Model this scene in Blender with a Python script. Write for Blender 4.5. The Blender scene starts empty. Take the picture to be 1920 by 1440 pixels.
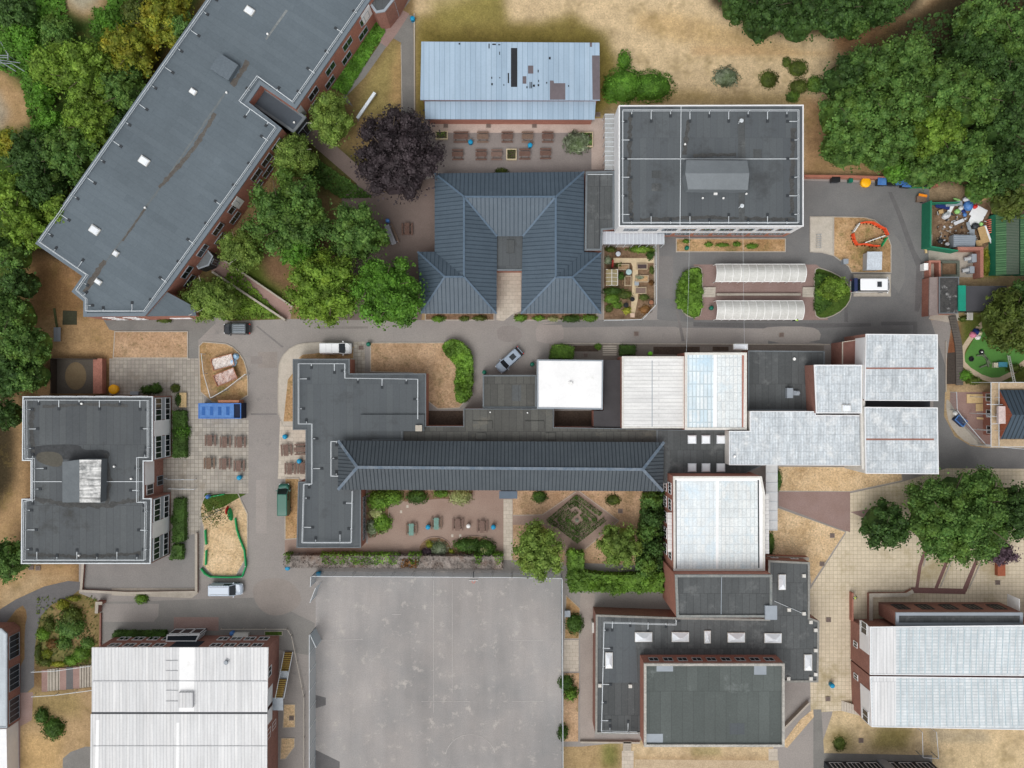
import bpy, math, random
import numpy as np
from mathutils import Vector, Matrix
R = math.radians
rnd = random.Random(7)
scene = bpy.context.scene
col = scene.collection
# ---------------------------------------------------------------- camera, sky, sun, exposure
CAMH = 125.0          # drone height in metres, looking straight down
PXM = 12.0            # photo pixels per metre at ground level
cam = bpy.data.cameras.new('camera'); camo = bpy.data.objects.new('camera', cam); col.objects.link(camo)
camo.location = (0, 0, CAMH); camo.rotation_euler = (0, 0, 0)
cam.sensor_fit = 'HORIZONTAL'; cam.sensor_width = 36.0; cam.lens = 18.0 / (80.0 / CAMH)
cam.clip_start = 1.0; cam.clip_end = 3000
scene.camera = camo
SUN_EL, SUN_AZ = 58, 205       # high summer sun behind thin cloud, from the south-south-west
w = bpy.data.worlds.new('World'); scene.world = w; w.use_nodes = True
nt = w.node_tree; nt.nodes.clear()
sky = nt.nodes.new('ShaderNodeTexSky'); sky.sky_type = 'NISHITA'; sky.sun_disc = False
sky.sun_elevation = R(SUN_EL); sky.sun_rotation = R(SUN_AZ); sky.dust_density = 4.0; sky.air_density = 1.0
hs = nt.nodes.new('ShaderNodeHueSaturation'); hs.inputs['Saturation'].default_value = 0.12
bg = nt.nodes.new('ShaderNodeBackground'); bg.inputs['Strength'].default_value = 0.15
wo = nt.nodes.new('ShaderNodeOutputWorld')
nt.links.new(sky.outputs[0], hs.inputs['Color']); nt.links.new(hs.outputs[0], bg.inputs[0]); nt.links.new(bg.outputs[0], wo.inputs[0])
sl = bpy.data.lights.new('sun', 'SUN'); sl.energy = 0.8; sl.angle = R(40); sl.color = (1.0, 0.965, 0.92)
so = bpy.data.objects.new('sun', sl); col.objects.link(so); so.location = (0, 0, 300)
az = R(SUN_AZ); el = R(SUN_EL)
dirv = Vector((math.sin(az) * math.cos(el), math.cos(az) * math.cos(el), math.sin(el)))
so.rotation_euler = dirv.to_track_quat('Z', 'Y').to_euler()
scene.view_settings.view_transform = 'Standard'; scene.view_settings.look = 'None'
scene.view_settings.gamma = 1.0; scene.view_settings.exposure = 0.12
scene.render.engine = 'CYCLES'

# ---------------------------------------------------------------- helpers
def W(px, py, z=0.0):
    "where a point of height z stands that the photo shows at px,py"
    k = (CAMH - z) / CAMH
    return Vector(((px - 960) / PXM * k, (720 - py) / PXM * k, z))
def W2(poly, z=0.0): return [W(x, y, z).to_2d() for x, y in poly]
def lin(c):
    return tuple(((v / 255) / 12.92 if v / 255 <= 0.04045 else ((v / 255 + 0.055) / 1.055) ** 2.4) for v in c) + (1.0,)
def area(p):
    return 0.5 * sum(p[i][0] * p[(i + 1) % len(p)][1] - p[(i + 1) % len(p)][0] * p[i][1] for i in range(len(p)))
def ccw(p):
    p = [Vector((q[0], q[1])) for q in p]
    return p if area(p) > 0 else p[::-1]
def inset(p, d):
    "offset a ccw polygon inwards by d"
    n = len(p); out = []
    for i in range(n):
        a, b, c = p[i - 1], p[i], p[(i + 1) % n]
        e1 = (b - a).normalized(); e2 = (c - b).normalized()
        n1 = Vector((-e1.y, e1.x)); n2 = Vector((-e2.y, e2.x))
        m = n1 + n2
        if m.length < 1e-5: out.append(b + n1 * d); continue
        m.normalize(); s = d / max(0.35, m.dot(n1))
        out.append(b + m * s)
    return out
def smooth(p, k=2, closed=True):
    for _ in range(k):
        q = []; n = len(p)
        rng = range(n) if closed else range(n - 1)
        if not closed: q.append(p[0])
        for i in rng:
            a, b = p[i], p[(i + 1) % n]
            q.append((a[0] * .75 + b[0] * .25, a[1] * .75 + b[1] * .25)); q.append((a[0] * .25 + b[0] * .75, a[1] * .25 + b[1] * .75))
        if not closed: q.append(p[-1])
        p = q
    return p
def ell(cx, cy, rx, ry=None, n=24, rot=0):
    ry = ry or rx; c, s = math.cos(rot), math.sin(rot); o = []
    for i in range(n):
        a = 2 * math.pi * i / n; x, y = rx * math.cos(a), ry * math.sin(a)
        o.append((cx + x * c - y * s, cy + x * s + y * c))
    return o
def rect(x0, y0, x1, y1): return [(x0, y0), (x1, y0), (x1, y1), (x0, y1)]

ORG = {}
def tag(o, label=None, cat=None, group=None, kind=None):
    if label: o['label'] = label
    if cat: o['category'] = cat
    if group: o['group'] = group
    if kind: o['kind'] = kind
    return o
def thing(name, label, cat, loc, group=None, rz=0.0):
    o = bpy.data.objects.new(name, None); col.objects.link(o)
    o.location = loc; o.rotation_euler = (0, 0, rz); o.empty_display_size = .3
    ORG[o.name] = Vector(loc) if rz == 0 else Vector((0, 0, 0))
    return tag(o, label, cat, group)
class MB:
    def __init__(s): s.v = []; s.f = []; s.m = []
    def poly(s, pts, m=0):
        b = len(s.v); s.v += [tuple(p) for p in pts]; s.f.append(tuple(range(b, b + len(pts)))); s.m.append(m)
    def prism(s, p, z0, z1, m=0, top=True, bottom=False, mt=None):
        p = ccw(p); n = len(p); b = len(s.v)
        s.v += [(q[0], q[1], z0) for q in p] + [(q[0], q[1], z1) for q in p]
        for i in range(n):
            j = (i + 1) % n; s.f.append((b + i, b + j, b + n + j, b + n + i)); s.m.append(m)
        if top: s.f.append(tuple(range(b + n, b + 2 * n))); s.m.append(m if mt is None else mt)
        if bottom: s.f.append(tuple(range(b + n - 1, b - 1, -1))); s.m.append(m)
        return s
    def ring(s, p, d, z0, z1, m=0):
        "a kerb or parapet: outer polygon p, width d inwards"
        p = ccw(p); q = inset(p, d); n = len(p); b = len(s.v)
        s.v += [(a[0], a[1], z0) for a in p] + [(a[0], a[1], z1) for a in p] + [(a[0], a[1], z1) for a in q] + [(a[0], a[1], z0) for a in q]
        for i in range(n):
            j = (i + 1) % n
            for k in range(3):
                s.f.append((b + k * n + i, b + k * n + j, b + (k + 1) * n + j, b + (k + 1) * n + i)); s.m.append(m)
        return s
    def strip(s, path, wd, z0, z1, m=0):
        "open wall of width wd following a 2d path"
        P = [Vector((q[0], q[1])) for q in path]; n = len(P); L = []; Rr = []
        for i in range(n):
            e1 = (P[i] - P[i - 1]).normalized() if i else (P[1] - P[0]).normalized()
            e2 = (P[i + 1] - P[i]).normalized() if i < n - 1 else e1
            t = (e1 + e2); t = t.normalized() if t.length > 1e-5 else e1
            nn = Vector((-t.y, t.x)); sc = wd / 2 / max(.4, nn.dot(Vector((-e1.y, e1.x))))
            L.append(P[i] + nn * sc); Rr.append(P[i] - nn * sc)
        b = len(s.v)
        for i in range(n):
            s.v += [(L[i].x, L[i].y, z0), (L[i].x, L[i].y, z1), (Rr[i].x, Rr[i].y, z1), (Rr[i].x, Rr[i].y, z0)]
        for i in range(n - 1):
            for k in range(3):
                s.f.append((b + 4 * i + k, b + 4 * i + k + 1, b + 4 * i + 5 + k, b + 4 * i + 4 + k)); s.m.append(m)
        s.f.append((b, b + 3, b + 2, b + 1)); s.m.append(m); e = b + 4 * (n - 1); s.f.append((e, e + 1, e + 2, e + 3)); s.m.append(m)
        return s
    def box(s, c, d, rz=0.0, m=0, rot=None):
        M4 = (rot if rot is not None else Matrix.Rotation(rz, 3, 'Z')); b = len(s.v)
        for x in (-.5, .5):
            for y in (-.5, .5):
                for z in (-.5, .5):
                    s.v.append(tuple(Vector(c) + M4 @ Vector((x * d[0], y * d[1], z * d[2]))))
        for f in ((0, 1, 3, 2), (4, 6, 7, 5), (0, 4, 5, 1), (2, 3, 7, 6), (0, 2, 6, 4), (1, 5, 7, 3)):
            s.f.append(tuple(b + i for i in f)); s.m.append(m)
        return s
    def bar(s, a, b_, w_, h_, m=0):
        a = Vector(a); b_ = Vector(b_); d = b_ - a; L = d.length
        if L < 1e-5: return s
        q = d.to_track_quat('X', 'Z').to_matrix()
        return s.box((a + b_) / 2, (L, w_, h_), m=m, rot=q)
    def tube(s, pts, r0, r1=None, n=8, m=0, cap=True):
        r1 = r0 if r1 is None else r1; pts = [Vector(p) for p in pts]; k = len(pts); base = len(s.v)
        for i, p in enumerate(pts):
            d = (pts[min(i + 1, k - 1)] - pts[max(i - 1, 0)]).normalized()
            q = d.to_track_quat('Z', 'Y'); r = r0 + (r1 - r0) * i / max(1, k - 1)
            for j in range(n):
                a = 2 * math.pi * j / n; s.v.append(tuple(p + q @ Vector((r * math.cos(a), r * math.sin(a), 0))))
        for i in range(k - 1):
            for j in range(n):
                s.f.append((base + i * n + j, base + i * n + (j + 1) % n, base + (i + 1) * n + (j + 1) % n, base + (i + 1) * n + j)); s.m.append(m)
        if cap:
            s.f.append(tuple(range(base + n - 1, base - 1, -1))); s.m.append(m)
            s.f.append(tuple(range(base + (k - 1) * n, base + k * n))); s.m.append(m)
        return s
    def lathe(s, c, prof, n=16, m=0, sx=1, sy=1):
        b = len(s.v); c = Vector(c); k = len(prof)
        for r, z in prof:
            for j in range(n):
                a = 2 * math.pi * j / n; s.v.append((c.x + r * sx * math.cos(a), c.y + r * sy * math.sin(a), c.z + z))
        for i in range(k - 1):
            for j in range(n):
                s.f.append((b + i * n + j, b + i * n + (j + 1) % n, b + (i + 1) * n + (j + 1) % n, b + (i + 1) * n + j)); s.m.append(m)
        s.f.append(tuple(range(b + (k - 1) * n, b + k * n))); s.m.append(m)
        return s
    def build(s, name, mats, parent=None, label=None, smooth_=False, loc=None):
        if not isinstance(mats, (list, tuple)): mats = [mats]
        me = bpy.data.meshes.new(name)
        o3 = ORG.get(parent.name, Vector((0, 0, 0))) if parent else Vector((0, 0, 0))
        if loc is not None: o3 = Vector(loc)
        me.from_pydata([(v[0] - o3.x, v[1] - o3.y, v[2] - o3.z) for v in s.v], [], s.f)
        for m in mats: me.materials.append(m)
        me.polygons.foreach_set('material_index', s.m)
        if smooth_: me.polygons.foreach_set('use_smooth', [True] * len(s.f))
        me.update()
        o = bpy.data.objects.new(name, me); col.objects.link(o)
        if parent: o.parent = parent
        if loc is not None: o.location = loc
        ORG[o.name] = o3
        if label: o['label'] = label
        return o
KIDS = {}
def copy_tree(o, parent=None):
    c = o.copy(); col.objects.link(c)
    if parent: c.parent = parent
    ORG[c.name] = ORG.get(o.name, Vector((0, 0, 0)))
    for ch in list(o.children): copy_tree(ch, c)
    return c

# ---------------------------------------------------------------- materials
class NT:
    def __init__(s, name):
        s.m = bpy.data.materials.new(name); s.m.use_nodes = True; s.t = s.m.node_tree; s.n = s.t.nodes
        s.b = s.n['Principled BSDF']; s._pos = None
    def new(s, k, **kw):
        n = s.n.new(k)
        for a, v in kw.items(): setattr(n, a, v)
        return n
    def ln(s, a, b): s.t.links.new(a, b)
    def pos(s, rot=0.0, scale=(1, 1, 1)):
        g = s.new('ShaderNodeNewGeometry'); mp = s.new('ShaderNodeMapping')
        mp.vector_type = 'TEXTURE' if False else 'POINT'
        mp.inputs['Rotation'].default_value = (0, 0, rot); mp.inputs['Scale'].default_value = scale
        s.ln(g.outputs['Position'], mp.inputs['Vector']); return mp.outputs[0]
    def noise(s, vec, scale, detail=3, rough=.55, lo=.35, hi=.65):
        n = s.new('ShaderNodeTexNoise'); n.inputs['Scale'].default_value = scale; n.inputs['Detail'].default_value = detail
        n.inputs['Roughness'].default_value = rough; s.ln(vec, n.inputs['Vector'])
        r = s.new('ShaderNodeMapRange'); r.inputs['From Min'].default_value = lo; r.inputs['From Max'].default_value = hi
        s.ln(n.outputs['Fac'], r.inputs['Value']); return r.outputs[0]
    def mix(s, a, b, fac, mode='MIX'):
        n = s.new('ShaderNodeMix'); n.data_type = 'RGBA'; n.blend_type = mode; n.clamp_factor = True
        for sock, v in ((n.inputs[6], a), (n.inputs[7], b), (n.inputs[0], fac)):
            if hasattr(v, 'links'): s.ln(v, sock)
            else: sock.default_value = v
        return n.outputs[2]
    def mul(s, colr, val, amt):
        "darken/lighten colour by a 0..1 value with strength amt"
        r = s.new('ShaderNodeMapRange'); r.inputs['To Min'].default_value = 1 - amt; r.inputs['To Max'].default_value = 1 + amt * .6
        s.ln(val, r.inputs['Value']); return s.mix(colr, r.outputs[0], 1.0, 'MULTIPLY')
    def out(s, c, rough=.85, spec=.3, metal=0.0, bump=None, bs=.3, bd=.05):
        if hasattr(c, 'links'): s.ln(c, s.b.inputs['Base Color'])
        else: s.b.inputs['Base Color'].default_value = c
        s.b.inputs['Roughness'].default_value = rough; s.b.inputs['Metallic'].default_value = metal
        s.b.inputs['Specular IOR Level'].default_value = spec
        if bump is not None:
            bn = s.new('ShaderNodeBump'); bn.inputs['Strength'].default_value = bs; bn.inputs['Distance'].default_value = bd
            s.ln(bump, bn.inputs['Height']); s.ln(bn.outputs[0], s.b.inputs['Normal'])
        return s.m
MC = {}
def M(name, c, c2=None, var=.5, scale=.25, fine=.12, fs=4.0, large=.1, rough=.85, spec=.3, metal=0.0, streak=None, rot=0.0, patches=None):
    if name in MC: return MC[name]
    t = NT(name); p = t.pos(rot)
    base = lin(c); v = t.noise(p, scale, 5, .65)
    if c2: colr = t.mix(base, lin(c2), t.noise(p, scale, 6, .7, .5 - .25 * (1.05 - var), .5 + .35 * (1.3 - var)))
    else: colr = t.mul(base, v, .08)
    if large: colr = t.mul(colr, t.noise(p, .045, 3), large)
    if streak:  # (sx, sy, amount)
        colr = t.mul(colr, t.noise(t.pos(rot, (streak[0], streak[1], 1)), 1.0, 3, .6), streak[2])
    if patches: # dark worn stains
        colr = t.mix(colr, lin(patches[0]), t.noise(p, patches[1], 6, .72, patches[2], patches[2] + .14))
    if fine: colr = t.mul(colr, t.noise(p, fs, 2, .7), fine)
    MC[name] = t.out(colr, rough, spec, metal); return MC[name]
def MG(name, c1, c2, cm, bw, bh, mort=.02, off=0.5, rot=0.0, large=.1, fine=.08, stain=None, rough=.85, spec=.3, metal=0.0, streak=None, bump=0, bias=0.0, fs=4.0, squash=1.0):
    "slab / sheet / felt-strip surface: brick texture in world metres with wear over it"
    if name in MC: return MC[name]
    t = NT(name); p = t.pos(rot); b = t.new('ShaderNodeTexBrick'); b.offset = off; b.squash = squash
    b.inputs['Color1'].default_value = lin(c1); b.inputs['Color2'].default_value = lin(c2); b.inputs['Mortar'].default_value = lin(cm)
    b.inputs['Scale'].default_value = 1.0; b.inputs['Brick Width'].default_value = bw; b.inputs['Row Height'].default_value = bh
    b.inputs['Mortar Size'].default_value = mort; b.inputs['Mortar Smooth'].default_value = .3; b.inputs['Bias'].default_value = bias
    t.ln(p, b.inputs['Vector']); c = b.outputs['Color']
    if large: c = t.mul(c, t.noise(p, .07, 4, .6), large)
    if streak: c = t.mul(c, t.noise(t.pos(rot, (streak[0], streak[1], 1)), 1.0, 4, .65), streak[2])
    if stain: c = t.mix(c, lin(stain[0]), t.noise(p, stain[1], 6, .7, stain[2], stain[2] + .16))
    if fine: c = t.mul(c, t.noise(p, fs, 2, .7), fine)
    MC[name] = t.out(c, rough, spec, metal, bump=b.outputs['Fac'] if bump else None, bs=bump); return MC[name]
def MF(name, c1, c2, c3=None, rough=.6, spec=.25, trans=.2, dk=(.70, .77, .68)):
    "foliage: each leaf its own tone, clumps of a second hue"
    if name in MC: return MC[name]
    t = NT(name); g = t.new('ShaderNodeNewGeometry'); p = t.pos()
    lf = lambda q: tuple(a * b for a, b in zip(lin(q), dk + (1,)))
    c = t.mix(lf(c1), lf(c2), g.outputs['Random Per Island'])
    if c3: c = t.mix(c, lf(c3), t.noise(p, .35, 4, .7, .48, .68))
    c = t.mul(c, t.noise(p, .5, 4, .6, .35, .65), .42); c = t.mul(c, t.noise(p, .12, 3, .6, .35, .65), .2)
    m = t.out(c, rough, spec); tb = t.new('ShaderNodeBsdfTranslucent'); mx = t.new('ShaderNodeMixShader'); mx.inputs[0].default_value = trans
    t.ln(c, tb.inputs['Color']); o = t.n['Material Output']
    t.ln(t.b.outputs[0], mx.inputs[1]); t.ln(tb.outputs[0], mx.inputs[2]); t.ln(mx.outputs[0], o.inputs['Surface'])
    MC[name] = m; return m
def glassy(name, c, rough=.12):
    if name in MC: return MC[name]
    t = NT(name); MC[name] = t.out(lin(c), rough, .6); return MC[name]

# surfaces
asph = M('asphalt_worn', (150, 144, 139), (134, 129, 126), .5, .18, .1, 5, .12, patches=((116, 113, 112), .3, .62))
asphd = M('asphalt_dark', (118, 117, 116), (104, 104, 104), .5, .3, .1, 5, .12)
asphp = M('asphalt_path', (128, 126, 122), (110, 109, 106), .5, .4, .1, 5, .1)
pitchm = M('pitch_asphalt', (160, 155, 152), (138, 138, 138), .6, .07, .1, 6, .14, streak=(.35, .05, .08), patches=((176, 170, 164), .5, .56))
newasph = M('black_patching', (104, 102, 102), (92, 91, 92), .5, .8, .1, 5, .05)
slabg = MG('grey_slabs', (176, 169, 158), (156, 150, 141), (118, 112, 104), .62, .62, .03, 0.0, large=.12, stain=((140, 130, 116), .3, .55))
slabb = MG('buff_slabs', (208, 195, 172), (198, 185, 162), (160, 146, 122), .62, .62, .025, 0.0, large=.12, stain=((164, 150, 118), .13, .52))
slabl = MG('pale_slabs', (196, 186, 172), (182, 172, 158), (150, 140, 128), .9, .6, .02, .5, large=.08)
redb = M('red_block_paving', (148, 126, 120), (136, 112, 104), .5, .5, .12, 6, .08)
redb2 = M('pink_block_paving', (156, 130, 122), (140, 112, 104), .5, .5, .12, 6, .08)
brownp = M('brown_block_paving', (152, 132, 120), (140, 118, 106), .5, .3, .1, 6, .1)
maroon = M('maroon_tiles', (124, 92, 88), (110, 80, 78), .5, 1, .12, 5)
conc = M('concrete', (176, 168, 156), (156, 148, 136), .5, .7, .1, 5)
concl = M('pale_concrete', (192, 184, 172), (176, 168, 154), .5, .7, .1, 5)
kerbm = M('kerb_concrete', (178, 170, 158), (156, 148, 138), .5, 1.2, .1, 5)
def grassm(name, a, b, c, d=None, s=.3):
    if name in MC: return MC[name]
    t = NT(name); p = t.pos()
    x = t.mix(lin(a), lin(b), t.noise(p, s, 6, .7, .4, .6)); x = t.mix(x, lin(c), t.noise(p, s * .7, 6, .75, .52, .66))
    if d: x = t.mix(x, lin(d), t.noise(p, 1.6, 4, .8, .6, .68))
    x = t.mix(x, lin((104, 92, 62)), t.noise(p, 3.0, 4, .8, .6, .72)); x = t.mul(x, t.noise(p, 3.5, 3, .8), .3); x = t.mul(x, t.noise(p, .08, 2), .1)
    MC[name] = t.out(x, .95, .1, bump=t.noise(p, 5, 3, .8, 0, 1), bs=.5, bd=.06); return MC[name]
g_straw = grassm('straw_grass', (214, 188, 152), (198, 170, 132), (176, 148, 110), (124, 114, 76))
g_orange = grassm('parched_lawn', (190, 160, 130), (170, 140, 110), (148, 126, 96), (118, 114, 78))
g_mixed = grassm('patchy_lawn', (188, 156, 118), (162, 130, 92), (130, 118, 74), (102, 106, 58))
g_green = grassm('green_grass', (78, 100, 44), (66, 88, 34), (104, 108, 54), (56, 74, 28))
g_soil = grassm('bare_soil', (136, 112, 90), (112, 90, 70), (92, 74, 56), (150, 126, 100))
g_turf = M('artificial_turf', (84, 134, 62), (76, 122, 56), .5, .4, .1, 5, .08)
soil = M('dark_soil', (84, 70, 60), (66, 56, 48), .5, .8, .25, 3)
# roofs and walls
brick = M('red_brick', (168, 116, 100), (148, 100, 88), .5, .9, .18, 5, .1)
brickd = M('dark_red_brick', (152, 110, 98), (134, 96, 86), .5, .9, .18, 5, .1)
felt_l = MG('slate_blue_felt', (97, 107, 114), (92, 102, 109), (84, 94, 101), 9.0, 1.0, .02, .4, rot=R(33.5), large=.13, fine=.07, stain=((94, 104, 112), .25, .6))
felt_d = MG('dark_felt', (88, 92, 94), (80, 84, 87), (70, 73, 75), 1.0, 9.0, .03, .4, large=.12, fine=.07, stain=((66, 67, 66), .22, .56))
felt_g = MG('grey_felt', (90, 95, 98), (83, 88, 92), (75, 79, 82), 1.0, 12.0, .02, .3, large=.08, fine=.06, stain=((72, 75, 77), .22, .54))
felt_o = MG('old_stained_felt', (92, 92, 88), (80, 80, 77), (66, 66, 64), 1.1, 3.6, .04, .4, large=.15, fine=.1, stain=((112, 108, 98), .3, .58))
felt_x = MG('weathered_black_felt', (90, 93, 94), (79, 82, 83), (64, 66, 66), 1.0, 5.0, .03, .5, large=.18, fine=.1, stain=((108, 110, 110), .35, .56))
felt_gr = MG('green_grey_felt', (92, 98, 96), (84, 90, 88), (72, 77, 75), 1.6, 9.0, .03, .4, large=.14, fine=.1, stain=((118, 124, 122), .3, .6))
feltedge = M('felt_upstand', (112, 118, 122), (96, 102, 106), .5, .6, .1, 5)
steelblue = M('blue_standing_seam', (75, 89, 101), (66, 80, 92), .5, .5, .09, 4, .14, rough=.5, spec=.4, metal=.0)
seam = M('seam_dark_blue', (56, 70, 82), (52, 64, 76), .5, 1, .05)  # darker blue of the raised seam ribs
seamg = M('seam_dark_grey', (46, 52, 58), None, .5, 1, .05)
steelgrey = M('dark_grey_standing_seam', (72, 80, 86), (62, 70, 77), .5, .5, .1, 4, .14, rough=.5, spec=.4)
ridgeblue = M('blue_ridge_flashing', (88, 104, 120), (126, 134, 142), .6, .8, .12, 5, rough=.5)
skyblue = MG('pale_blue_zinc', (162, 182, 200), (150, 171, 190), (120, 142, 162), .78, 30.0, .035, 0.0, large=.07, fine=.03, rough=.6, streak=(1.0, .12, .06))
darkpatch = M('exposed_dark_felt', (44, 46, 50), None, .5, 1, .1)
brownpatch = M('brown_bare_sheet', (112, 104, 108), (98, 90, 94), .5, 1, .08)
whitero = M('white_membrane', (240, 240, 240), (224, 225, 225), .5, .25, .04, 4, .05, rough=.6, patches=((216, 216, 213), .4, .62))
sheetw = MG('white_profiled_sheet', (222, 222, 220), (214, 214, 213), (190, 190, 189), 22.0, .55, .05, .3, large=.06, fine=.05, streak=(.25, 1.2, .1), stain=((200, 200, 196), .2, .6))
sheetv = MG('white_sheet_roof', (219, 219, 219), (211, 212, 213), (190, 191, 193), .5, 22.0, .05, .3, large=.05, fine=.04, streak=(1.6, .1, .12), stain=((206, 207, 208), .2, .62))
glaz = MG('blue_white_glazing', (204, 221, 230), (224, 230, 232), (182, 196, 202), .56, 1.9, .09, .0, large=.12, fine=.06, streak=(.9, .3, .1), stain=((190, 214, 228), .18, .5))
glaz2 = MG('pale_glazed_sheet', (216, 223, 225), (224, 227, 226), (200, 206, 208), .6, 1.3, .07, .0, large=.1, fine=.12, streak=(.8, .4, .08), stain=((200, 216, 224), .22, .55))
galv = MG('galvanised_sheet', (202, 208, 212), (193, 200, 205), (174, 182, 188), .42, 1.25, .05, 0.0, large=.1, fine=.14, streak=(2.2, .3, .2), stain=((214, 217, 218), .5, .52), fs=3)
galvb = MG('ribbed_daylight_sheet', (214, 218, 220), (200, 208, 212), (188, 196, 200), 1.15, .45, .08, 0.0, large=.06, fine=.06, streak=(1.2, .2, .12))
poly = M('hazy_polycarbonate', (206, 206, 202), (184, 184, 178), .5, .6, .08, 5, rough=.4)
white = M('white_paint', (232, 233, 234), (220, 222, 224), .5, 1, .03, 4, .04, rough=.5)
offw = M('off_white', (214, 212, 206), (196, 193, 186), .5, 1.5, .08, 4)
railm = M('galvanised_rail', (204, 210, 214), None, .5, 1, .03, 4, 0, rough=.45)
pad = M('rubber_pad', (58, 62, 66), None, .5, 1, .1)
alum = M('grey_aluminium', (150, 158, 166), (138, 146, 154), .5, 1, .05, rough=.4)
dgrey = M('dark_grey_metal', (52, 56, 62), (44, 48, 54), .5, 1, .06, rough=.5)
lgrey = M('light_grey_plaster', (176, 178, 180), (162, 164, 166), .5, 1, .06)
glass = glassy('window_glass', (26, 32, 40)); carglass = glassy('tinted_glass', (28, 36, 42), .08)
domeg = M('skylight_dome', (236, 240, 244), (222, 228, 234), .5, 2, .04, rough=.25, spec=.5)
wood = M('weathered_wood', (126, 106, 92), (104, 84, 72), .5, 2.5, .18, 9)
woodl = M('new_pine', (214, 188, 142), (198, 168, 120), .5, 2, .1, 5)
woodr = M('brown_stained_wood', (112, 88, 78), (94, 70, 62), .5, 2.5, .18, 9)
cyan = M('cyan_plastic', (20, 142, 186), None, .5, 1, .03, rough=.4); bluep = M('blue_plastic', (66, 112, 176), (92, 138, 196), .5, .9, .08, rough=.45)
teal = M('teal_plastic', (18, 104, 84), None, .5, 1, .05, rough=.4); yellow = M('yellow_plastic', (246, 178, 18), None, .5, 1, .04, rough=.4)
orange = M('orange_plastic', (226, 78, 38), (236, 100, 56), .5, 2, .08, rough=.5); redp = M('red_plastic', (196, 44, 40), None, .5, 1, .05, rough=.5)
green = M('green_netting', (44, 160, 96), (30, 140, 82), .5, 2, .12); black = M('black_rubber', (28, 29, 31), None, .5, 1, .1, rough=.7)
greens = MG('green_corrugated', (88, 126, 88), (80, 118, 82), (56, 92, 62), 30, .32, .07, .0, large=.1, fine=.08, stain=((96, 104, 92), .2, .62))
greenb = M('green_painted_board', (34, 116, 88), (44, 128, 98), .5, .8, .08); rust = M('rusty_steel', (158, 104, 78), (190, 140, 110), .5, 1.4, .15, 5)
limep = M('lime_plastic', (130, 220, 60), None, .5, 1, .04); whitep = M('white_plastic', (236, 236, 234), None, .5, 1, .02)
bark = M('bark', (96, 84, 70), (72, 62, 52), .5, 3, .2, 6); barkb = M('birch_bark', (206, 202, 190), (168, 162, 150), .5, 3, .15, 6)
# foliage
f_mid = MF('leaf_mid_green', (76, 112, 54), (122, 152, 82), (104, 128, 52), dk=(.80, .88, .74)); f_dark = MF('leaf_dark_green', (62, 92, 48), (98, 128, 66), (76, 104, 48))
f_lime = MF('leaf_lime_green', (108, 140, 50), (156, 184, 78), (132, 152, 52)); f_yel = MF('leaf_yellowing', (120, 134, 46), (176, 174, 66), (196, 172, 56))
f_bir = MF('leaf_birch', (118, 146, 66), (164, 184, 96), (136, 150, 66)); f_cop = MF('leaf_copper', (56, 48, 51), (82, 72, 76), (66, 56, 60), trans=.05, dk=(.85, .85, .85))
f_bri = MF('leaf_bright_green', (84, 130, 46), (128, 176, 70), (100, 146, 50), dk=(.78, .84, .72)); f_oli = MF('leaf_olive', (88, 104, 46), (124, 138, 64), (104, 108, 50), dk=(.66, .72, .66))
f_box = MF('hedge_green', (84, 122, 42), (138, 176, 70), (112, 148, 46), dk=(.8, .84, .8)); f_boxd = MF('hedge_dark', (66, 98, 40), (98, 130, 56), (80, 108, 44), dk=(.78, .84, .78))
f_gry = MF('leaf_silver', (130, 146, 116), (176, 186, 158), (112, 132, 88), dk=(.8, .8, .8)); f_var = MF('leaf_cream', (160, 172, 104), (204, 206, 150), (140, 156, 90), dk=(.8, .8, .8))
f_pur = MF('leaf_purple', (88, 70, 80), (116, 94, 106), (78, 64, 72), trans=.1, dk=(.8, .8, .8)); f_ygr = MF('leaf_gold', (150, 160, 48), (194, 194, 76), (130, 148, 50), dk=(.8, .8, .8))
f_twig = MF('dead_twig', (116, 106, 100), (176, 166, 158), (128, 104, 88), trans=0, dk=(.85, .85, .85)); f_brn = MF('leaf_brown', (142, 92, 56), (170, 120, 76), (110, 90, 50))
# ---------------------------------------------------------------- the ground: one sheet to the horizon, grass types by area
xs = np.concatenate([[-9000, -4000, -1800, -900], np.arange(-420, 2345, 8), [2800, 3700, 6000, 11000]]).astype(float)
ys = np.concatenate([[-9000, -4000, -1800, -900], np.arange(-420, 1865, 8), [2300, 3300, 5500, 10000]]).astype(float)
GX, GY = np.meshgrid(xs, ys)
def inpoly(poly, X, Y):
    r = np.zeros(X.shape, bool); n = len(poly)
    for i in range(n):
        x0, y0 = poly[i]; x1, y1 = poly[(i + 1) % n]
        if y0 == y1: continue
        r ^= ((y0 > Y) != (y1 > Y)) & (X < (x1 - x0) * (Y - y0) / (y1 - y0) + x0)
    return r
def blur(a, k):
    for _ in range(k):
        p = np.pad(a, ((1, 1), (1, 1), (0, 0)), 'edge') if a.ndim == 3 else np.pad(a, 1, 'edge')
        a = (p[:-2, 1:-1] + p[2:, 1:-1] + p[1:-1, :-2] + p[1:-1, 2:] + 2 * p[1:-1, 1:-1]) / 6
    return a
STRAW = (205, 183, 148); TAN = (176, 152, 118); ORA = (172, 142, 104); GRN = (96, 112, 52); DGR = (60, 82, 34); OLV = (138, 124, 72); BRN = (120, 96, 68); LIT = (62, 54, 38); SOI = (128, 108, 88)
gc = np.zeros(GX.shape + (3,)); gc[:] = lin(TAN)[:3]
def paint(poly, c, k=2, a=1.0):
    global gc
    m = blur(inpoly(poly, GX, GY).astype(float), k)[..., None] * a
    gc = gc * (1 - m) + np.array(lin(c)[:3]) * m
paint(rect(-300, -300, 520, 1300), BRN, 3)
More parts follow.
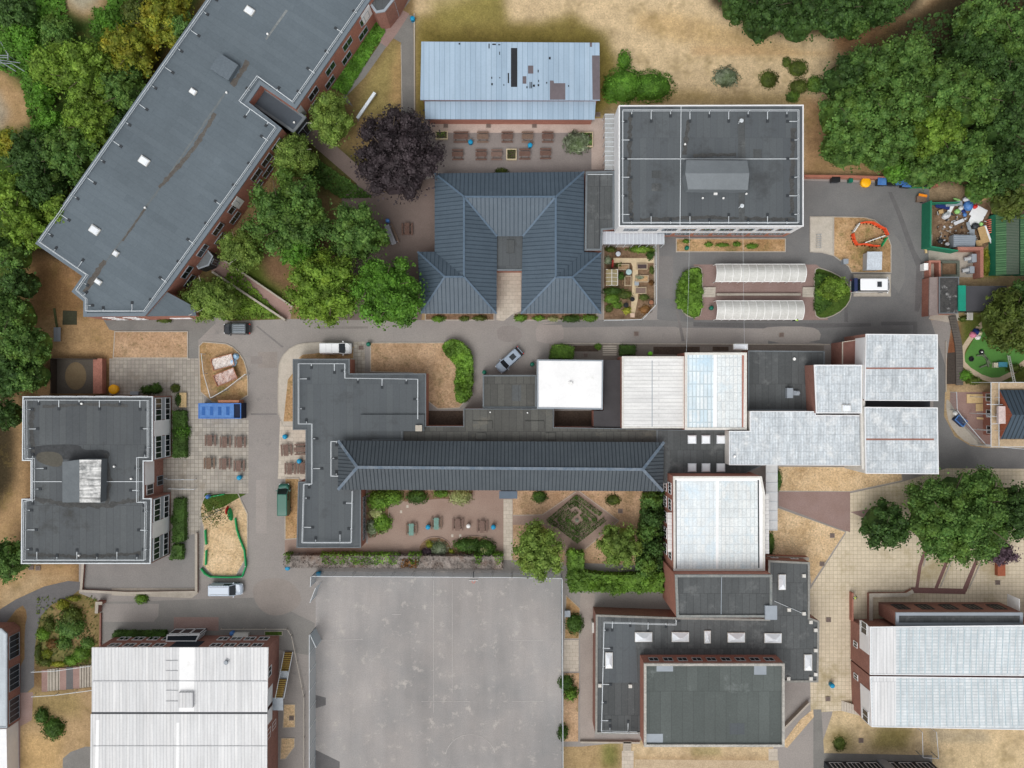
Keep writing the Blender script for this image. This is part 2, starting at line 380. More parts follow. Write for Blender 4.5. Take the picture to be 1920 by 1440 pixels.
paint([(-300, -300), (400, -300), (380, 0), (70, 440), (60, 700), (-300, 760)], DGR, 4)
paint([(-300, 100), (0, 130), (40, 160), (68, 200), (50, 240), (0, 238), (-300, 240)], ORA, 3)
paint([(-300, 150), (0, 170), (15, 210), (10, 240), (-300, 240)], (158, 146, 126), 2)
paint([(100, -100), (215, -100), (200, 10), (160, 36), (120, 12)], ORA, 3); paint([(125, -60), (190, -60), (185, 8), (155, 24), (130, 5)], (168, 160, 138), 2)
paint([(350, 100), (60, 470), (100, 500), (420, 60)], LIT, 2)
paint([(60, 470), (150, 520), (150, 590), (372, 600), (372, 680), (90, 680), (60, 720), (40, 640), (40, 520)], (160, 128, 92), 4)
paint([(70, 480), (130, 520), (150, 560), (150, 590), (60, 600), (45, 520)], (128, 100, 68), 4)
paint([(70, 600), (215, 600), (215, 665), (90, 675)], ORA, 3)
paint([(-100, 760), (45, 740), (45, 1060), (145, 1060), (145, 1085), (-100, 1180)], ORA, 3)
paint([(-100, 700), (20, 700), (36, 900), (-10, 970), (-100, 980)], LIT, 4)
paint([(0, 1110), (60, 1075), (145, 1085), (80, 1090), (0, 1165)], TAN, 2)
paint([(60, 1110), (190, 1112), (190, 1250), (62, 1250)], (112, 108, 66), 2)
paint([(90, 1120), (180, 1130), (186, 1220), (110, 1210)], (150, 124, 90), 3, .7)
paint([(35, 1300), (175, 1290), (175, 1440), (30, 1500)], (174, 148, 112), 3)
paint([(40, 1300), (150, 1300), (150, 1340), (60, 1350)], (138, 122, 78), 3, .7)
paint([(40, 1380), (120, 1370), (100, 1500), (30, 1500)], (196, 164, 116), 4, .8)
# north-east field
paint([(775, -400), (2400, -400), (2400, 380), (1740, 350), (1500, 335), (1150, 330), (1128, 225), (778, 225)], (206, 183, 146), 2)
paint([(776, 30), (850, 12), (942, -30), (950, 36), (1000, 44), (1070, 24), (1110, 50), (1160, 110), (1150, 200), (1128, 225), (778, 225)], OLV, 3)
paint([(785, 55), (1140, 55), (1150, 190), (1128, 215), (785, 215)], (122, 110, 56), 3, .8)
paint([(800, 0), (940, -40), (945, 40), (830, 50)], (146, 136, 78), 3, .7)
paint([(1150, 170), (1280, 170), (1520, 180), (1520, 200), (1150, 205)], (162, 140, 92), 3, .8)
paint([(1500, 180), (1560, 190), (1550, 340), (1505, 335)], (172, 136, 98), 3, .9)
paint([(1190, 20), (1300, 30), (1500, 90), (1500, 110), (1280, 80), (1190, 50)], (190, 160, 112), 3, .7)
paint([(1300, 88), (1560, 96), (1560, 108), (1300, 100)], (190, 156, 112), 1, .7)
paint([(1560, 60), (1640, 40), (1720, 20), (1790, -40), (1800, 20), (1690, 80), (1560, 110)], (146, 112, 80), 3)
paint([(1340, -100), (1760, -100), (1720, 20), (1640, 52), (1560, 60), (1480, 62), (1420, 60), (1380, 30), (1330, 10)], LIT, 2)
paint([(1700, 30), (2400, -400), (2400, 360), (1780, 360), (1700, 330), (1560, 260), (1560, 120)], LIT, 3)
paint([(1530, 300), (1700, 300), (1760, 335), (1510, 330)], (168, 138, 98), 2)
# between the long building and the pale blue hall
paint([(300, 560), (720, -60), (776, -60), (776, 330), (790, 600), (340, 600)], (132, 112, 78), 1)
paint([(610, 160), (710, 30), (728, 60), (650, 178)], DGR, 2); paint([(620, 158), (705, 40), (718, 62), (650, 168)], (78, 110, 44), 2, .8)
paint([(736, 78), (752, 76), (754, 200), (700, 222), (660, 210), (700, 130)], (148, 134, 86), 2)
paint([(745, 90), (754, 90), (754, 200), (730, 190)], (178, 144, 102), 2, .8)
paint([(560, 240), (700, 300), (700, 380), (560, 360)], (74, 72, 40), 3)
paint([(440, 470), (550, 520), (545, 600), (400, 600), (360, 560)], (84, 100, 40), 3)
paint([(500, 470), (560, 510), (550, 560), (500, 520)], (126, 98, 74), 3)
# south-east
paint([(1540, 1330), (2400, 1330), (2400, 1900), (1540, 1900)], (204, 183, 146), 2)
paint([(1560, 1370), (1595, 1370), (1600, 1410), (1560, 1412)], (120, 112, 62), 3, .8); paint([(1640, 1360), (1715, 1360), (1700, 1412), (1630, 1412)], (118, 112, 56), 3, .8)
paint([(1735, 1362), (1850, 1368), (1860, 1390), (1750, 1392)], (182, 168, 140), 1)
paint([(1470, 1400), (1525, 1335), (1525, 1900), (1455, 1900)], (204, 183, 148), 2)
paint([(1170, 1395), (1470, 1395), (1470, 1420), (1170, 1420)], (204, 183, 148), 2)
paint([(1300, 1398), (1350, 1398), (1350, 1415), (1300, 1415)], (120, 120, 66), 1, .6)
paint([(1053, 1310), (1090, 1310), (1092, 1390), (1165, 1395), (1165, 1900), (1053, 1900)], (170, 146, 108), 2)
paint([(1125, 1390), (1160, 1390), (1160, 1440), (1125, 1440)], (104, 112, 54), 2, .8)
paint([(1830, 440), (1870, 440), (1870, 520), (1830, 520)], (124, 128, 36), 1)
paint([(1740, 345), (1960, 345), (1960, 460), (1740, 470)], (150, 130, 104), 2)
paint([(1800, 590), (1960, 560), (1960, 720), (1800, 715)], (90, 100, 46), 1)
paint([(1770, 640), (1800, 590), (1800, 720), (1772, 722)], (128, 84, 60), 1)
vn = GX.size
me = bpy.data.meshes.new('ground')
co = np.stack([(GX - 960) / PXM, (720 - GY) / PXM, np.zeros_like(GX)], -1).reshape(-1, 3)
ny, nx = GX.shape; idx = np.arange(vn).reshape(ny, nx)
qf = np.stack([idx[:-1, :-1], idx[1:, :-1], idx[1:, 1:], idx[:-1, 1:]], -1).reshape(-1, 4)
me.from_pydata(co.tolist(), [], qf.tolist())
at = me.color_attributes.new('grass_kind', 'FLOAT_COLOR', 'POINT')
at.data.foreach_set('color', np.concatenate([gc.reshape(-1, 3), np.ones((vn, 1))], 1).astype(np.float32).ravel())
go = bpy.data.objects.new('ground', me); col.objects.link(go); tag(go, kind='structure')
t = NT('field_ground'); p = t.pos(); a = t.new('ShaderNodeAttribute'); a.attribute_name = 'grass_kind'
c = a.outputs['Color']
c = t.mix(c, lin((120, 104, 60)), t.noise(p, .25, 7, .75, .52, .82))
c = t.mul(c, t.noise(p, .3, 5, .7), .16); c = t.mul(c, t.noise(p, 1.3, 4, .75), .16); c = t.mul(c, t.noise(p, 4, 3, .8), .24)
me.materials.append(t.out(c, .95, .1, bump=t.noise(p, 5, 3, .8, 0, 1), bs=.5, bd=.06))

# ---------------------------------------------------------------- sheets: roads, paths, paving (each a few mm above the last)
LV = []
def sheet(name, poly, mat, level=None, z=None):
    bx = (min(q[0] for q in poly), min(q[1] for q in poly), max(q[0] for q in poly), max(q[1] for q in poly)); lv = 1
    if z is None:
        for l, c in LV:
            if bx[0] < c[2] and c[0] < bx[2] and bx[1] < c[3] and c[1] < bx[3]: lv = max(lv, l + 1)
        LV.append((lv, bx))
    zz = z if z is not None else .004 * lv
    m = MB(); m.poly([(q.x, q.y, zz) for q in ccw(W2(poly, 0))]); return tag(m.build(name, mat), kind='structure')
def island(name, poly, mat, h=.1, kerb=.14, km=None, kh=None):
    p = ccw(W2(poly, 0)); m = MB()
    m.prism(inset(p, kerb * .9), 0, h)
    o = tag(m.build(name, mat), kind='structure')
    if kerb:
        k = MB(); k.ring(p, kerb, 0, (kh if kh else h + .02)); tag(k.build('kerb', km or kerbm), kind='structure')
    return o
def kerbline(path, wd=.14, h=.1, mat=None, name='kerb'):
    m = MB(); m.strip(W2(path, 0), wd, 0, h); return tag(m.build(name, mat or kerbm), kind='structure')
A_ = [(372, 596), (404, 592), (430, 602), (550, 598), (800, 600), (795, 330), (1150, 322), (1508, 332), (1742, 346), (1742, 600), (1785, 600), (1773, 690), (1770, 780), (1790, 818), (1820, 836), (1850, 840), (2400, 842), (2400, 882), (1775, 878), (1690, 905), (1600, 930), (1600, 1100), (1560, 1340), (1525, 1440), (1525, 1900), (1450, 1900), (1450, 1360), (1090, 1400), (1054, 1400), (1054, 1900), (450, 1900), (450, 1215), (188, 1215), (188, 1128), (148, 1112), (148, 1055), (372, 1055)]
sheet('road', A_, asph)
sheet('road', [(1236, 330), (1742, 346), (1745, 600), (1774, 690), (1770, 780), (1790, 818), (1820, 836), (1850, 840), (2400, 842), (2400, 882), (1775, 878), (1750, 892), (1750, 640), (1580, 648), (1500, 640), (1440, 645), (1440, 616), (1270, 614), (1232, 598), (1236, 480)], asphd)
sheet('road', [(1092, 598), (1130, 600), (1232, 600), (1300, 604), (1440, 606), (1450, 614), (1180, 612), (1060, 614), (1020, 608), (1030, 600)], M('asphalt_grey', (126, 124, 122), (116, 114, 112), .5, .3, .1, 5))
sheet('road', [(188, 1128), (240, 1128), (490, 1120), (590, 1168), (590, 1230), (500, 1215), (188, 1215)], M('asphalt_yard', (132, 129, 125), (120, 118, 115), .5, .3, .1, 5))
sheet('pavement', [(192, 1132), (298, 1132), (297, 1155), (288, 1166), (192, 1166)], asph)
sheet('path', [(192, 596), (404, 596), (404, 606), (372, 638), (372, 674), (353, 674), (353, 622), (214, 620), (205, 618)], asphp)
sheet('path', smooth([(150, 1084), (60, 1105), (-60, 1180), (-80, 1230), (0, 1183), (40, 1130), (52, 1150), (46, 1180), (46, 1252), (10, 1252), (10, 1300), (64, 1298), (64, 1254), (66, 1200), (80, 1140), (150, 1112)], 1), newasph)
sheet('path', [(160, 1400), (178, 1400), (178, 1520), (115, 1520), (118, 1422), (132, 1410)], asphp)
sheet('path', [(0, 1300), (62, 1298), (60, 1350), (38, 1362), (38, 1560), (0, 1560)], redb)
# paths by the long building
sheet('path', [(750, 26), (775, 30), (778, 350), (752, 350), (752, 80), (738, 72), (727, 84), (684, 145), (650, 180), (662, 200), (640, 186), (712, 82), (728, 60), (768, -40), (800, -40)], asphp)
sheet('pavement', [(745, 14), (768, 26), (745, 62), (725, 88), (713, 80), (718, 55), (702, 40)], redb)
kerbline([(777, 26), (778, 330)], .2, .18); kerbline([(752, 84), (754, 205)], .12, .06)
sheet('path', [(575, 225), (660, 300), (720, 360), (820, 330), (820, 470), (800, 500), (790, 600), (600, 600), (560, 560), (650, 470), (640, 370), (670, 345), (560, 250)], M('asphalt_court', (120, 106, 100), (106, 94, 88), .5, .35, .1, 5))
sheet('path', [(400, 488), (420, 486), (548, 575), (545, 598), (533, 598), (396, 508)], redb2)
# north patio between the halls
sheet('pavement', [(795, 222), (1153, 222), (1153, 322), (795, 330)], M('patio_asphalt', (138, 130, 126), (126, 119, 116), .5, .35, .1, 5))
sheet('pavement', [(800, 222), (1140, 222), (1140, 318), (1109, 318), (1109, 249), (800, 249)], M('patio_block', (186, 170, 160), (172, 154, 144), .5, .5, .1, 5))
sheet('pavement', [(931, 505), (977, 505), (977, 583), (960, 590), (944, 602), (931, 600)], slabl)
# playing court
sheet('playground', [(592, 1070), (1053, 1070), (1054, 1900), (590, 1900)], pitchm)
sheet('playground', [(592, 1303), (611, 1308), (611, 1322), (592, 1328)], newasph); sheet('playground', [(590, 1405), (637, 1428), (637, 1500), (590, 1500)], newasph)
# plazas
sheet('pavement', [(205, 672), (372, 672), (372, 700), (385, 760), (466, 787), (466, 925), (392, 925), (380, 960), (374, 1000), (374, 1060), (290, 1060), (290, 740), (205, 740)], slabg)
sheet('pavement', [(155, 1052), (290, 1052), (350, 1004), (370, 1000), (372, 1108), (155, 1104)], M('terrace_asphalt', (136, 133, 130), (124, 122, 120), .5, .35, .1, 5))
sheet('pavement', [(1594, 925), (1690, 904), (1775, 878), (2400, 882), (2400, 1180), (1610, 1180), (1610, 1330), (1530, 1336), (1520, 1335), (1517, 1108), (1586, 1000)], slabb)
sheet('pavement', [(1460, 922), (1594, 922), (1594, 998), (1576, 992), (1460, 948)], redb)
sheet('pavement', [(1594, 960), (1640, 953), (1640, 980)], redb)
sheet('pavement', [(525, 790), (578, 790), (578, 898), (521, 898)], slabl)
sheet('pavement', [(534, 950), (575, 950), (690, 1020), (690, 918), (962, 918), (962, 1050), (534, 1050)], brownp)
sheet('path', [(944, 936), (961, 936), (961, 985), (961, 1050), (944, 1050)], slabl)
sheet('pavement', [(1300, 496), (1530, 496), (1552, 510), (1552, 600), (1300, 600), (1316, 560), (1316, 520)], redb)
sheet('pavement', [(326, 1157), (410, 1157), (410, 1183), (326, 1181)], redb)
sheet('pavement', [(1110, 1110), (1130, 1106), (1250, 1112), (1250, 1160), (1112, 1160)], asph)
sheet('path', [(1088, 1112), (1115, 1112), (1115, 1385), (1200, 1385), (1200, 1393), (1088, 1392)], M('path_block', (160, 150, 142), (146, 136, 130), .5, .4, .1, 5))
sheet('pavement', [(1058, 1200), (1085, 1200), (1085, 1259), (1056, 1259)], slabl)
sheet('pavement', [(1166, 1408), (1188, 1408), (1188, 1520), (1166, 1520)], slabl); sheet('pavement', [(1441, 1404), (1458, 1404), (1458, 1520), (1441, 1520)], slabl)
sheet('path', [(1525, 1330), (1540, 1330), (1545, 1412), (1748, 1416), (1748, 1440), (1540, 1440), (1540, 1600), (1525, 1600)], asphp)
sheet('pavement', smooth([(1190, 1424), (1460, 1426), (1460, 1520), (1190, 1520)], 0), M('gravel_strip', (190, 172, 144), (160, 142, 116), .5, .9, .2, 6))
sheet('pavement', [(1782, 735), (1880, 735), (1880, 832), (1858, 836), (1840, 830), (1795, 790), (1780, 760)], redb2)
sheet('pavement', smooth([(1774, 745), (1786, 760), (1800, 790), (1845, 832), (1830, 838), (1800, 822), (1780, 795), (1774, 770)], 1), conc)
sheet('pavement', [(1741, 440), (1842, 440), (1842, 520), (1741, 520)], conc)
sheet('pavement', [(1745, 590), (1797, 588), (1800, 600), (1782, 605), (1741, 598)], conc)
# dark trench reinstatement strips in the road
sheet('road_patch', [(1300, 604), (1440, 606), (1500, 606), (1580, 606), (1633, 606), (1633, 612), (1500, 616), (1440, 616), (1300, 612)], newasph)
sheet('road_patch', [(1652, 603), (1720, 603), (1720, 640), (1712, 640), (1712, 610), (1652, 610)], newasph)
sheet('road_patch', [(1583, 560), (1590, 560), (1590, 604), (1583, 604)], newasph)
sheet('road_patch', [(1665, 360), (1672, 360), (1690, 400), (1716, 470), (1728, 490), (1730, 560), (1722, 585), (1715, 583), (1718, 500), (1702, 460), (1683, 405)], newasph)
sheet('road_patch', [(1264, 565), (1268, 565), (1284, 640), (1278, 640)], M('faded_patch', (118, 114, 112), (126, 122, 120), .5, 1, .1))
sheet('road_patch', [(480, 612), (483, 611), (532, 650), (529, 652)], M('faded_patch', (118, 114, 112)))
sheet('road_patch', [(470, 775), (519, 775), (519, 778), (470, 778)], M('faded_patch', (118, 114, 112)))
for q, c in ((smooth([(1003, 620), (1012, 606), (1040, 603), (1058, 612), (1056, 642), (1008, 645)], 1), (158, 150, 145)), (smooth([(1424, 618), (1445, 612), (1520, 612), (1540, 622), (1536, 642), (1440, 644)], 1), (150, 144, 139)), (smooth([(930, 612), (975, 610), (980, 640), (935, 642)], 1), (140, 133, 129)), (rect(484, 660, 520, 690), (146, 138, 132)), (rect(470, 668, 492, 682), (140, 132, 128)), (smooth([(1620, 410), (1690, 440), (1700, 520), (1680, 560)], 1), (124, 123, 121)), (rect(480, 900, 500, 1000), (156, 149, 144)), (smooth([(470, 1090), (540, 1080), (575, 1130), (520, 1160), (480, 1140)], 2), (146, 141, 136)), (rect(1236, 480, 1262, 560), (122, 119, 117)), ([(590, 612), (620, 612), (690, 612), (690, 616), (600, 617)], (134, 128, 124)), ([(1100, 480), (1100, 480.5), (1100.5, 480)], (134, 128, 124))):
    sheet('road_patch', q, M('patch_tone_%d' % c[0], c, tuple(v - 10 for v in c), .5, .5, .1, 5))
sheet('road_patch', [(1014, 609), (1190, 609), (1190, 604), (1060, 604)], M('asphalt_grey', (126, 124, 122)))
# the slanted brick bands in the buff plaza
for q in ([(1716, 1102), (1722, 1060), (1738, 1014), (1743, 1016), (1728, 1062), (1722, 1104)], [(1752, 1102), (1775, 1045), (1781, 1047), (1758, 1104)], [(1805, 1103), (1828, 1050), (1834, 1052), (1812, 1110)], [(1708, 1101), (1812, 1104), (1810, 1114), (1708, 1112)]):
    sheet('pavement', q, maroon)
for q in ([(1731, 1062), (1742, 1018)], [(1763, 1100), (1784, 1050)], [(1816, 1104), (1838, 1056)]): kerbline(q, .2, .12, conc)
# raised lawn islands with kerbs
island('lawn', [(215, 621), (353, 621), (353, 672), (212, 672)], g_orange)
island('lawn', smooth([(373, 674), (373, 640), (404, 642), (432, 645), (456, 668), (466, 700), (466, 755), (376, 755)], 1), g_mixed)
island('pavement', smooth([(521, 800), (521, 690), (528, 668), (548, 648), (580, 641), (664, 641), (664, 690), (560, 690), (560, 800)], 1), concl, .1)
sheet('lawn', [(590, 663), (664, 650), (664, 672), (560, 672), (568, 665)], g_mixed, z=.108)
sheet('lawn', [(540, 712), (549, 700), (549, 790), (532, 790)], g_mixed, z=.108)
island('lawn', [(534, 896), (562, 896), (562, 1010), (534, 1012)], g_mixed)
island('pavement', [(662, 641), (684, 641), (684, 700), (662, 700)], slabg, .03, 0)
island('lawn', smooth([(694, 643), (694, 642), (832, 642), (862, 642), (884, 668), (882, 765), (800, 768), (800, 700), (694, 698), (694, 697)], 1), g_orange)
island('lawn', smooth([(1269, 545), (1270, 530), (1290, 502), (1315, 498), (1318, 520), (1318, 590), (1300, 598), (1282, 590), (1270, 565)], 1), g_green)
island('lawn', smooth([(1528, 500), (1552, 506), (1580, 520), (1598, 545), (1592, 570), (1570, 590), (1540, 600), (1525, 590), (1526, 520)], 1), g_green)
island('lawn', [(1562, 406), (1620, 407)] + smooth([(1640, 412), (1660, 430), (1671, 460)], 1, False) + [(1671, 512), (1596, 512), (1590, 500), (1562, 480)], g_mixed)
island('pavement', [(1518, 406), (1562, 406), (1562, 480), (1540, 474), (1518, 473)], concl, .1)
island('pavement', [(1600, 514), (1670, 514), (1670, 556), (1600, 556)], concl, .06)
island('lawn', [(1267, 447), (1473, 447), (1473, 473), (1288, 473), (1267, 473)], g_mixed)
island('lawn', [(1131, 462), (1227, 462), (1228, 575), (1202, 600), (1131, 600)], g_soil, .08)
island('lawn', [(1459, 874), (1690, 876), (1692, 901), (1594, 922), (1459, 921)], g_straw, .06, .1)
island('lawn', [(1459, 952), (1586, 997), (1520, 1098), (1515, 1055), (1440, 1055), (1440, 960)], g_straw, .06, .1)
island('lawn', smooth([(380, 935), (392, 924), (465, 924), (465, 1080), (378, 1080), (384, 1000), (374, 960)], 1), g_straw, .08)
sheet('lawn', [(385, 925), (462, 926), (440, 938), (420, 950), (390, 960), (380, 940)], g_green, z=.088)
island('lawn', [(962, 920), (1206, 920), (1206, 1060), (962, 1050)], g_orange, .06, .0)
sheet('path', [(962, 966), (1014, 966), (1017, 965), (1078, 921), (1088, 921), (1160, 975), (1160, 978), (1090, 1033), (1070, 1060), (1056, 1060), (1060, 1036), (1020, 984), (962, 984)], brownp, z=.07)
kerbline([(962, 966), (1017, 965), (1080, 922)], .1, .1); kerbline([(1086, 921), (1160, 976), (1096, 1030)], .1, .1)
island('lawn', [(797, 587), (927, 587), (927, 601), (797, 601)], g_soil, .08); island('lawn', [(963, 587), (1120, 587), (1120, 601), (963, 601)], g_soil, .08)
island('lawn', [(1500, 1350), (1470, 1390), (1470, 1400), (1476, 1402), (1526, 1344), (1524, 1330)], g_straw, .02, 0)
island('lawn', [(532, 1320), (554, 1320), (554, 1364), (530, 1365)], g_straw, .06, .1); island('lawn', [(527, 1383), (553, 1383), (553, 1400), (536, 1423), (525, 1424)], g_straw, .06, .1)
island('lawn', [(496, 1183), (530, 1183), (530, 1192), (496, 1192)], g_green, .06, .1)
island('lawn', [(1061, 1115), (1088, 1140), (1086, 1198), (1058, 1198)], g_mixed, .05, .1); island('lawn', [(1058, 1262), (1086, 1262), (1084, 1320), (1084, 1390), (1055, 1390)], g_orange, .05, 0)
sheet('lawn', [(800, 770), (868, 770), (868, 797), (800, 797)], soil); sheet('lawn', [(1040, 770), (1112, 770), (1112, 799), (1040, 799)], soil)
island('pavement', [(210, 1103), (372, 1103), (372, 1112), (360, 1121), (210, 1116)], conc, .1, 0)
for q, nm in ((smooth([(686, 918), (730, 918), (730, 950), (728, 985), (705, 1008), (686, 1010)], 1), 'flower_bed'), (ell(816, 1030, 31, 24), 'flower_bed'), (ell(888, 1030, 42, 26), 'flower_bed'), ([(730, 918), (890, 918), (880, 940), (830, 936), (760, 942), (735, 932)], 'flower_bed')): island(nm, q, g_soil, .12, .12, km=brownp)
for k, (x, y) in enumerate(((750, 957), (762, 947), (846, 1002), (861, 1002))): sheet('pavement', rect(x, y, x + 4, y + 5), concl)
# south side of the main road, in front of the workshops
sheet('pavement', [(1030, 645), (1260, 645), (1400, 646), (1545, 648), (1545, 672), (1030, 676)], M('front_paving', (134, 126, 118), (116, 108, 100), .5, .4, .12, 5)); kerbline([(1055, 644), (1300, 645), (1555, 646)], .16, .14)
sheet('lawn', [(1075, 648), (1122, 648), (1122, 659), (1075, 659)], soil); sheet('lawn', [(1225, 650), (1312, 650), (1312, 666), (1225, 664)], soil); sheet('lawn', [(1336, 650), (1366, 650), (1366, 658), (1336, 658)], soil)
for k in range(5):
    sheet('pavement', [(1130, 648 + k * 4), (1156, 648 + k * 4), (1156, 650.5 + k * 4), (1130, 650.5 + k * 4)], concl)
# nursery play area on the right
sheet('playground', smooth([(1806, 670), (1830, 628), (1850, 600), (1900, 590), (1960, 600), (2000, 640), (1925, 672), (1885, 709), (1850, 712), (1808, 680)], 1), g_turf)
kerbline(smooth([(1856, 596), (1836, 612), (1808, 650), (1803, 664), (1806, 686), (1850, 713), (1882, 712), (1925, 676), (1960, 650)], 1, False), .75, .03, M('beige_kerb_path', (196, 178, 152), (180, 162, 138), .5, .8, .1), name='path')
# flights of steps and stepped path lower left
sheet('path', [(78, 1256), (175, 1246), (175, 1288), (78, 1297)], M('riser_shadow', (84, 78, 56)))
for x0, x1, cc in ((78, 89, redb2), (89, 91.5, conc), (92.7, 97, conc), (98.2, 103, conc), (104.2, 109, conc), (110.2, 112, conc), (112, 124, redb2), (124, 137, newasph), (137, 149, redb2), (149, 152, conc), (153.2, 157, conc), (158.2, 162, conc), (163.2, 167, conc), (168.2, 174, conc)):
    m = MB(); y0 = 1256 - (x0 - 78) * .1; z = .06 + .02 * (x0 - 78) / 7
    m.prism(W2([(x0, y0), (x1, y0), (x1, y0 + 41), (x0, y0 + 41)], z), 0, z); tag(m.build('step', cc), kind='structure')
# ---------------------------------------------------------------- foliage
NRG = np.random.default_rng(11)
def quads(cen, nor, size, asp=1.0):
    "leaf-cluster faces: cen (n,3), nor (n,3), size (n,)"
    n = len(cen); t = NRG.normal(size=(n, 3)); nor = nor / (np.linalg.norm(nor, axis=1, keepdims=True) + 1e-9)
    a = np.cross(nor, t); a /= (np.linalg.norm(a, axis=1, keepdims=True) + 1e-9); b = np.cross(nor, a)
    s = size[:, None] * .5; a = a * s * asp; b = b * s
    j = lambda: 1 + .35 * (NRG.random((n, 1)) - .5)
    v = np.stack([cen - a * j(), cen - b * j() * .8, cen + a * j(), cen + b * j() * .8], 1)
    return v.reshape(-1, 3)
def mesh_np(name, V, F4=None, mat=None):
    me = bpy.data.meshes.new(name); n = len(V); nf = n // 4
    me.vertices.add(n); me.vertices.foreach_set('co', V.astype(np.float32).ravel())
    me.loops.add(n); me.loops.foreach_set('vertex_index', np.arange(n, dtype=np.int32))
    me.polygons.add(nf); me.polygons.foreach_set('loop_start', np.arange(0, n, 4, dtype=np.int32)); me.polygons.foreach_set('loop_total', np.full(nf, 4, np.int32))
    me.materials.append(mat); me.update(calc_edges=True); me.validate(); return me
def lobe_leaves(lc, lr, n, leaf, flat=.8, asp=1.0):
    d = NRG.normal(size=(n, 3)); d /= np.linalg.norm(d, axis=1, keepdims=True); d[:, 2] = np.where(d[:, 2] < -.25, -d[:, 2], d[:, 2])
    rr = lr * (0.62 + .48 * NRG.random((n, 1)) ** .7)
    c = np.array(lc) + d * rr * np.array([1, 1, flat])
    nor = d + NRG.normal(size=(n, 3)) * .55
    return quads(c, nor, leaf * (.6 + .8 * NRG.random(n)), asp)
def lumps(lobes, f=.72):
    "solid inner masses so that a crown is not see-through everywhere"
    out = []
    for (c, r) in lobes:
        k, m = 8, 4; P = np.zeros((m + 1, k, 3))
        for i in range(m + 1):
            th = math.pi * .62 * i / m
            for j in range(k):
                a = 2 * math.pi * (j + .5 * (i % 2)) / k; q = r * f * (.9 + .2 * NRG.random())
                P[i, j] = (c[0] + q * math.sin(th) * math.cos(a), c[1] + q * math.sin(th) * math.sin(a), c[2] + q * .8 * math.cos(th))
        for i in range(m):
            for j in range(k):
                out += [P[i, j], P[i + 1, j], P[i + 1, (j + 1) % k], P[i, (j + 1) % k]]
    return np.array(out)
def tree(px, py, rpx, h, fol, label, name='tree', cat='tree', dens=1.0, leaf=.36, group=None, brk=None, sparse=0.0, ecc=(1, 1), lob=1.0, asp=1.0, core=True, base=.35):
    "crown seen at px,py with radius rpx in the photo; trunk stands below its own centre"
    hz = h * .7; c = W(px, py, hz); Rm = rpx / PXM * (CAMH - hz) / CAMH
    root = thing(name, label, cat, (c.x, c.y, 0), group)
    lm = Rm * .25 * max(.7, 2.2 / math.sqrt(Rm + .8)) * lob ** .5; K = int(min(90, max(9, 1.9 * (Rm / lm) ** 2)))
    lobes = []; ga = 2.399963
    for i in range(K):
        lr = lm * (.8 + .45 * NRG.random())
        q = math.sqrt((i + .5) / K); a = i * ga + NRG.normal() * .25; rr = q * (Rm - lr * .78) * (1 + .05 * math.sin(3 * a + px) + .03 * NRG.normal())
        dome = math.sqrt(max(0, 1 - (q * .93) ** 2))
        z = h * base + (h * (1 - base) - lr * .6) * dome * (.8 + .2 * NRG.random()) - NRG.random() ** 2 * .2 * h
        lobes.append(((c.x + rr * math.cos(a) * ecc[0], c.y + rr * math.sin(a) * ecc[1], max(z, lr * .7)), lr))
    V = []
    for lc, lr in lobes:
        if sparse and NRG.random() < sparse: continue
        n = int(2 * math.pi * lr * lr / (leaf * leaf) * 1.15 * dens); V.append(lobe_leaves(lc, lr, max(n, 14), leaf, .8, asp))
    # loose sprigs round the rim break the outline
    ns = int(20 + Rm * 14); a = NRG.random(ns) * 6.283; q = Rm * (.86 + .16 * NRG.random(ns))
    cc = np.stack([c.x + np.cos(a) * q * ecc[0], c.y + np.sin(a) * q * ecc[1], h * (base + .1 + .2 * NRG.random(ns))], 1)
    V.append(quads(cc, NRG.normal(size=(ns, 3)) + [0, 0, 1.2], leaf * (.7 + .8 * NRG.random(ns)), asp))
    if core:
        V.append(lumps(lobes, .66)); k1, k2 = 20, 7; G = [[None] * k1 for _ in range(k2 + 1)]
        for i in range(k2 + 1):
            for j in range(k1):
                th = 1.57 * i / k2; a = 6.283 * j / k1; q = Rm * .7 * (.9 + .2 * NRG.random()); G[i][j] = (c.x + q * math.sin(th) * math.cos(a) * ecc[0], c.y + q * math.sin(th) * math.sin(a) * ecc[1], h * base * .8 + h * (.72 - base * .8) * math.cos(th))
        V.append(np.array([G[a][b % k1] for i in range(k2) for j in range(k1) for a, b in ((i, j), (i + 1, j), (i + 1, j + 1), (i, j + 1))]))
    V = np.concatenate(V) - np.array([c.x, c.y, 0])
    me = mesh_np('crown', V, None, fol); o = bpy.data.objects.new('crown', me); col.objects.link(o); o.parent = root
    b = brk or bark; m = MB(); r0 = max(.08, Rm * .055); top = Vector((c.x + .1, c.y, h * .62))
    m.tube([(c.x, c.y, 0), (c.x + .05, c.y + .03, h * .3), top], r0, r0 * .5, 8)
    for i in range(6):
        a = i * 1.05 + px; q = Rm * (.5 + .3 * NRG.random()); z0 = h * (.28 + .05 * i)
        hh = h * (.62 + .3 * NRG.random())
        if brk is not None: q *= .7 + .5 * NRG.random(); hh = h * ((.95 if not core else .7) + .1 * NRG.random()); a += NRG.normal() * .4
        m.tube([(c.x, c.y, z0), (c.x + .45 * q * math.cos(a + .35), c.y + .45 * q * math.sin(a + .35), (z0 + hh) / 2 + .3), (c.x + q * math.cos(a), c.y + q * math.sin(a), hh)], r0 * .4, r0 * .12, 5)
    m.build('trunk', b, root, smooth_=True)
    return root
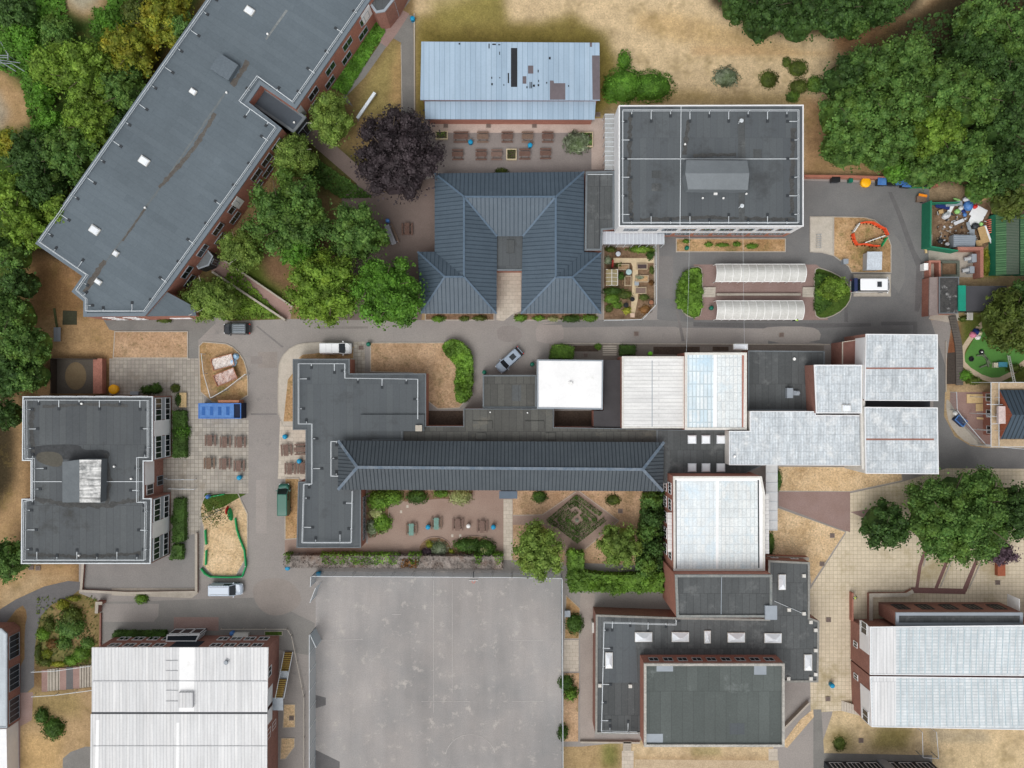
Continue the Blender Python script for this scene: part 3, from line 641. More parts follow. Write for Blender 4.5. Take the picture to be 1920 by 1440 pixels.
def patch_leaves(poly, h, leaf, dens, bump=.25, z0=0.0):
    "leaves over the top and sides of a hedge or a bed of height h whose top outline is poly (world)"
    P = ccw(poly); A = abs(area(P)); n = int(A / (leaf * leaf) * 1.5 * dens)
    xs_ = [q.x for q in P]; ys_ = [q.y for q in P]; pts = []
    while len(pts) < n:
        X = NRG.uniform(min(xs_), max(xs_), n * 2); Y = NRG.uniform(min(ys_), max(ys_), n * 2)
        ok = inpoly([(q.x, q.y) for q in P], X, Y); pts += list(zip(X[ok], Y[ok]))
        if not ok.any(): break
    pts = np.array(pts[:n]); ph = NRG.random(4) * 6
    bz = bump * (np.sin(pts[:, 0] * 2.3 + ph[0]) * np.sin(pts[:, 1] * 2.6 + ph[1]) * .5 + np.sin(pts[:, 0] * 5.1 + ph[2] + pts[:, 1] * 3.3) * .3) + NRG.normal(size=n) * bump * .4
    C = np.column_stack([pts, np.maximum(.05, z0 + h + bz - .05)]); V = [quads(C, NRG.normal(size=(n, 3)) * .6 + [0, 0, 1], leaf * (.6 + .8 * NRG.random(n)))]
    for i in range(len(P)):
        a, b = P[i], P[(i + 1) % len(P)]; L = (b - a).length; m = int(L * h / (leaf * leaf) * 1.2 * dens) + 1
        s = NRG.random((m, 1)); q = np.array(a)[None] * (1 - s) + np.array(b)[None] * s; nn = np.array([(b - a).y, -(b - a).x]) / (L + 1e-6)
        q = q + nn * (NRG.normal(size=(m, 1)) * leaf * .35)
        C = np.column_stack([q, z0 + NRG.random(m) * h]); V.append(quads(C, NRG.normal(size=(m, 3)) * .5 + [nn[0], nn[1], .4], leaf * (.6 + .8 * NRG.random(m))))
    return np.concatenate(V)
def hedge(poly_px, h, fol, label, name='hedge', cat='hedge', leaf=.24, dens=1.0, bump=.2, group=None, kind=None, clump=0):
    P = ccw(W2(poly_px, h)); cx = sum(q.x for q in P) / len(P); cy = sum(q.y for q in P) / len(P)
    V = patch_leaves(P, h, leaf, dens, bump); m = MB()
    if clump:
        A = abs(area(P)); L = []; xs_ = [q.x for q in P]; ys_ = [q.y for q in P]
        while len(L) < A / (clump * clump * 1.9):
            x, y = NRG.uniform(min(xs_), max(xs_)), NRG.uniform(min(ys_), max(ys_))
            if inpoly([(q.x, q.y) for q in P], np.array([x]), np.array([y]))[0]: L.append(((x, y, h * (.72 + .35 * NRG.random())), clump * (.7 + .5 * NRG.random())))
        V = np.concatenate([V] + [lobe_leaves(a, r, int(5.5 * r * r / (leaf * leaf) * dens), leaf) for a, r in L] + [lumps(L, .7)])
    else: pass
    m = MB(); m.prism(inset(P, min(.12, .1)), 0.0, h * .9)
    me = mesh_np(name, V - np.array([cx, cy, 0]), None, fol)
    root = thing(name, label, cat, (cx, cy, 0), group)
    o = bpy.data.objects.new('foliage', me); col.objects.link(o); o.parent = root; m.build('stems', fol, root)
    return root
def bush(px, py, rx, h, fol, label, name='shrub', cat='shrub', ry=None, leaf=.22, dens=1.0, group=None, asp=1.0):
    c = W(px, py, h * .6); rx *= 1.12; ry = ry * 1.12 if ry else rx; rx = rx / PXM; ry = ry / PXM; root = thing(name, label, cat, (c.x, c.y, 0), group); lob = []
    n = int((3.14 * rx * ry + 3.14 * (rx + ry) * h * .6) / (leaf * leaf) * 1.9 * dens); d = NRG.normal(size=(n, 3)); d[:, 2] = np.abs(d[:, 2]); d /= np.linalg.norm(d, axis=1, keepdims=True)
    ph = NRG.random(5) * 6; wob = 1 + .09 * np.sin(d[:, 0] * 5 / max(.5, .4) + ph[0]) * np.sin(d[:, 1] * 6 + ph[1]) + .07 * np.sin(d[:, 0] * 9 + ph[2] + d[:, 1] * 7) + .06 * NRG.normal(size=n)
    wob -= .28 * (NRG.random(n) < .22); C = d * wob[:, None] * np.array([rx * .96, ry * .96, h * .92]) + np.array([c.x, c.y, 0])
    V = [quads(C, d + NRG.normal(size=(n, 3)) * .5, leaf * (.6 + .8 * NRG.random(n)), asp)]; k1, k2 = 12, 5
    for i in range(k2):
        for j in range(k1):
            q = [(math.sin(1.57 * (i + u) / k2) * math.cos(6.283 * (j + v) / k1), math.sin(1.57 * (i + u) / k2) * math.sin(6.283 * (j + v) / k1), math.cos(1.57 * (i + u) / k2)) for u, v in ((0, 0), (1, 0), (1, 1), (0, 1))]
            V.append(np.array([(c.x + x * rx * .8, c.y + y * ry * .8, z * h * .75) for x, y, z in q]))
    me = mesh_np('foliage', np.concatenate(V) - np.array([c.x, c.y, 0]), None, fol)
    o = bpy.data.objects.new('foliage', me); col.objects.link(o); o.parent = root
    m = MB(); m.tube([(c.x, c.y, 0), (c.x, c.y, h * .5)], .05, .03, 6); m.build('stem', bark, root)
    return root
# ---------------------------------------------------------------- buildings
def cen(P): return sum(q.x for q in P) / len(P), sum(q.y for q in P) / len(P)
def building(name, label, pp, h, wall, roof, par=None, eave=0.0, marks=(), cat='building', z0=0.0, root=None, roofname='roof', thick=.22, wp=None):
    P = ccw(W2(pp, h)); cx, cy = cen(P)
    if root is None: root = thing(name, label, cat, (cx, cy, 0))
    m = MB(); m.prism(ccw(W2(wp, h)) if wp else (inset(P, eave) if eave else inset(P, .02)), z0, h - .1, top=False); m.build('wall', wall, root)
    m = MB(); mats = [roof]
    if par:
        m.poly([(q.x, q.y, h) for q in inset(P, par[0] * .5)])
    else:
        m.prism(P, h - thick, h, bottom=True)
    for k, (q, mt) in enumerate(marks):
        if mt not in mats: mats.append(mt)
        m.poly([(v.x, v.y, h + .006 + .003 * k) for v in ccw(W2(q, h))], mats.index(mt))
    ro = m.build(roofname, mats, root)
    if par:
        k = MB(); k.ring(P, par[0], h - .12, h + par[1]); k.build('parapet', par[2], root)
    return root
def windows(root, a, b, h, n, wd, z0, z1, m0=1.0, m1=1.0, fr=None, eave=0.0, mull=2, sill=False, gl=None):
    A = W(*a, h).to_2d(); B = W(*b, h).to_2d(); d = (B - A).normalized(); nn = Vector((d.y, -d.x)); L = (B - A).length
    fr = fr or white
    for i in range(n):
        s = m0 + (L - m0 - m1 - wd) * (i / max(1, n - 1) if n > 1 else .5)
        o = A - nn * eave; c0 = o + d * s; rz = math.atan2(d.y, d.x)
        f = MB(); t = .07
        for zz in (z0, z1 - t): f.box(((c0 + d * wd / 2) + nn * .03).to_3d() + Vector((0, 0, zz + t / 2)), (wd, .1, t), rz)
        for k in range(mull + 1):
            q = c0 + d * (t / 2 + (wd - t) * k / mull) + nn * .03; f.box((q.x, q.y, (z0 + z1) / 2), (t, .098, z1 - z0 - 2 * t), rz)
        if sill: q = c0 + d * wd / 2 + nn * .09; f.box((q.x, q.y, z0 - .05), (wd + .2, .2, .08), rz)
        w_ = f.build('window', fr, root)
        g = MB(); q = c0 + d * wd / 2 + nn * .012; g.box((q.x, q.y, (z0 + z1) / 2), (wd - .04, .02, z1 - z0 - .04), rz); g.build('pane', gl or glass, w_)
def panel(root, a, b, h, s0, s1, z0, z1, mat, eave=0.0, th=.05, name='cladding_panel'):
    A = W(*a, h).to_2d(); B = W(*b, h).to_2d(); d = (B - A).normalized(); nn = Vector((d.y, -d.x)); L = (B - A).length
    q = A - nn * eave + d * (s0 + s1) / 2 * L + nn * th / 2; m = MB(); m.box((q.x, q.y, (z0 + z1) / 2), ((s1 - s0) * L, th, z1 - z0), math.atan2(d.y, d.x))
    return m.build(name, mat, root)
POSTM = {}
def guard(root, path, z, step=2.5, foot=1, side=-1, closed=False, hgt=1.0, pads=True):
    "free-standing roof edge guard rail; path is where its top rail shows in the photo"
    P = [W(x, y, z + hgt) for x, y in path]
    if closed: P = P + [P[0]]
    m = MB()
    for i in range(len(P) - 1):
        a, b = P[i], P[i + 1]; m.bar(a, b, .065, .06)
        dn = Vector((0, 0, -.5)); m.bar(a + dn, b + dn, .045, .05)
    r = m.build('guard_rail', railm, root)
    for i in range(len(P) - 1):
        a, b = P[i], P[i + 1]; L = (b - a).length; d = (b - a).normalized(); nn = Vector((d.y, -d.x, 0)) * side
        k = max(1, int(L / step))
        for j in range(k):
            q = a + d * (L * (j + .5) / k); f = 1.3 if j % 2 else .55; key = 'p%d' % (j % 2)
            if key not in POSTM:
                mm = MB(); mm.box((0, 0, .5 * hgt), (.07, .07, hgt)); mm.box((f / 2, 0, .05), (f, .09, .06)); mm.box((f, 0, .05), (.45, .36, .1), m=1)
                o = mm.build('rail_post', [railm, pad]); POSTM[key] = o.data; bpy.data.objects.remove(o)
            o = bpy.data.objects.new('rail_post', POSTM[key]); col.objects.link(o); o.parent = r
            o.location = Vector((q.x, q.y, z)) - ORG[r.name]; o.rotation_euler = (0, 0, math.atan2(nn.y, nn.x))
def bbox_part(root, px, py, z, sx, sy, h, mat, name='roof_box', rz=0.0, m2=None):
    c = W(px, py, z + h); m = MB(); m.box((c.x, c.y, z + h / 2), (sx, sy, h), rz); o = m.build(name, mat, root); return o
def skylight(root, px, py, z, sx, sy, rz=0.0, pyr=False, kerbc=None, hh=.35):
    c = W(px, py, z + hh); m = MB(); Q = Matrix.Rotation(rz, 3, 'Z')
    m.box((c.x, c.y, z + hh * .4), (sx, sy, hh * .8), rz); f = m.build('skylight', kerbc or offw, root); g = MB(); b = .06 if pyr else .05
    pt = [Vector((x * (sx / 2 - b), y * (sy / 2 - b), 0)) for x, y in ((-1, -1), (1, -1), (1, 1), (-1, 1))]
    base = [Q @ p_ + Vector((c.x, c.y, z + hh * .8 + .002)) for p_ in pt]
    if pyr:
        e = max(0, (max(sx, sy) - min(sx, sy)) / 2 * .35); dx = Vector((e, 0, 0)) if sx > sy else Vector((0, e, 0)); up = Vector((c.x, c.y, z + hh * .8 + min(sx, sy) * .42))
        a, b2 = up - Q @ dx, up + Q @ dx
        if sx > sy: fs = [(base[0], base[1], b2, a), (base[1], base[2], b2), (base[2], base[3], a, b2), (base[3], base[0], a)]
        else: fs = [(base[1], base[2], b2, a), (base[2], base[3], b2), (base[3], base[0], a, b2), (base[0], base[1], a)]
        for q in fs: g.poly(q)
    else:
        mid = [Q @ (p_ * .8) + Vector((c.x, c.y, z + hh * .8 + .16)) for p_ in pt]
        for i in range(4): j = (i + 1) % 4; g.poly((base[i], base[j], mid[j], mid[i]))
        g.poly(mid)
    g.build('dome', domeg, f)
def pole_mast(root, px, py, z, h=1.6):
    c = W(px, py, z); m = MB(); m.tube([(c.x, c.y, z), (c.x, c.y, z + h)], .04, .04, 6); m.bar((c.x - .35, c.y - .2, z + h * .9), (c.x + .35, c.y + .2, z + h * .9), .05, .05); m.lathe((c.x + .1, c.y, z + h * .8), [(.05, 0), (.28, .08), (.3, .12)], 10); m.build('antenna', railm, root)
def vent(root, px, py, z, r=.16, h=.4, mat=None):
    c = W(px, py, z + h); m = MB(); m.lathe((c.x, c.y, z), [(r * .6, 0), (r * .6, h * .7), (r, h * .72), (r * .8, h)], 12); m.build('roof_vent', mat or whitep, root)
def conduit(root, pts, z, name='cable', wd=.09, mat=None):
    P = [W(x, y, z + .05) for x, y in pts]; m = MB()
    for a, b in zip(P, P[1:]): m.bar(a, b, wd, .06)
    m.build(name, mat or railm, root)
def slopes(root, faces, mats, pitch=.6, sw=.07, sh=.06, name='roof'):
    "sloping roof planes given as photo points with heights; standing seams run down each plane"
    m = MB()
    for pts in faces:
        mi = 0
        if isinstance(pts[-1], int): mi = pts[-1]; pts = pts[:-1]
        Q = [W(*p_) for p_ in pts]
        n = Vector((0, 0, 0))
        for i in range(len(Q)): n += Q[i].cross(Q[(i + 1) % len(Q)])
        n.normalize()
        if n.z < 0: Q = Q[::-1]; n = -n
        m.poly(Q, mi)
        d = Vector((0, 0, -1)) - n * (Vector((0, 0, -1)).dot(n)); d.normalize(); e = n.cross(d)
        uv = [((q - Q[0]).dot(e), (q - Q[0]).dot(d)) for q in Q]; u0, u1 = min(u for u, v in uv), max(u for u, v in uv)
        k = int((u1 - u0) / pitch)
        for i in range(k + 1):
            u = u0 + (u1 - u0 - k * pitch) / 2 + i * pitch; vs = []
            for j in range(len(uv)):
                (a, va), (b, vb) = uv[j], uv[(j + 1) % len(uv)]
                if (a - u) * (b - u) < 0: vs.append(va + (vb - va) * (u - a) / (b - a))
            if len(vs) >= 2 and max(vs) - min(vs) > .1:
                pa = Q[0] + e * u + d * min(vs); pb = Q[0] + e * u + d * max(vs); x = e * sw / 2; t_ = n * sh
                lo = n * -.02
                m.poly((pa - x + t_, pb - x + t_, pb + x + t_, pa + x + t_), mi + 1); m.poly((pa - x + lo, pb - x + lo, pb - x + t_, pa - x + t_), mi + 1); m.poly((pb + x + lo, pa + x + lo, pa + x + t_, pb + x + t_), mi + 1)
    return m.build(name, mats, root)
def ridge(root, lines, mat, wd=.35, name='ridge_capping'):
    m = MB()
    for a, b in lines: m.bar(W(*a) + Vector((0, 0, .05)), W(*b) + Vector((0, 0, .05)), wd, .1)
    m.build(name, mat, root)
def wallbox(root, pp, z0, z1, zr, mat, name='wall'):
    m = MB(); m.prism(inset(ccw(W2(pp, zr)), .35), z0, z1, top=False); m.build(name, mat, root)

# --- 1 long three-wing teaching block, north-west
H1 = 6.6
p1 = [(457, -100), (387, 0), (67, 457), (155, 518), (135, 547), (157, 565), (157, 594), (272, 593), (313, 545), (446, 360), (529, 241), (467, 192), (489, 160), (555, 205), (695, 0), (763, -100)]
def jag(path, w0, seed=1):
    rr = random.Random(seed); P = []
    for a, b in zip(path, path[1:]):
        n = max(2, int(math.dist(a, b) / 5)); P += [(a[0] + (b[0] - a[0]) * i / n, a[1] + (b[1] - a[1]) * i / n) for i in range(n)]
    P.append(path[-1]); L = []; Rr = []
    for i in range(len(P)):
        a, b = P[max(0, i - 1)], P[min(len(P) - 1, i + 1)]; d = math.dist(a, b) or 1; nx_, ny_ = -(b[1] - a[1]) / d, (b[0] - a[0]) / d
        L.append((P[i][0] + nx_ * w0 * rr.uniform(.3, 1.2), P[i][1] + ny_ * w0 * rr.uniform(.3, 1.2))); Rr.append((P[i][0] - nx_ * w0 * rr.uniform(.3, 1.2), P[i][1] - ny_ * w0 * rr.uniform(.3, 1.2)))
    return L + Rr[::-1]
stain = M('brown_roof_stain', (94, 92, 88), (84, 76, 70), .6, 1.5, .2, 5)
b1 = building('teaching_block', 'long slate grey flat roofed teaching block lying diagonally beside the woodland', p1, H1, brick, felt_l, (.55, .14, M('roof_edge_trim', (112, 122, 130), (104, 114, 122), .5, 1, .05)), .0,
    marks=[(jag([(424, 172), (300, 352), (160, 545)], 2.2, 3), M('thin_roof_stain', (106, 112, 114), (98, 104, 107), .5, 1.5, .1)), (jag([(402, 213), (375, 262), (335, 312), (298, 352)], 5, 1), stain), (jag([(466, 115), (436, 160)], 6, 2), stain), (jag([(196, 488), (176, 520), (158, 548)], 6, 4), stain), (jag([(272, 392), (250, 423), (230, 452)], 2.5, 5), stain),
           ([(536, 18), (540, 20), (500, 75), (497, 73)], M('pale_lichen', (128, 132, 132), (112, 118, 120), .5, 1.5, .2))])
building('', '', [(312, 547), (364, 575), (368, 592), (272, 593)], 6.2, brick, felt_l, None, 0, root=b1, roofname='lower_roof')
building('', '', [(489, 160), (555, 205), (575, 220), (551, 250), (467, 192)], 4.6, dgrey, M('entrance_roof', (76, 84, 92), (70, 77, 85), .5, .5, .06), (.4, .12, feltedge), 0, root=b1, roofname='entrance_roof')
for (a, b_, n) in (((313, 545), (446, 360), 4), ((446, 360), (529, 241), 3), ((555, 205), (695, 0), 4)):
    windows(b1, a, b_, H1, n, 2.2, 1.0, 2.7, 1.4, 2.4, alum); windows(b1, a, b_, H1, n, 2.2, 3.7, 5.5, 2.6, 1.2, alum)
panel(b1, (555, 205), (695, 0), H1, .86, .97, 3.3, 6.3, white, th=.04); panel(b1, (555, 205), (695, 0), H1, .0, .05, 2.6, 6.0, lgrey, th=.04)
panel(b1, (446, 360), (529, 241), H1, -.18, -.05, 2.8, 6.0, white, th=.04)
windows(b1, (551, 250), (575, 220), 4.6, 1, 2.2, .3, 3.4, .3, .3, alum, mull=2)
windows(b1, (157, 594), (272, 593), H1, 2, 2.0, 1.0, 2.4, 2, 2, mull=2); windows(b1, (157, 594), (272, 593), H1, 2, 2.0, 3.7, 5.2, 2, 2)
windows(b1, (272, 593), (366, 592), 6.2, 1, 3.2, 1.6, 2.6, 1, 1)
guard(b1, [(400, -18), (391, 0), (72, 453), (162, 515), (142, 544), (160, 560), (160, 583), (269, 583), (452, 330), (516, 238), (448, 189), (482, 142), (548, 190), (680, 0), (695, -20)], H1, 3.2, side=-1)
for q in (((420, 125), 3.0, 2.6, .7), ):
    bbox_part(b1, q[0][0], q[0][1], H1, 3.2, 2.7, .95, M('hatch_felt', (102, 112, 120), (94, 104, 112)), 'roof_hatch', R(-33))
for x, y, sx, sy in ((467, 19, 1.4, 1.0), (361, 171, 1.0, .75), (269, 301, 1.5, 1.1), (176, 431, 1.5, 1.1), (216, 475, .8, .8), (183, 528, 1.0, .7)): skylight(b1, x, y, H1, sx, sy, R(-34))
for x, y in ((501, 63), (424, 173), (271, 389)): vent(b1, x, y, H1)
vent(b1, 551, 229, 4.6)
# its glazed stair tower at the top edge of the picture
b1b = building('entrance_wing', 'grey framed glass entrance at the top end of the diagonal teaching block', [(690, 5), (705, 25), (722, 22), (741, -2), (760, -40), (700, -60), (668, -20)], 5.5, brickd, felt_d, (.35, .1, alum))
windows(b1b, (705, 25), (741, -2), 5.5, 3, .9, .4, 2.4, .2, .2, alum, mull=1); windows(b1b, (705, 25), (741, -2), 5.5, 3, .9, 2.9, 5.0, .2, .2, alum, mull=1)
# entrance canopy wall fragments beside the birch trees
cnp = building('entrance_porch', 'small grey porch with glazed doors under the long diagonal block', [(378, 455), (400, 480), (392, 498), (372, 505), (358, 484)], 3.0, dgrey, feltedge, (.2, .08, alum), cat='porch')
windows(cnp, (392, 498), (400, 480), 3.0, 1, .9, .2, 2.6, .1, .1, alum)
# --- 2 square block on the left
H2 = 6.6
p2 = [(43, 743), (287, 743), (287, 865), (270, 865), (270, 934), (285, 934), (283, 1057), (40, 1057), (41, 935), (58, 935), (58, 864), (42, 864)]
dirt = M('roof_dirt', (70, 71, 71), (84, 84, 82), .6, 1.2, .2, 4)
ws = M('wet_stain', (58, 60, 62), (74, 76, 78), .6, 1.2, .1)
b2 = building('square_block', 'square dark flat roofed block with white edge rails behind the slab terrace', p2, H2, brickd, felt_d, (.16, .12, railm),
    marks=[(smooth([(66, 835), (150, 832), (155, 845), (205, 842), (206, 862), (120, 862), (62, 858), (55, 845)]), ws), (smooth([(70, 846), (118, 848), (118, 880), (66, 866)]), M('algae_stain', (84, 82, 74), (92, 88, 80), .5, 1, .1)), (jag([(62, 934), (120, 946), (200, 948), (262, 936)], 6, 7), dirt), (jag([(198, 850), (206, 900), (200, 945)], 5, 8), dirt), (jag([(52, 1040), (150, 1044), (264, 1038)], 4, 9), dirt), (jag([(62, 765), (58, 800), (62, 850)], 5, 10), dirt), (jag([(80, 762), (160, 758), (240, 760)], 3.5, 11), dirt)])
guard(b2, [(46, 750), (276, 751), (276, 858), (256, 858), (256, 942), (272, 942), (270, 1051), (43, 1051), (45, 940), (61, 938), (61, 860), (47, 860)], H2, 2.6, side=1, closed=True)
m = MB(); q = [W(117, 866, H2 + 1.6), W(117, 942, H2 + 1.6), W(149, 942, H2 + 2.3), W(149, 862, H2 + 2.3), W(190, 862, H2 + 1.8), W(188, 942, H2 + 1.8)]
for i in range(6): q[i].x, q[i].y = q[i].x, q[i].y
m.poly((q[0], q[1], q[2], q[3]), 0); m.poly((q[3], q[2], q[5], q[4]), 1)
lo = [Vector((v.x, v.y, H2)) for v in q]
for a, b in ((1, 0), (2, 1), (5, 2), (4, 5), (3, 4), (0, 3)): m.poly((q[a], lo[a], lo[b], q[b]), 0)
m.build('plant_room', [M('plant_room_grey', (106, 112, 116), (96, 102, 106), .5, .8, .06), M('streaked_sheet', (212, 212, 210), (96, 100, 102), .75, .7, .1, 4, 0, streak=(.25, 3, .5))], b2)
conduit(b2, [(61, 903), (116, 903)], H2); conduit(b2, [(190, 903), (268, 903)], H2)
for x, y in ((152, 757), (213, 875), (245, 898), (147, 1042)): vent(b2, x, y, H2)
E2 = [((283, 1057), (285, 934)), ((287, 865), (287, 743))]
for a, b_ in E2:
    for s0, s1 in ((.02, .37), (.63, .98)):
        panel(b2, a, b_, H2, s0, s1, .6, 6.3, alum, th=.04)
    panel(b2, a, b_, H2, .38, .62, .5, 6.3, white, th=.06)
    for z0, z1 in ((.9, 2.6), (3.9, 6.0)):
        L = (W(*b_, H2) - W(*a, H2)).length
        windows(b2, a, b_, H2, 1, 3.4, z0, z1, .2, L - 3.8, mull=4, eave=-.05); windows(b2, a, b_, H2, 1, 3.4, z0, z1, L - 3.8, .2, mull=4, eave=-.05)
panel(b2, (270, 934), (270, 865), H2, .35, .98, 3.3, 6.3, white, th=.05); windows(b2, (270, 934), (270, 865), H2, 1, 1.6, 3.6, 5.8, .3, 3.6); windows(b2, (270, 934), (270, 865), H2, 1, 1.5, .2, 2.3, 1.2, 2.7, alum)
windows(b2, (287, 743), (43, 743), H2, 6, 1.6, 3.9, 5.6, 2, 2)
# --- 3 white twin-roof hall bottom left
H3 = 6.8
b3 = building('white_roofed_hall', 'brick hall with two long white profiled roofs at the bottom left', [(172, 1214), (503, 1214), (501, 1335), (172, 1335)], H3, brickd, sheetv, None, .35,
    marks=[([(336, 1214), (365, 1214), (364, 1334), (336, 1334)], whitero)])
building('', '', [(170, 1339), (501, 1339), (499, 1800), (166, 1800)], H3, brickd, sheetv, None, .35, root=b3, marks=[([(180, 1350), (186, 1350), (182, 1600), (176, 1600)], whitero), ([(331, 1355), (336, 1355), (334, 1600), (328, 1600)], whitero)])
m = MB(); a, b_ = W(172, 1337, H3 - .1), W(501, 1337, H3 - .1); m.bar(a, b_, .5, .1); m.build('valley_gutter', dgrey, b3)
for yy in (1277, 1399):
    conduit(b3, [(174, yy), (500, yy)], H3, 'roof_joint', .07, M('joint_grey', (190, 192, 194)))
for yy in (1239, 1258, 1277, 1295, 1315): conduit(b3, [(311, yy), (333, yy)], H3 + .02, 'roof_joint', .08, M('joint_grey', (190, 192, 194)))
bbox_part(b3, 348, 1313, H3, 2.1, 2.2, .5, sheetv, 'roof_box'); vent(b3, 423, 1243, H3, .35, .5, alum)
windows(b3, (503, 1214), (372, 1214), H3, 4, 1.6, 3.9, 5.4, 1.5, 1.0, eave=.35); windows(b3, (503, 1214), (372, 1214), H3, 4, 1.6, .9, 2.4, 1.5, 1.0, eave=.35)
windows(b3, (310, 1214), (172, 1214), H3, 4, 1.6, 3.9, 5.4, 1.0, 1.5, eave=.35); windows(b3, (310, 1214), (172, 1214), H3, 4, 1.6, .9, 2.4, 1.0, 1.5, eave=.35)
windows(b3, (501, 1335), (503, 1214), H3, 2, 1.5, 3.9, 5.6, 1.0, 3.5, eave=.35); windows(b3, (499, 1440), (501, 1339), H3, 2, 1.5, 3.9, 5.6, 1, 3, eave=.35); windows(b3, (499, 1440), (501, 1339), H3, 2, 1.2, 1.2, 3.0, 1, 3, eave=.35)
panel(b3, (501, 1335), (503, 1214), H3, .02, .3, 3.2, 6.4, white, .35); panel(b3, (499, 1440), (501, 1339), H3, .72, .99, 3.2, 6.4, white, .35)
pch = building('glazed_stair_porch', 'black panelled stair porch with white frame on the north wall of the white roofed hall', [(313, 1190), (375, 1189), (368, 1203), (311, 1203)], 3.0, dgrey, M('porch_black', (44, 50, 58), (38, 44, 52), .5, 1, .05), (.18, .1, white), cat='porch')
windows(pch, (375, 1189), (313, 1190), 3.0, 3, 1.5, .3, 2.7, .15, .15, mull=1); windows(pch, (368, 1203), (375, 1189), 3.0, 1, .9, .3, 2.7, .1, .1)
panel(b3, (365, 1214), (311, 1214), H3, 0, 1, 2.9, 6.6, M('porch_black', (44, 50, 58)), .35)
# --- 4 pale blue hall
H4 = 4.6
b4 = building('pale_blue_hall', 'single storey hall with pale blue seamed roof and dark bare patches beside the dry field', [(790, 78), (1124, 80), (1125, 188), (788, 187)], H4, brickd, skyblue, None, .3,
    marks=[([(958, 90), (970, 90), (970, 163), (958, 163)], darkpatch), ([(1031, 151), (1038, 151), (1039, 156), (1060, 156), (1060, 187), (1031, 187)], brownpatch), ([(1110, 104), (1124, 104), (1125, 187), (1111, 187)], brownpatch),
           ([(990, 123), (1000, 123), (1000, 138), (990, 138)], brownpatch), ([(980, 143), (987, 143), (987, 157), (980, 157)], brownpatch), ([(1106, 80), (1110, 80), (1110, 88), (1106, 88)], brownpatch)] +
          [(rect(x, y, x + a, y + b), darkpatch) for x, y, a, b in ((916, 82, 2, 9), (923, 82, 7, 2.5), (934, 83, 4, 2), (936, 97, 1.6, 6), (921, 144, 2, 4), (921, 156, 3, 4), (936, 145, 2, 2), (952, 137, 2.5, 19), (944, 158, 1.5, 3), (1008, 131, 2, 5), (1029, 107, 3.5, 4.5), (1009, 150, 1.5, 4), (1008, 158, 3, 4), (993, 154, 1.5, 12), (996, 154, 1.5, 12), (999, 159, 4, 4), (987, 162, 2, 4), (1024, 154, 2, 3), (1065, 160, 2, 3), (860, 81, 3, 3))])
building('', '', [(796, 190), (1117, 190), (1115, 224), (797, 223)], 3.3, brick, skyblue, None, .3, root=b4, roofname='lower_roof')
# --- 5 U-shaped hipped roof
e, r = 3.4, 5.5
b5 = thing('hip_roofed_classrooms', 'classroom block with slate blue hipped roof wrapped round a small courtyard', 'building', tuple(W(955, 455, 0)))
fL = [(870, 369, r), (1042, 369, r), (980, 443, e), (932, 443, e)]
faces = [[(815, 325, e), (1095, 322, e), (1042, 369, r), (870, 369, r)], fL,
    [(815, 325, e), (870, 369, r), (870, 519, r), (815, 472, e)], [(870, 369, r), (932, 443, e), (931, 588, e), (870, 519, r)],
    [(815, 472, e), (870, 519, r), (834, 519, r), (783, 472, e)], [(783, 472, e), (834, 519, r), (789, 588, e)], [(789, 588, e), (834, 519, r), (870, 519, r), (931, 588, e)],
    [(1042, 369, r), (1095, 322, e), (1095, 472, e), (1042, 520, r)], [(1042, 369, r), (1042, 520, r), (977, 588, e), (980, 443, e)],
    [(1095, 472, e), (1127, 474, e), (1073, 520, r), (1042, 520, r)], [(1127, 474, e), (1127, 588, e), (1073, 520, r)], [(977, 588, e), (1127, 588, e), (1073, 520, r), (1042, 520, r)]]
slopes(b5, faces, [steelblue, seam], .62, .08, .05)
ridge(b5, [((870, 369, r), (1042, 369, r)), ((870, 369, r), (870, 519, r)), ((834, 519, r), (870, 519, r)), ((834, 519, r), (789, 588, e)), ((870, 519, r), (931, 588, e)), ((834, 519, r), (783, 472, e)), ((815, 325, e), (870, 369, r)),
    ((1042, 369, r), (1042, 520, r)), ((1042, 520, r), (1073, 520, r)), ((1042, 520, r), (977, 588, e)), ((1073, 520, r), (1127, 588, e)), ((1073, 520, r), (1127, 474, e)), ((1095, 322, e), (1042, 369, r)), ((870, 369, r), (932, 443, e)), ((1042, 369, r), (980, 443, e))], M('blue_ridge', (82, 100, 117), (90, 108, 126), .5, 1, .08, rough=.5), .28)
wallbox(b5, [(815, 325), (815, 472), (783, 472), (789, 588), (931, 588), (932, 443), (980, 443), (977, 588), (1127, 588), (1127, 474), (1095, 472), (1095, 322)], 0, e - .02, e, brick)
m = MB(); m.prism(ccw(W2([(930, 441), (981, 441), (980, 506), (930, 506)], 3.0)), 0, 3.0, mt=1); m.build('flat_roof', [brick, felt_d], b5)
m = MB(); m.strip(W2([(932, 506), (979, 506)], 3.1), .3, 2.9, 3.2); m.build('parapet', feltedge, b5)
bbox_part(b5, 957, 462, 3.0, 1.2, 2.0, .15, felt_x, 'roof_hatch')
windows(b5, (815, 372), (815, 460), e, 3, 1.6, .9, 2.4, .6, .6, eave=.35)
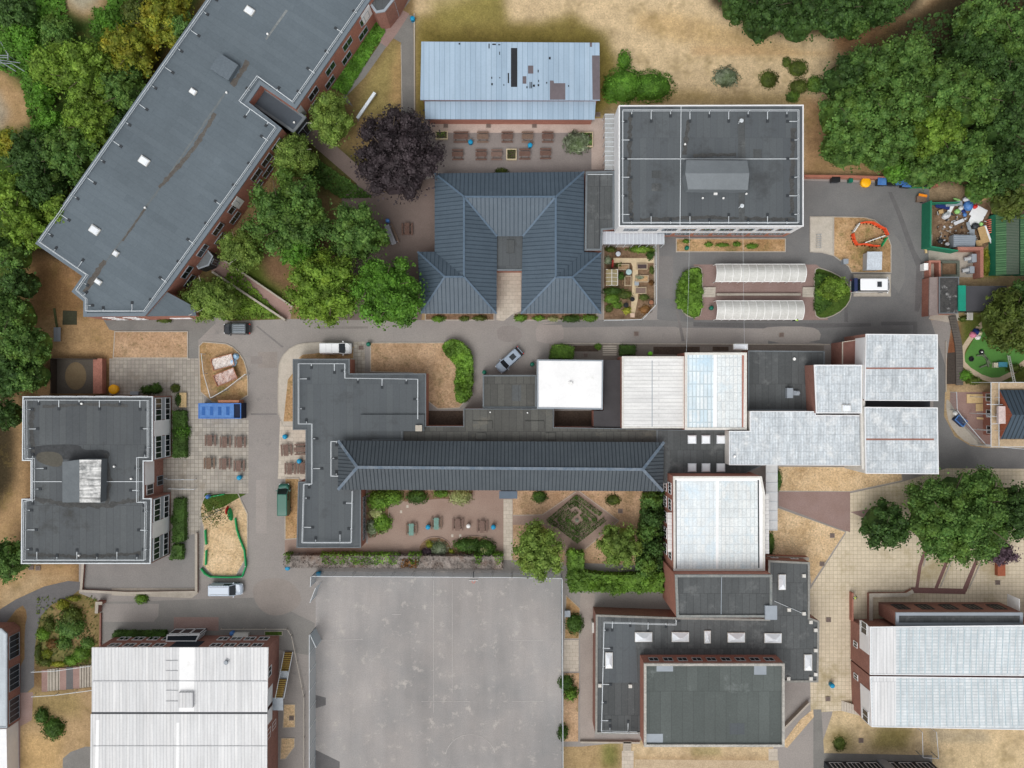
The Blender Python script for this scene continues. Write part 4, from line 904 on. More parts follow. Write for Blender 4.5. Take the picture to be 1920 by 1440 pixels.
# --- 6 north-east hall
H6 = 8.0
p6 = [(1160, 198), (1506, 197), (1506, 425), (1160, 425)]
b6 = building('north_hall', 'large charcoal flat roofed hall with white rails and roof plant room beside the dry field', p6, H6, M('pink_brick', (168, 116, 98), (150, 100, 84), .5, .9, .15, 5), felt_g, (.16, .2, white),
    marks=[(jag([(1182, 212), (1180, 320), (1184, 412)], 5, 12), dirt), (jag([(1200, 412), (1330, 408), (1490, 412)], 4, 13), dirt), (jag([(1290, 225), (1284, 290)], 5, 14), dirt), (jag([(1488, 240), (1484, 400)], 5, 15), dirt), (jag([(1300, 292), (1380, 290)], 4, 16), dirt), ([(1384, 220), (1396, 220), (1398, 300), (1384, 300)], felt_x), ([(1385, 358), (1396, 358), (1396, 424), (1385, 424)], felt_x), ([(1222, 320), (1240, 320), (1240, 334), (1222, 334)], felt_x), ([(1222, 344), (1240, 344), (1240, 358), (1222, 358)], felt_x), ([(1412, 280), (1428, 280), (1428, 296), (1412, 296)], felt_x)])
guard(b6, [(1168, 206), (1168, 417), (1498, 417), (1498, 206)], H6, 2.6, side=-1, closed=True)
m = MB(); z2 = H6 + 2.0
P_ = [W(1287, 300, z2), W(1401, 301, z2), W(1405, 325, z2 + .5), W(1402, 356, z2 - .2), W(1290, 355, z2 - .2), W(1285, 325, z2 + .5)]
m.poly((P_[0], P_[5], P_[2], P_[1]), 0); m.poly((P_[5], P_[4], P_[3], P_[2]), 1)
for i in range(6): a, b_ = P_[i], P_[(i + 1) % 6]; m.poly((a, b_, Vector((b_.x, b_.y, H6)), Vector((a.x, a.y, H6))), 0)
m.build('plant_room', [M('plant_grey', (112, 118, 122), (104, 110, 114), .5, .8, .05), M('plant_grey_light', (120, 126, 130), (112, 118, 122), .5, .8, .05)], b6)
conduit(b6, [(1168, 298), (1497, 298)], H6); conduit(b6, [(1277, 200), (1275, 422)], H6); pole_mast(b6, 1384, 232, H6); pole_mast(b6, 1385, 390, H6); bbox_part(b6, 1286, 330, H6, .5, 1.9, .4, whitep, 'roof_cabinet'); bbox_part(b6, 1342, 363, H6, .5, .3, .3, whitep, 'roof_cabinet')
for x, y in ((1285, 270), (1318, 371), (1357, 371), (1400, 363)): vent(b6, x, y, H6)
A6, B6 = (1160, 425), (1506, 425)
panel(b6, A6, B6, H6, .0, .995, 3.2, 7.8, M('white_render', (222, 222, 222)), th=.05)
windows(b6, A6, B6, H6, 9, 2.2, 5.2, 6.9, 1.0, 1.0, alum, mull=3, eave=-.05); windows(b6, A6, B6, H6, 7, 2.2, 2.0, 3.6, 6.5, 1.0, alum, mull=3, eave=-.06)
panel(b6, (1160, 198), (1160, 425), H6, .0, 1.0, 3.2, 7.8, white, th=.05)
# --- 7 low link roof
b7 = building('link_building', 'low dark link roof between the hip roofed classrooms and the north hall', [(1098, 322), (1152, 320), (1152, 430), (1130, 432), (1128, 470), (1096, 470)], 3.6, brick, felt_x, (.3, .12, feltedge))
conduit(b7, [(1101, 327), (1150, 327)], 3.6); conduit(b7, [(1124, 328), (1124, 468)], 3.6, wd=.06, mat=dgrey)
def canopy(label, x0, y0, x1, y1, h, n, horiz, mat):
    rt = thing('canopy', label, 'canopy', tuple(W((x0 + x1) / 2, (y0 + y1) / 2, 0)))
    m = MB(); m.prism(W2(rect(x0, y0, x1, y1), h), h - .06, h, bottom=True); m.build('roof_sheet', mat, rt)
    m = MB()
    for i in range(n + 1):
        t_ = i / n
        if horiz: a, b_ = W(x0 + (x1 - x0) * t_, y0, h + .05), W(x0 + (x1 - x0) * t_, y1, h + .05)
        else: a, b_ = W(x0, y0 + (y1 - y0) * t_, h + .05), W(x1, y0 + (y1 - y0) * t_, h + .05)
        m.bar(a, b_, .09, .08)
    m.build('glazing_bar', railm, rt)
    for i in range(0, n + 1, 2):
        t_ = i / n; q = W(x0 + (x1 - x0) * t_, y1, h) if horiz else W(x0, y0 + (y1 - y0) * t_, h); k = MB(); k.tube([(q.x, q.y, 0), (q.x, q.y, h)], .05, .05, 6); k.build('post', railm, rt)
    return rt
canopy('glazed lean-to canopy along the south west corner of the north hall', 1130, 434, 1245, 458, 3.0, 16, True, M('canopy_sheet', (184, 188, 194), (172, 176, 184), .5, .8, .08, rough=.35))
canopy('narrow glazed walkway canopy at the west side of the north hall', 1134, 214, 1152, 318, 3.0, 12, False, M('canopy_sheet_grey', (158, 160, 160), (178, 180, 180), .5, .9, .1, rough=.4))
canopy('pale canopy strip joining the white hall to the lawn', 1436, 870, 1458, 994, 3.4, 7, False, M('canopy_white', (206, 208, 208), (196, 198, 200), .5, .8, .06, rough=.4))
# --- 8 central L-shaped grey roof
H8 = 4.0
p8 = [(549, 673), (656, 673), (656, 700), (799, 700), (799, 800), (755, 800), (755, 826), (700, 826), (700, 918), (677, 918), (677, 1027), (556, 1027), (559, 903), (573, 903), (573, 806), (549, 806)]
b8 = building('admin_block', 'slate grey flat roofed block stepping down the west side of the garden courtyard', p8, H8, brick, felt_g, (.18, .1, feltedge))
guard(b8, [(559, 795), (559, 682), (646, 682), (646, 709), (783, 711), (783, 786)], H8, 3.2, side=1)
guard(b8, [(559, 795), (584, 795), (584, 908), (569, 908), (566, 1018), (658, 1018), (660, 921)], H8, 3.2, side=-1); guard(b8, [(636, 828), (620, 828), (620, 893), (636, 893)], H8, 3.2, side=-1)
windows(b8, (677, 1027), (677, 925), H8, 4, 1.6, .9, 2.6, .8, .8, alum)
bbox_part(b8, 736, 793, H8, 9.6, 2.5, .3, felt_g, 'raised_roof_strip')
bbox_part(b8, 785, 803, H8, 1.0, .9, .7, concl, 'chimney')
# --- 9 long hipped roof
e, r = 5.4, 7.4
b9 = thing('long_hip_roofed_hall', 'very long narrow dark grey hipped roof with blue ridge above the garden courtyard', 'building', tuple(W(940, 872, 0)))
slopes(b9, [[(634, 826, e), (1245, 829, e), (1205, 880, r), (670, 876, r)], [(670, 876, r), (1205, 880, r), (1243, 921, e), (634, 918, e)], [(634, 826, e), (670, 876, r), (634, 918, e)], [(1245, 829, e), (1243, 921, e), (1205, 880, r)]], [steelgrey, seamg], .55, .09, .05)
ridge(b9, [((670, 876, r), (1205, 880, r)), ((634, 826, e), (670, 876, r)), ((634, 918, e), (670, 876, r)), ((1245, 829, e), (1205, 880, r)), ((1243, 921, e), (1205, 880, r))], ridgeblue, .42)
wallbox(b9, [(634, 826), (1245, 829), (1243, 921), (634, 918)], 0, e - .02, e, brick)
cn = building('garden_canopy', 'small blue grey canopy over the door from the hipped hall to the courtyard', [(936, 921), (970, 921), (970, 935), (936, 935)], 3.2, dgrey, M('canopy_blue_grey', (98, 112, 126), (90, 104, 118), .5, 1, .05), None, .25, cat='canopy')
# --- 10 flat roofs north of it
b10 = building('corridor_block', 'low stained flat roof running along the north side of the long hipped hall', [(755, 799), (869, 799), (869, 766), (1038, 766), (1038, 801), (1165, 803), (1232, 805), (1232, 829), (1180, 850), (755, 850)], 3.8, brick, felt_o, (.12, .05, feltedge))
for x, y, sx, sy in ((905, 797, 2.9, 1.2), (1002, 797, 2.9, 1.2), (902, 818, 1.5, 1.0), (1032, 818, 1.5, 1.0)): bbox_part(b10, x, y, 3.8, sx, sy, .18, felt_o, 'roof_hatch')
for x, y in ((919, 773), (989, 774), (1060, 834)): vent(b10, x, y, 3.8, .12, .3)
b10b = building('skylit_flat_block', 'dark flat roof with six square white skylights east of the long hipped hall', [(1232, 805), (1368, 807), (1440, 815), (1440, 868), (1392, 890), (1262, 890), (1262, 906), (1245, 906), (1232, 900)], 3.9, brick, felt_x, (.12, .06, feltedge))
for x in (1298, 1324, 1352):
    for y in (824, 877): skylight(b10b, x, y, 3.9, 1.35, 1.35, kerbc=M('skylight_frame', (150, 154, 158)))
building('small_flat_block', 'small dark grey flat roof beside the white membrane roof, next to the road', [(905, 703), (1006, 703), (1006, 765), (905, 765)], 3.4, brick, felt_o, (.22, .12, feltedge), marks=[([(960, 722), (977, 722), (977, 752), (960, 752)], felt_x)])
m = MB()
b12 = building('white_membrane_hall', 'square hall with brilliant white membrane roof and central vent', [(1007, 674), (1131, 675), (1130, 768), (1007, 766)], 5.6, lgrey, whitero, (.2, .08, alum)); vent(b12, 1070, 719, 5.6, .35, .4)
building('dark_gap_block', 'narrow black flat roof between the white membrane hall and the white workshop', [(1132, 675), (1164, 675), (1165, 802), (1113, 800), (1113, 770), (1132, 770)], 3.5, brick, M('black_felt', (70, 68, 70), (60, 58, 60), .5, .8, .06))
b14 = building('white_workshop', 'white profiled roof workshop with a central rooflight seam, west of the glazed one', [(1166, 668), (1283, 668), (1283, 803), (1166, 803)], 5.2, brick, sheetw, (.25, .06, offw), marks=[([(1222, 676), (1223.5, 676), (1223.5, 801), (1222, 801)], alum)])
b14b = building('glazed_workshop', 'workshop with blue and white panelled roof in two bays beside the main road', [(1284, 661), (1400, 661), (1400, 806), (1284, 806)], 5.8, brick, whitero, (.35, .12, offw), marks=[([(1288, 664), (1338, 664), (1337, 803), (1288, 803)], glaz), ([(1344, 664), (1393, 664), (1393, 803), (1344, 803)], glaz2), ([(1391, 666), (1395, 666), (1394, 803), (1391, 803)], brick)])
skylight(b14b, 1389, 650, 3.4, 2.2, .9)
b15 = building('sunken_dark_block', 'black flat roof recessed between the glazed workshop and the silver roofs', [(1402, 657), (1546, 658), (1546, 690), (1526, 690), (1526, 770), (1402, 770)], 3.4, brick, felt_x, (.2, .1, feltedge)); vent(b15, 1490, 673, 3.4, .25, .4)
c = W(1480, 737, 4.0); m = MB(); m.box((c.x, c.y, 3.9), (.9, 1.5, .9)); m.box((c.x + 1.0, c.y, 3.7), (1.1, .7, .5)); m.lathe((c.x + 1.3, c.y, 3.95), [(.3, 0), (.3, .15), (.1, .2)], 12); m.build('air_handling_unit', alum, b15)
b16 = building('silver_roof_block', 'silver sheet roof with brick side wall standing over the black recessed roof', [(1526, 684), (1616, 684), (1616, 775), (1530, 775)], 7.2, brickd, galv, (.15, .06, white)); skylight(b16, 1588, 765, 7.2, 1.3, 1.0)
b17 = building('silver_l_shaped_hall', 'silver grey L shaped sheet roof in front of the parched lawn strip', [(1367, 808), (1406, 808), (1406, 771), (1528, 771), (1530, 778), (1616, 778), (1616, 873), (1367, 872)], 6.4, offw, galv, (.1, .05, white)); vent(b17, 1378, 856, 6.4, .2, .5)
b18 = building('north_silver_hall', 'big square silver ribbed roof at the road corner, the northern of the two', [(1623, 626), (1758, 627), (1759, 752), (1621, 751)], 7.6, brickd, galv, (.12, .06, white), marks=[([(1623, 689), (1751, 689), (1751, 692), (1623, 692)], brickd)])
b18b = building('south_silver_hall', 'big square silver ribbed roof nearest the plaza trees, the southern of the two', [(1621, 763), (1758, 764), (1760, 889), (1623, 888)], 7.6, offw, galv, (.12, .06, white), marks=[([(1623, 822), (1751, 822), (1751, 825.5), (1623, 825.5)], brickd)])
building('', '', [(1618, 752), (1744, 752), (1744, 763), (1618, 763)], 5.0, dgrey, dgrey, root=b18b, roofname='valley_roof')
b18c = building('brick_stub', 'brick and white stair stub at the west end of the northern silver roof', [(1579, 641), (1611, 636), (1622, 640), (1618, 684), (1579, 684)], 4.2, brickd, M('pink_slab', (120, 84, 76), (108, 74, 66), .5, 1, .12), (.1, .1, concl)); panel(b18, (1623, 626), (1621, 751), 7.6, .05, .5, 4.2, 7.4, white, th=.05); panel(b18, (1623, 626), (1621, 751), 7.6, .5, .98, 2.0, 7.4, white, th=.05)
m = MB(); m.prism(W2([(1611, 684), (1622, 684), (1622, 880), (1616, 880), (1614, 778)], 7.0), 6.6, 7.0, bottom=True); m.build('gutter', offw, b16)
# --- 19 white hall, courtyard east side
H19 = 8.2
glaz3 = MG('faint_blue_glazing', (218, 226, 230), (226, 230, 230), (204, 211, 214), .6, 1.3, .07, .0, large=.1, fine=.1, streak=(.8, .4, .08), stain=((204, 220, 230), .15, .5))
b19 = building('white_gym_hall', 'tall brick hall with blue and white panelled roof east of the maze garden', [(1262, 893), (1428, 893), (1434, 925), (1434, 1070), (1263, 1070)], H19, brick, whitero, (.3, .12, offw),
    marks=[([(1269, 902), (1342, 902), (1342, 1067), (1270, 1067)], glaz3), ([(1348, 902), (1420, 902), (1422, 1067), (1347, 1067)], glaz2), ([(1420.5, 900), (1423, 900), (1424, 1065), (1421.5, 1065)], dgrey), ([(1266, 900), (1268.5, 900), (1269, 1066), (1266.5, 1066)], dgrey)])
m = MB(); m.prism(W2([(1251, 961), (1263, 961), (1264, 1035), (1252, 1035)], 7.0), 6.9, 7.05, bottom=True); m.build('side_roof', sheetw, b19)
m = MB(); m.prism(W2([(1424, 927), (1441, 927), (1442, 1038), (1430, 1038)], 7.0), 6.9, 7.05, bottom=True); m.build('side_roof', sheetw, b19)
windows(b19, (1262, 893), (1263, 1070), H19, 5, 1.7, 4.6, 6.8, 1.2, 1.2, eave=.02, mull=3); windows(b19, (1262, 893), (1263, 1070), H19, 5, 1.7, 1.2, 3.2, 1.2, 1.2, mull=3)
H20 = 10.4
b20 = building('brick_hall_tower', 'tallest brick hall with weathered black roof below the white hall', [(1265, 1077), (1447, 1077), (1447, 1157), (1268, 1157)], H20, brick, felt_x, (.35, .25, M('grey_coping', (120, 126, 126), (146, 144, 138), .5, .8, .15)))
conduit(b20, [(1353, 1080), (1352, 1154)], H20, mat=alum); bbox_part(b20, 1446, 1149, H20, 1.7, 2.0, .4, alum, 'roof_hatch')
for x, y in ((1249, 1093), (1253, 1124), (1252, 1105)): pass
H21 = 4.2
cop = M('lichen_coping', (150, 148, 142), (124, 124, 120), .5, 1.2, .15)
b21 = building('single_storey_wing', 'low charcoal flat roof with pyramid rooflights wrapping the south sports hall', [(1117, 1152), (1262, 1157), (1440, 1160), (1440, 1050), (1518, 1054), (1518, 1158), (1536, 1164), (1534, 1279), (1466, 1279), (1466, 1376), (1116, 1376)], H21, brickd, felt_x, (.3, .14, cop), marks=[([(1133, 1166), (1190, 1166), (1196, 1280), (1133, 1280)], felt_g), ([(1133, 1282), (1196, 1282), (1196, 1374), (1133, 1374)], felt_x)])
guard(b21, [(1268, 1163), (1268, 1172), (1133, 1168), (1128, 1373), (1196, 1375)], H21, 2.6, side=-1)
for x, y, sx, sy in ((1207, 1195, 2.6, 1.45), (1276, 1195, 2.6, 1.45), (1327, 1195, .95, 1.9), (1381, 1196, 2.6, 1.45), (1450, 1197, 2.6, 1.45), (1467, 1092, 1.1, 2.3), (1142, 1239, 1.1, 2.4), (1516, 1243, 1.15, 2.4)): skylight(b21, x, y, H21, sx, sy, pyr=True)
for x, y in ((1530, 1182), (1530, 1220), (1530, 1265), (1521, 1273), (1479, 1273), (1508, 1151), (1521, 1167), (1480, 1144), (1125, 1286), (1182, 1287), (1508, 1080)): bbox_part(b21, x, y, H21, .5, .5, .3, offw, 'roof_vent_box')
conduit(b21, [(1452, 1127), (1512, 1153)], H21, wd=.06)
windows(b21, (1518, 1054), (1440, 1050), H21, 2, 1.2, 1.0, 2.4, 1, 1)
H22 = 7.8
b22 = building('sports_hall', 'green grey flat roofed sports hall with pale lichen coping and brick walls', [(1207, 1243), (1470, 1243), (1470, 1399), (1207, 1399)], H22, brick, felt_gr, (.35, .3, M('pale_coping', (184, 180, 172), (150, 150, 146), .55, .9, .2)),
    marks=[([(1231, 1246), (1262, 1246), (1262, 1259), (1231, 1259)], alum), ([(1414, 1248), (1437, 1248), (1437, 1265), (1414, 1265)], alum), ([(1212, 1376), (1243, 1376), (1243, 1392), (1212, 1392)], alum), ([(1368, 1356), (1396, 1356), (1396, 1377), (1368, 1377)], felt_g)])
windows(b22, (1470, 1243), (1207, 1243), H22, 9, 1.4, 5.6, 7.0, 1.0, 1.0, lgrey, mull=2)
# --- 24 bottom right
H24 = 6.8
b24 = building('south_east_hall', 'white ribbed double roof hall with brick and white end wall at the bottom right', [(1631, 1175), (2100, 1170), (2100, 1269), (1631, 1265)], H24, brickd, galvb, (.12, .06, white), wp=[(1631, 1186), (2090, 1182), (2090, 1269), (1631, 1265)], marks=[([(1634, 1178), (1680, 1177), (1680, 1264), (1634, 1264)], sheetv)])
building('', '', [(1631, 1268), (2100, 1273), (2100, 1372), (1634, 1363)], H24, brickd, galvb, (.12, .06, white), root=b24, marks=[([(1635, 1270), (1680, 1270), (1680, 1361), (1637, 1361)], sheetv)])
ribs = MB()
for (y0, y1, sl_) in ((1180, 1263, -6), (1272, 1361, 8)):
    for k in range(40):
        x = 1688 + k * 12.1
        ribs.bar(W(x, y0, H24 + .02), W(x + (1 if sl_ > 0 else -1) * (x - 1650) * .02, y1, H24 + .02), .12, .05)
ribs.build('roof_ribs', M('rib_grey_blue', (178, 194, 200)), b24)
panel(b24, (1631, 1175), (1631, 1265), H24, .0, .6, 3.4, 6.6, white, th=.05); panel(b24, (1631, 1268), (1634, 1363), H24, .3, 1.0, 3.4, 6.6, white, th=.05)
windows(b24, (1631, 1175), (1631, 1265), H24, 1, 1.8, 4.0, 6.0, .4, 6, eave=-.05); windows(b24, (1631, 1268), (1634, 1363), H24, 1, 1.8, 4.0, 6.0, 6, .4, eave=-.05)
windows(b24, (1631, 1175), (1631, 1265), H24, 1, .9, 1.2, 2.6, 3.5, 2.2); windows(b24, (1631, 1268), (1634, 1363), H24, 1, .9, 1.2, 2.6, 1.2, 5)
b24b = building('brick_annexe', 'low brick annexe with black roof and grey trim north of the south east hall', [(1679, 1148), (1917, 1148), (1917, 1173), (1679, 1173)], 5.6, brickd, felt_x, (.45, .15, alum))
windows(b24b, (1917, 1148), (1679, 1148), 5.6, 5, 1.9, 1.5, 4.0, 1.2, 1.2, dgrey, mull=3); panel(b24b, (1917, 1125), (1917, 1148), 5.6, 0, 1, 2, 5, white)
b25 = building('south_edge_block', 'block at the bottom edge showing only its window wall', [(1578, 1468), (1790, 1468), (1790, 1640), (1578, 1640)], 6.8, dgrey, felt_d, (.4, .15, white))
for z0, z1 in ((.5, 2.6), (3.6, 6.2)): windows(b25, (1790, 1468), (1578, 1468), 6.8, 6, 2.0, z0, z1, .6, .6, white, mull=3)
panel(b25, (1790, 1468), (1578, 1468), 6.8, .42, .5, 0, 6.6, alum, th=.3)
b26 = building('west_edge_block', 'grey ribbed roof block cut off by the left edge beside the curved path', [(-260, 1178), (3, 1178), (14, 1188), (14, 1365), (-260, 1365)], 3.2, brickd, M('ribbed_grey_roof', (190, 198, 204), (178, 186, 192), .5, .3, .05, 4, .06, streak=(1.5, .15, .1)), (.2, .1, alum))
building('', '', [(-260, 1367), (12, 1367), (16, 1600), (-260, 1600)], 3.0, white, white, None, root=b26, roofname='lower_roof')
windows(b26, (14, 1365), (14, 1188), 3.2, 3, 3.6, .3, 2.8, .4, .6, alum, mull=4)
# --- 27 house being re-roofed inside scaffolding
b27 = thing('scaffolded_house', 'brick house with dark blue seamed hipped roof surrounded by scaffolding', 'building', tuple(W(1950, 777, 0)))
slopes(b27, [[(1874, 731, 5), (2060, 731, 5), (2040, 778, 7.4), (1898, 778, 7.4)], [(1898, 778, 7.4), (2040, 778, 7.4), (2060, 823, 5), (1876, 823, 5)]], [M('navy_seam_roof', (62, 76, 88), (56, 70, 82), .5, .4, .05, rough=.5), seamg], .62, .09, .05)
slopes(b27, [[(1874, 731, 5), (1898, 778, 7.4), (1876, 823, 5)]], [M('bare_battens', (146, 84, 62), (126, 70, 54), .5, 1.5, .15), brickd], 1.2, .04, .02, 'stripped_roof')
wallbox(b27, [(1874, 731), (2060, 731), (2060, 823), (1876, 823)], 0, 4.9, 5, brick)
windows(b27, (1874, 731), (1876, 823), 5, 3, 1.2, 1, 2.4, .6, .6, eave=.35)
bbox_part(b27, 1880, 778, 5.6, 1.2, 2.6, .5, M('pink_dormer', (200, 184, 180)), 'dormer')
# --- 28 sheds on the right
b28 = building('mossy_shed', 'store with moss and lichen streaked black roof and a pink slab strip beside it', [(1760, 519), (1798, 519), (1796, 588), (1760, 588)], 2.6, brick, M('mossy_roof', (60, 60, 60), (84, 82, 80), .6, 1.2, .2, 5, patches=((196, 196, 194), .55, .58)), (.15, .1, feltedge))
building('', '', [(1743, 520), (1760, 519), (1760, 590), (1742, 592)], 2.3, brick, M('pinkish_felt', (142, 130, 126), (130, 118, 114), .5, .8, .1), root=b28, roofname='side_roof')
b28b = building('dark_canvas_shed', 'long black sheet roof with a turquoise end strip behind the mossy shed', [(1811, 536), (1888, 536), (1880, 583), (1811, 583)], 3.0, dgrey, M('black_sheet', (72, 72, 76), (64, 64, 68), .5, .6, .05), marks=[([(1811, 536), (1811.5, 536), (1811.5, 583)], black)])
building('', '', [(1797, 535), (1811, 535), (1811, 583), (1797, 583)], 3.0, dgrey, M('turquoise_sheet', (24, 140, 116), (30, 128, 108), .5, .6, .06), root=b28b, roofname='turquoise_roof')
for nm, lb, x0, x1, xr, y0 in (('green_shed', 'green corrugated shed with a rust marked right slope under the big tree', 1867, 1911, 1887, 396), ('green_shed', 'green corrugated shed cut off by the right edge', 1913, 1958, 1935, 402)):
    s_ = thing(nm, lb, 'shed', tuple(W((x0 + x1) / 2, 456, 0)))
    slopes(s_, [[(x0, y0, 2.2), (x0, 517, 2.2), (xr, 515, 2.9), (xr, y0 - 2, 2.9)], [(xr, y0 - 2, 2.9), (xr, 515, 2.9), (x1, 514, 2.2), (x1, y0, 2.2), 2]], [greens, M('rib_dark_green', (58, 92, 62)), M('faded_green_roof', (88, 104, 88), (92, 98, 88), .5, .5, .1, patches=((140, 92, 74), .4, .66)), M('rib_faded', (76, 92, 78))], .42, .1, .06)
    wallbox(s_, [(x0 - 2, y0), (x1 + 2, y0), (x1 + 2, 518), (x0 - 2, 518)], 0, 2.15, 2.2, greenb)
# ---------------------------------------------------------------- vehicles
def rrect(x0, x1, hw, r, k=4, taper=0.0):
    o = []
    for cx, cy, a0 in ((x1 - r, hw - r, 0), (x0 + r, hw - r, 90), (x0 + r, -hw + r, 180), (x1 - r, -hw + r, 270)):
        for i in range(k + 1):
            a = R(a0 + 90 * i / k); x = cx + r * math.cos(a); y = cy + r * math.sin(a)
            y *= 1 - taper * max(0, (x - (x1 - 1.2)) / 1.2) ** 2; o.append((x, y))
    return o
def loft(m, rings, mi=0, cap=True):
    b = len(m.v); n = len(rings[0][0])
    for pts, z in rings:
        for i, q in enumerate(pts): m.v.append((q[0], q[1], z if not callable(z) else z(q[0], q[1])))
    for k in range(len(rings) - 1):
        for i in range(n): j = (i + 1) % n; m.f.append((b + k * n + i, b + k * n + j, b + (k + 1) * n + j, b + (k + 1) * n + i)); m.m.append(mi)
    if cap: m.f.append(tuple(range(b + (len(rings) - 1) * n, b + len(rings) * n))); m.m.append(mi)
def carpaint(name, c, rough=.3):
    t = NT(name); m_ = t.out(lin(c), rough, .5); t.b.inputs['Coat Weight'].default_value = .4; return m_
def vehicle(name, label, px, py, ang, L, Wd, H, sb, paint, roofp=None, ws=(.30, .47), rear=(.0, .05), belt=1.0, extra=None, cat='van'):
    "sb: bonnet height; ws: windscreen start/end as fraction of length behind the nose; local +x is forward"
    c = W(px, py, H * .8); rt = thing(name, label, cat, (c.x, c.y, 0), rz=R(ang)); ORG[rt.name] = Vector((0, 0, 0))
    h = L / 2; hw = Wd / 2; m = MB(); roofp = roofp or paint
    loft(m, [(rrect(-h + .08, h - .15, hw - .1, .3), .28), (rrect(-h, h, hw, .4, taper=.12), .5), (rrect(-h, h - .03, hw, .4, taper=.12), belt * .8), (rrect(-h + .03, h - .14, hw - .03, .4, taper=.14), belt * .93)], 0, False)
    xs0 = h - ws[0] * L; nose = h - .16
    zb = lambda x, y: belt + (sb - belt) * max(0, min(1, (nose + .0 - x) / max(.1, nose - xs0))) ** .6 if x > xs0 else sb
    loft(m, [(rrect(-h + .03, h - .14, hw - .03, .4, taper=.14), belt * .93), (rrect(-h + .06, h - .3, hw - .08, .4, taper=.14), zb)], 0, True)
    m.build('body', paint, rt, smooth_=False)
    xt0 = h - ws[1] * L; xr0 = -h + rear[0] * L + .06; xr1 = -h + rear[1] * L + .06; wt = hw - .17; wb = hw - .06; zt = H - .07
    def q3(x, y, z): return Vector((x, y, z))
    g = MB(); g.poly((q3(xs0 + .02, -wb + .06, sb), q3(xs0 + .02, wb - .06, sb), q3(xt0, wt - .03, zt), q3(xt0, -wt + .03, zt))); o = g.build('windscreen', carglass, rt)
    g = MB(); g.poly((q3(xr0, wb - .05, sb), q3(xr0, -wb + .05, sb), q3(xr1, -wt + .03, zt), q3(xr1, wt - .03, zt))); g.build('rear_window' if rear[1] > .06 else 'rear_door', carglass if rear[1] > .06 else paint, rt)
    for s in (-1, 1):
        full = rear[1] > .06; xe = xr0 if full else xt0 - 1.0; xe2 = xr1 if full else xt0 - 1.0
        g = MB(); g.poly([q3(a, s * b_, z) for a, b_, z in ((xs0 - .1, wb, sb), (xe, wb, sb), (xe2, wt, zt), (xt0, wt, zt))][::s]); g.build('side_window', carglass, rt)
        if not full:
            g = MB(); g.poly([q3(a, s * b_, z) for a, b_, z in ((xe, wb, sb), (xr0, wb, sb), (xr1, wt, zt), (xe2, wt, zt))][::s]); g.build('side_panel', paint, rt)
        g = MB(); g.bar((xs0 + .04, s * (wb - .04), sb), (xt0, s * (wt - .02), zt), .1, .08); g.build('pillar', paint, rt)
    m = MB(); rr = rrect(xr1, xt0, wt + .02, .16); rr2 = rrect(xr1 + .1, xt0 - .1, wt - .1, .16)
    loft(m, [(rr, zt - .04), (rr, zt + .01), (rr2, H)]); m.build('roof', roofp, rt)
    for x in (h - L * .19, -h + L * .19):
        for s in (-1, 1):
            m = MB(); m.tube([(x, s * (hw - .24), .34), (x, s * (hw - .005), .34)], .34, .34, 14); wh = m.build('wheel', black, rt)
            m = MB(); m.tube([(x, s * (hw - .02), .34), (x, s * (hw + .01), .34)], .2, .2, 10); m.build('rim', alum, wh)
    for s in (-1, 1):
        m = MB(); m.box((h - .14, s * (hw - .34), .74), (.16, .34, .16), -s * .25); m.build('headlight', domeg, rt)
        m = MB(); m.box((-h + .04, s * (hw - .2), .95), (.1, .16, .36)); m.build('tail_light', redp, rt)
        m = MB(); m.box((xs0 - .25, s * (hw + .1), sb + .12), (.14, .22, .18)); m.build('wing_mirror', paint if paint is not None else black, rt)
    m = MB(); m.bar((xs0 + .1, -.5, sb + .02), (xs0 + .02, .3, sb + .04), .03, .02); m.build('wiper', black, rt)
    m = MB(); m.box((h - .01, 0, .5), (.03, .5, .11)); m.build('number_plate', whitep, rt)
    return rt
pw = carpaint('white_car_paint', (238, 240, 242)); psil = carpaint('silver_car_paint', (140, 154, 170)); pblk = carpaint('black_car_paint', (36, 40, 46), .22); pgrn = carpaint('green_car_paint', (20, 92, 76)); psb = carpaint('pale_silver_paint', (176, 188, 202))
v = vehicle('parked_car', 'black four by four with silver roof bars parked facing west near the birch trees', 442, 616, 180, 4.15, 1.8, 1.72, 1.05, pblk, ws=(.24, .38), rear=(.02, .1), cat='car', roofp=carpaint('graphite_roof', (92, 100, 106), .3))
for y in (-.45, -.15, .15, .45): m = MB(); m.bar((-1.5, y, 1.75), (.25, y, 1.75), .07, .04); m.build('roof_bar', alum, v)
v = vehicle('parked_van', 'white panel van parked on the pale verge facing east beside the grey roof', 628, 653, 0, 4.85, 1.85, 1.95, 1.2, pw, ws=(.2, .36), rear=(0, .01), belt=1.05)
for x in (-1.3, -.4): m = MB(); m.bar((x, -.7, 1.955), (x, .7, 1.955), .03, .01); m.build('roof_rib', lgrey, v)
v = vehicle('parked_car', 'silver estate car parked at an angle with its nose to the south west', 955, 675, 180 + 42, 4.7, 1.8, 1.6, 1.0, psil, ws=(.23, .37), rear=(.02, .1), cat='car'); m = MB(); m.box((-.7, 0, 1.6), (.9, .8, .02)); m.build('sunroof', carglass, v)
v = vehicle('parked_van', 'dark green van parked nose up beside the grey admin roof', 530, 938, 90, 4.95, 1.85, 1.95, 1.2, pgrn, ws=(.16, .3), rear=(0, .01), belt=1.05)
v = vehicle('parked_van', 'silver grey van parked in the yard north of the white roofed hall', 421, 1107, 0, 5.1, 1.9, 2.0, 1.2, psb, ws=(.2, .34), rear=(0, .01), belt=1.05)
for y in (-.55, .55): m = MB(); m.bar((-2.2, y, 2.02), (.6, y, 2.02), .05, .03); m.build('roof_rail', alum, v)
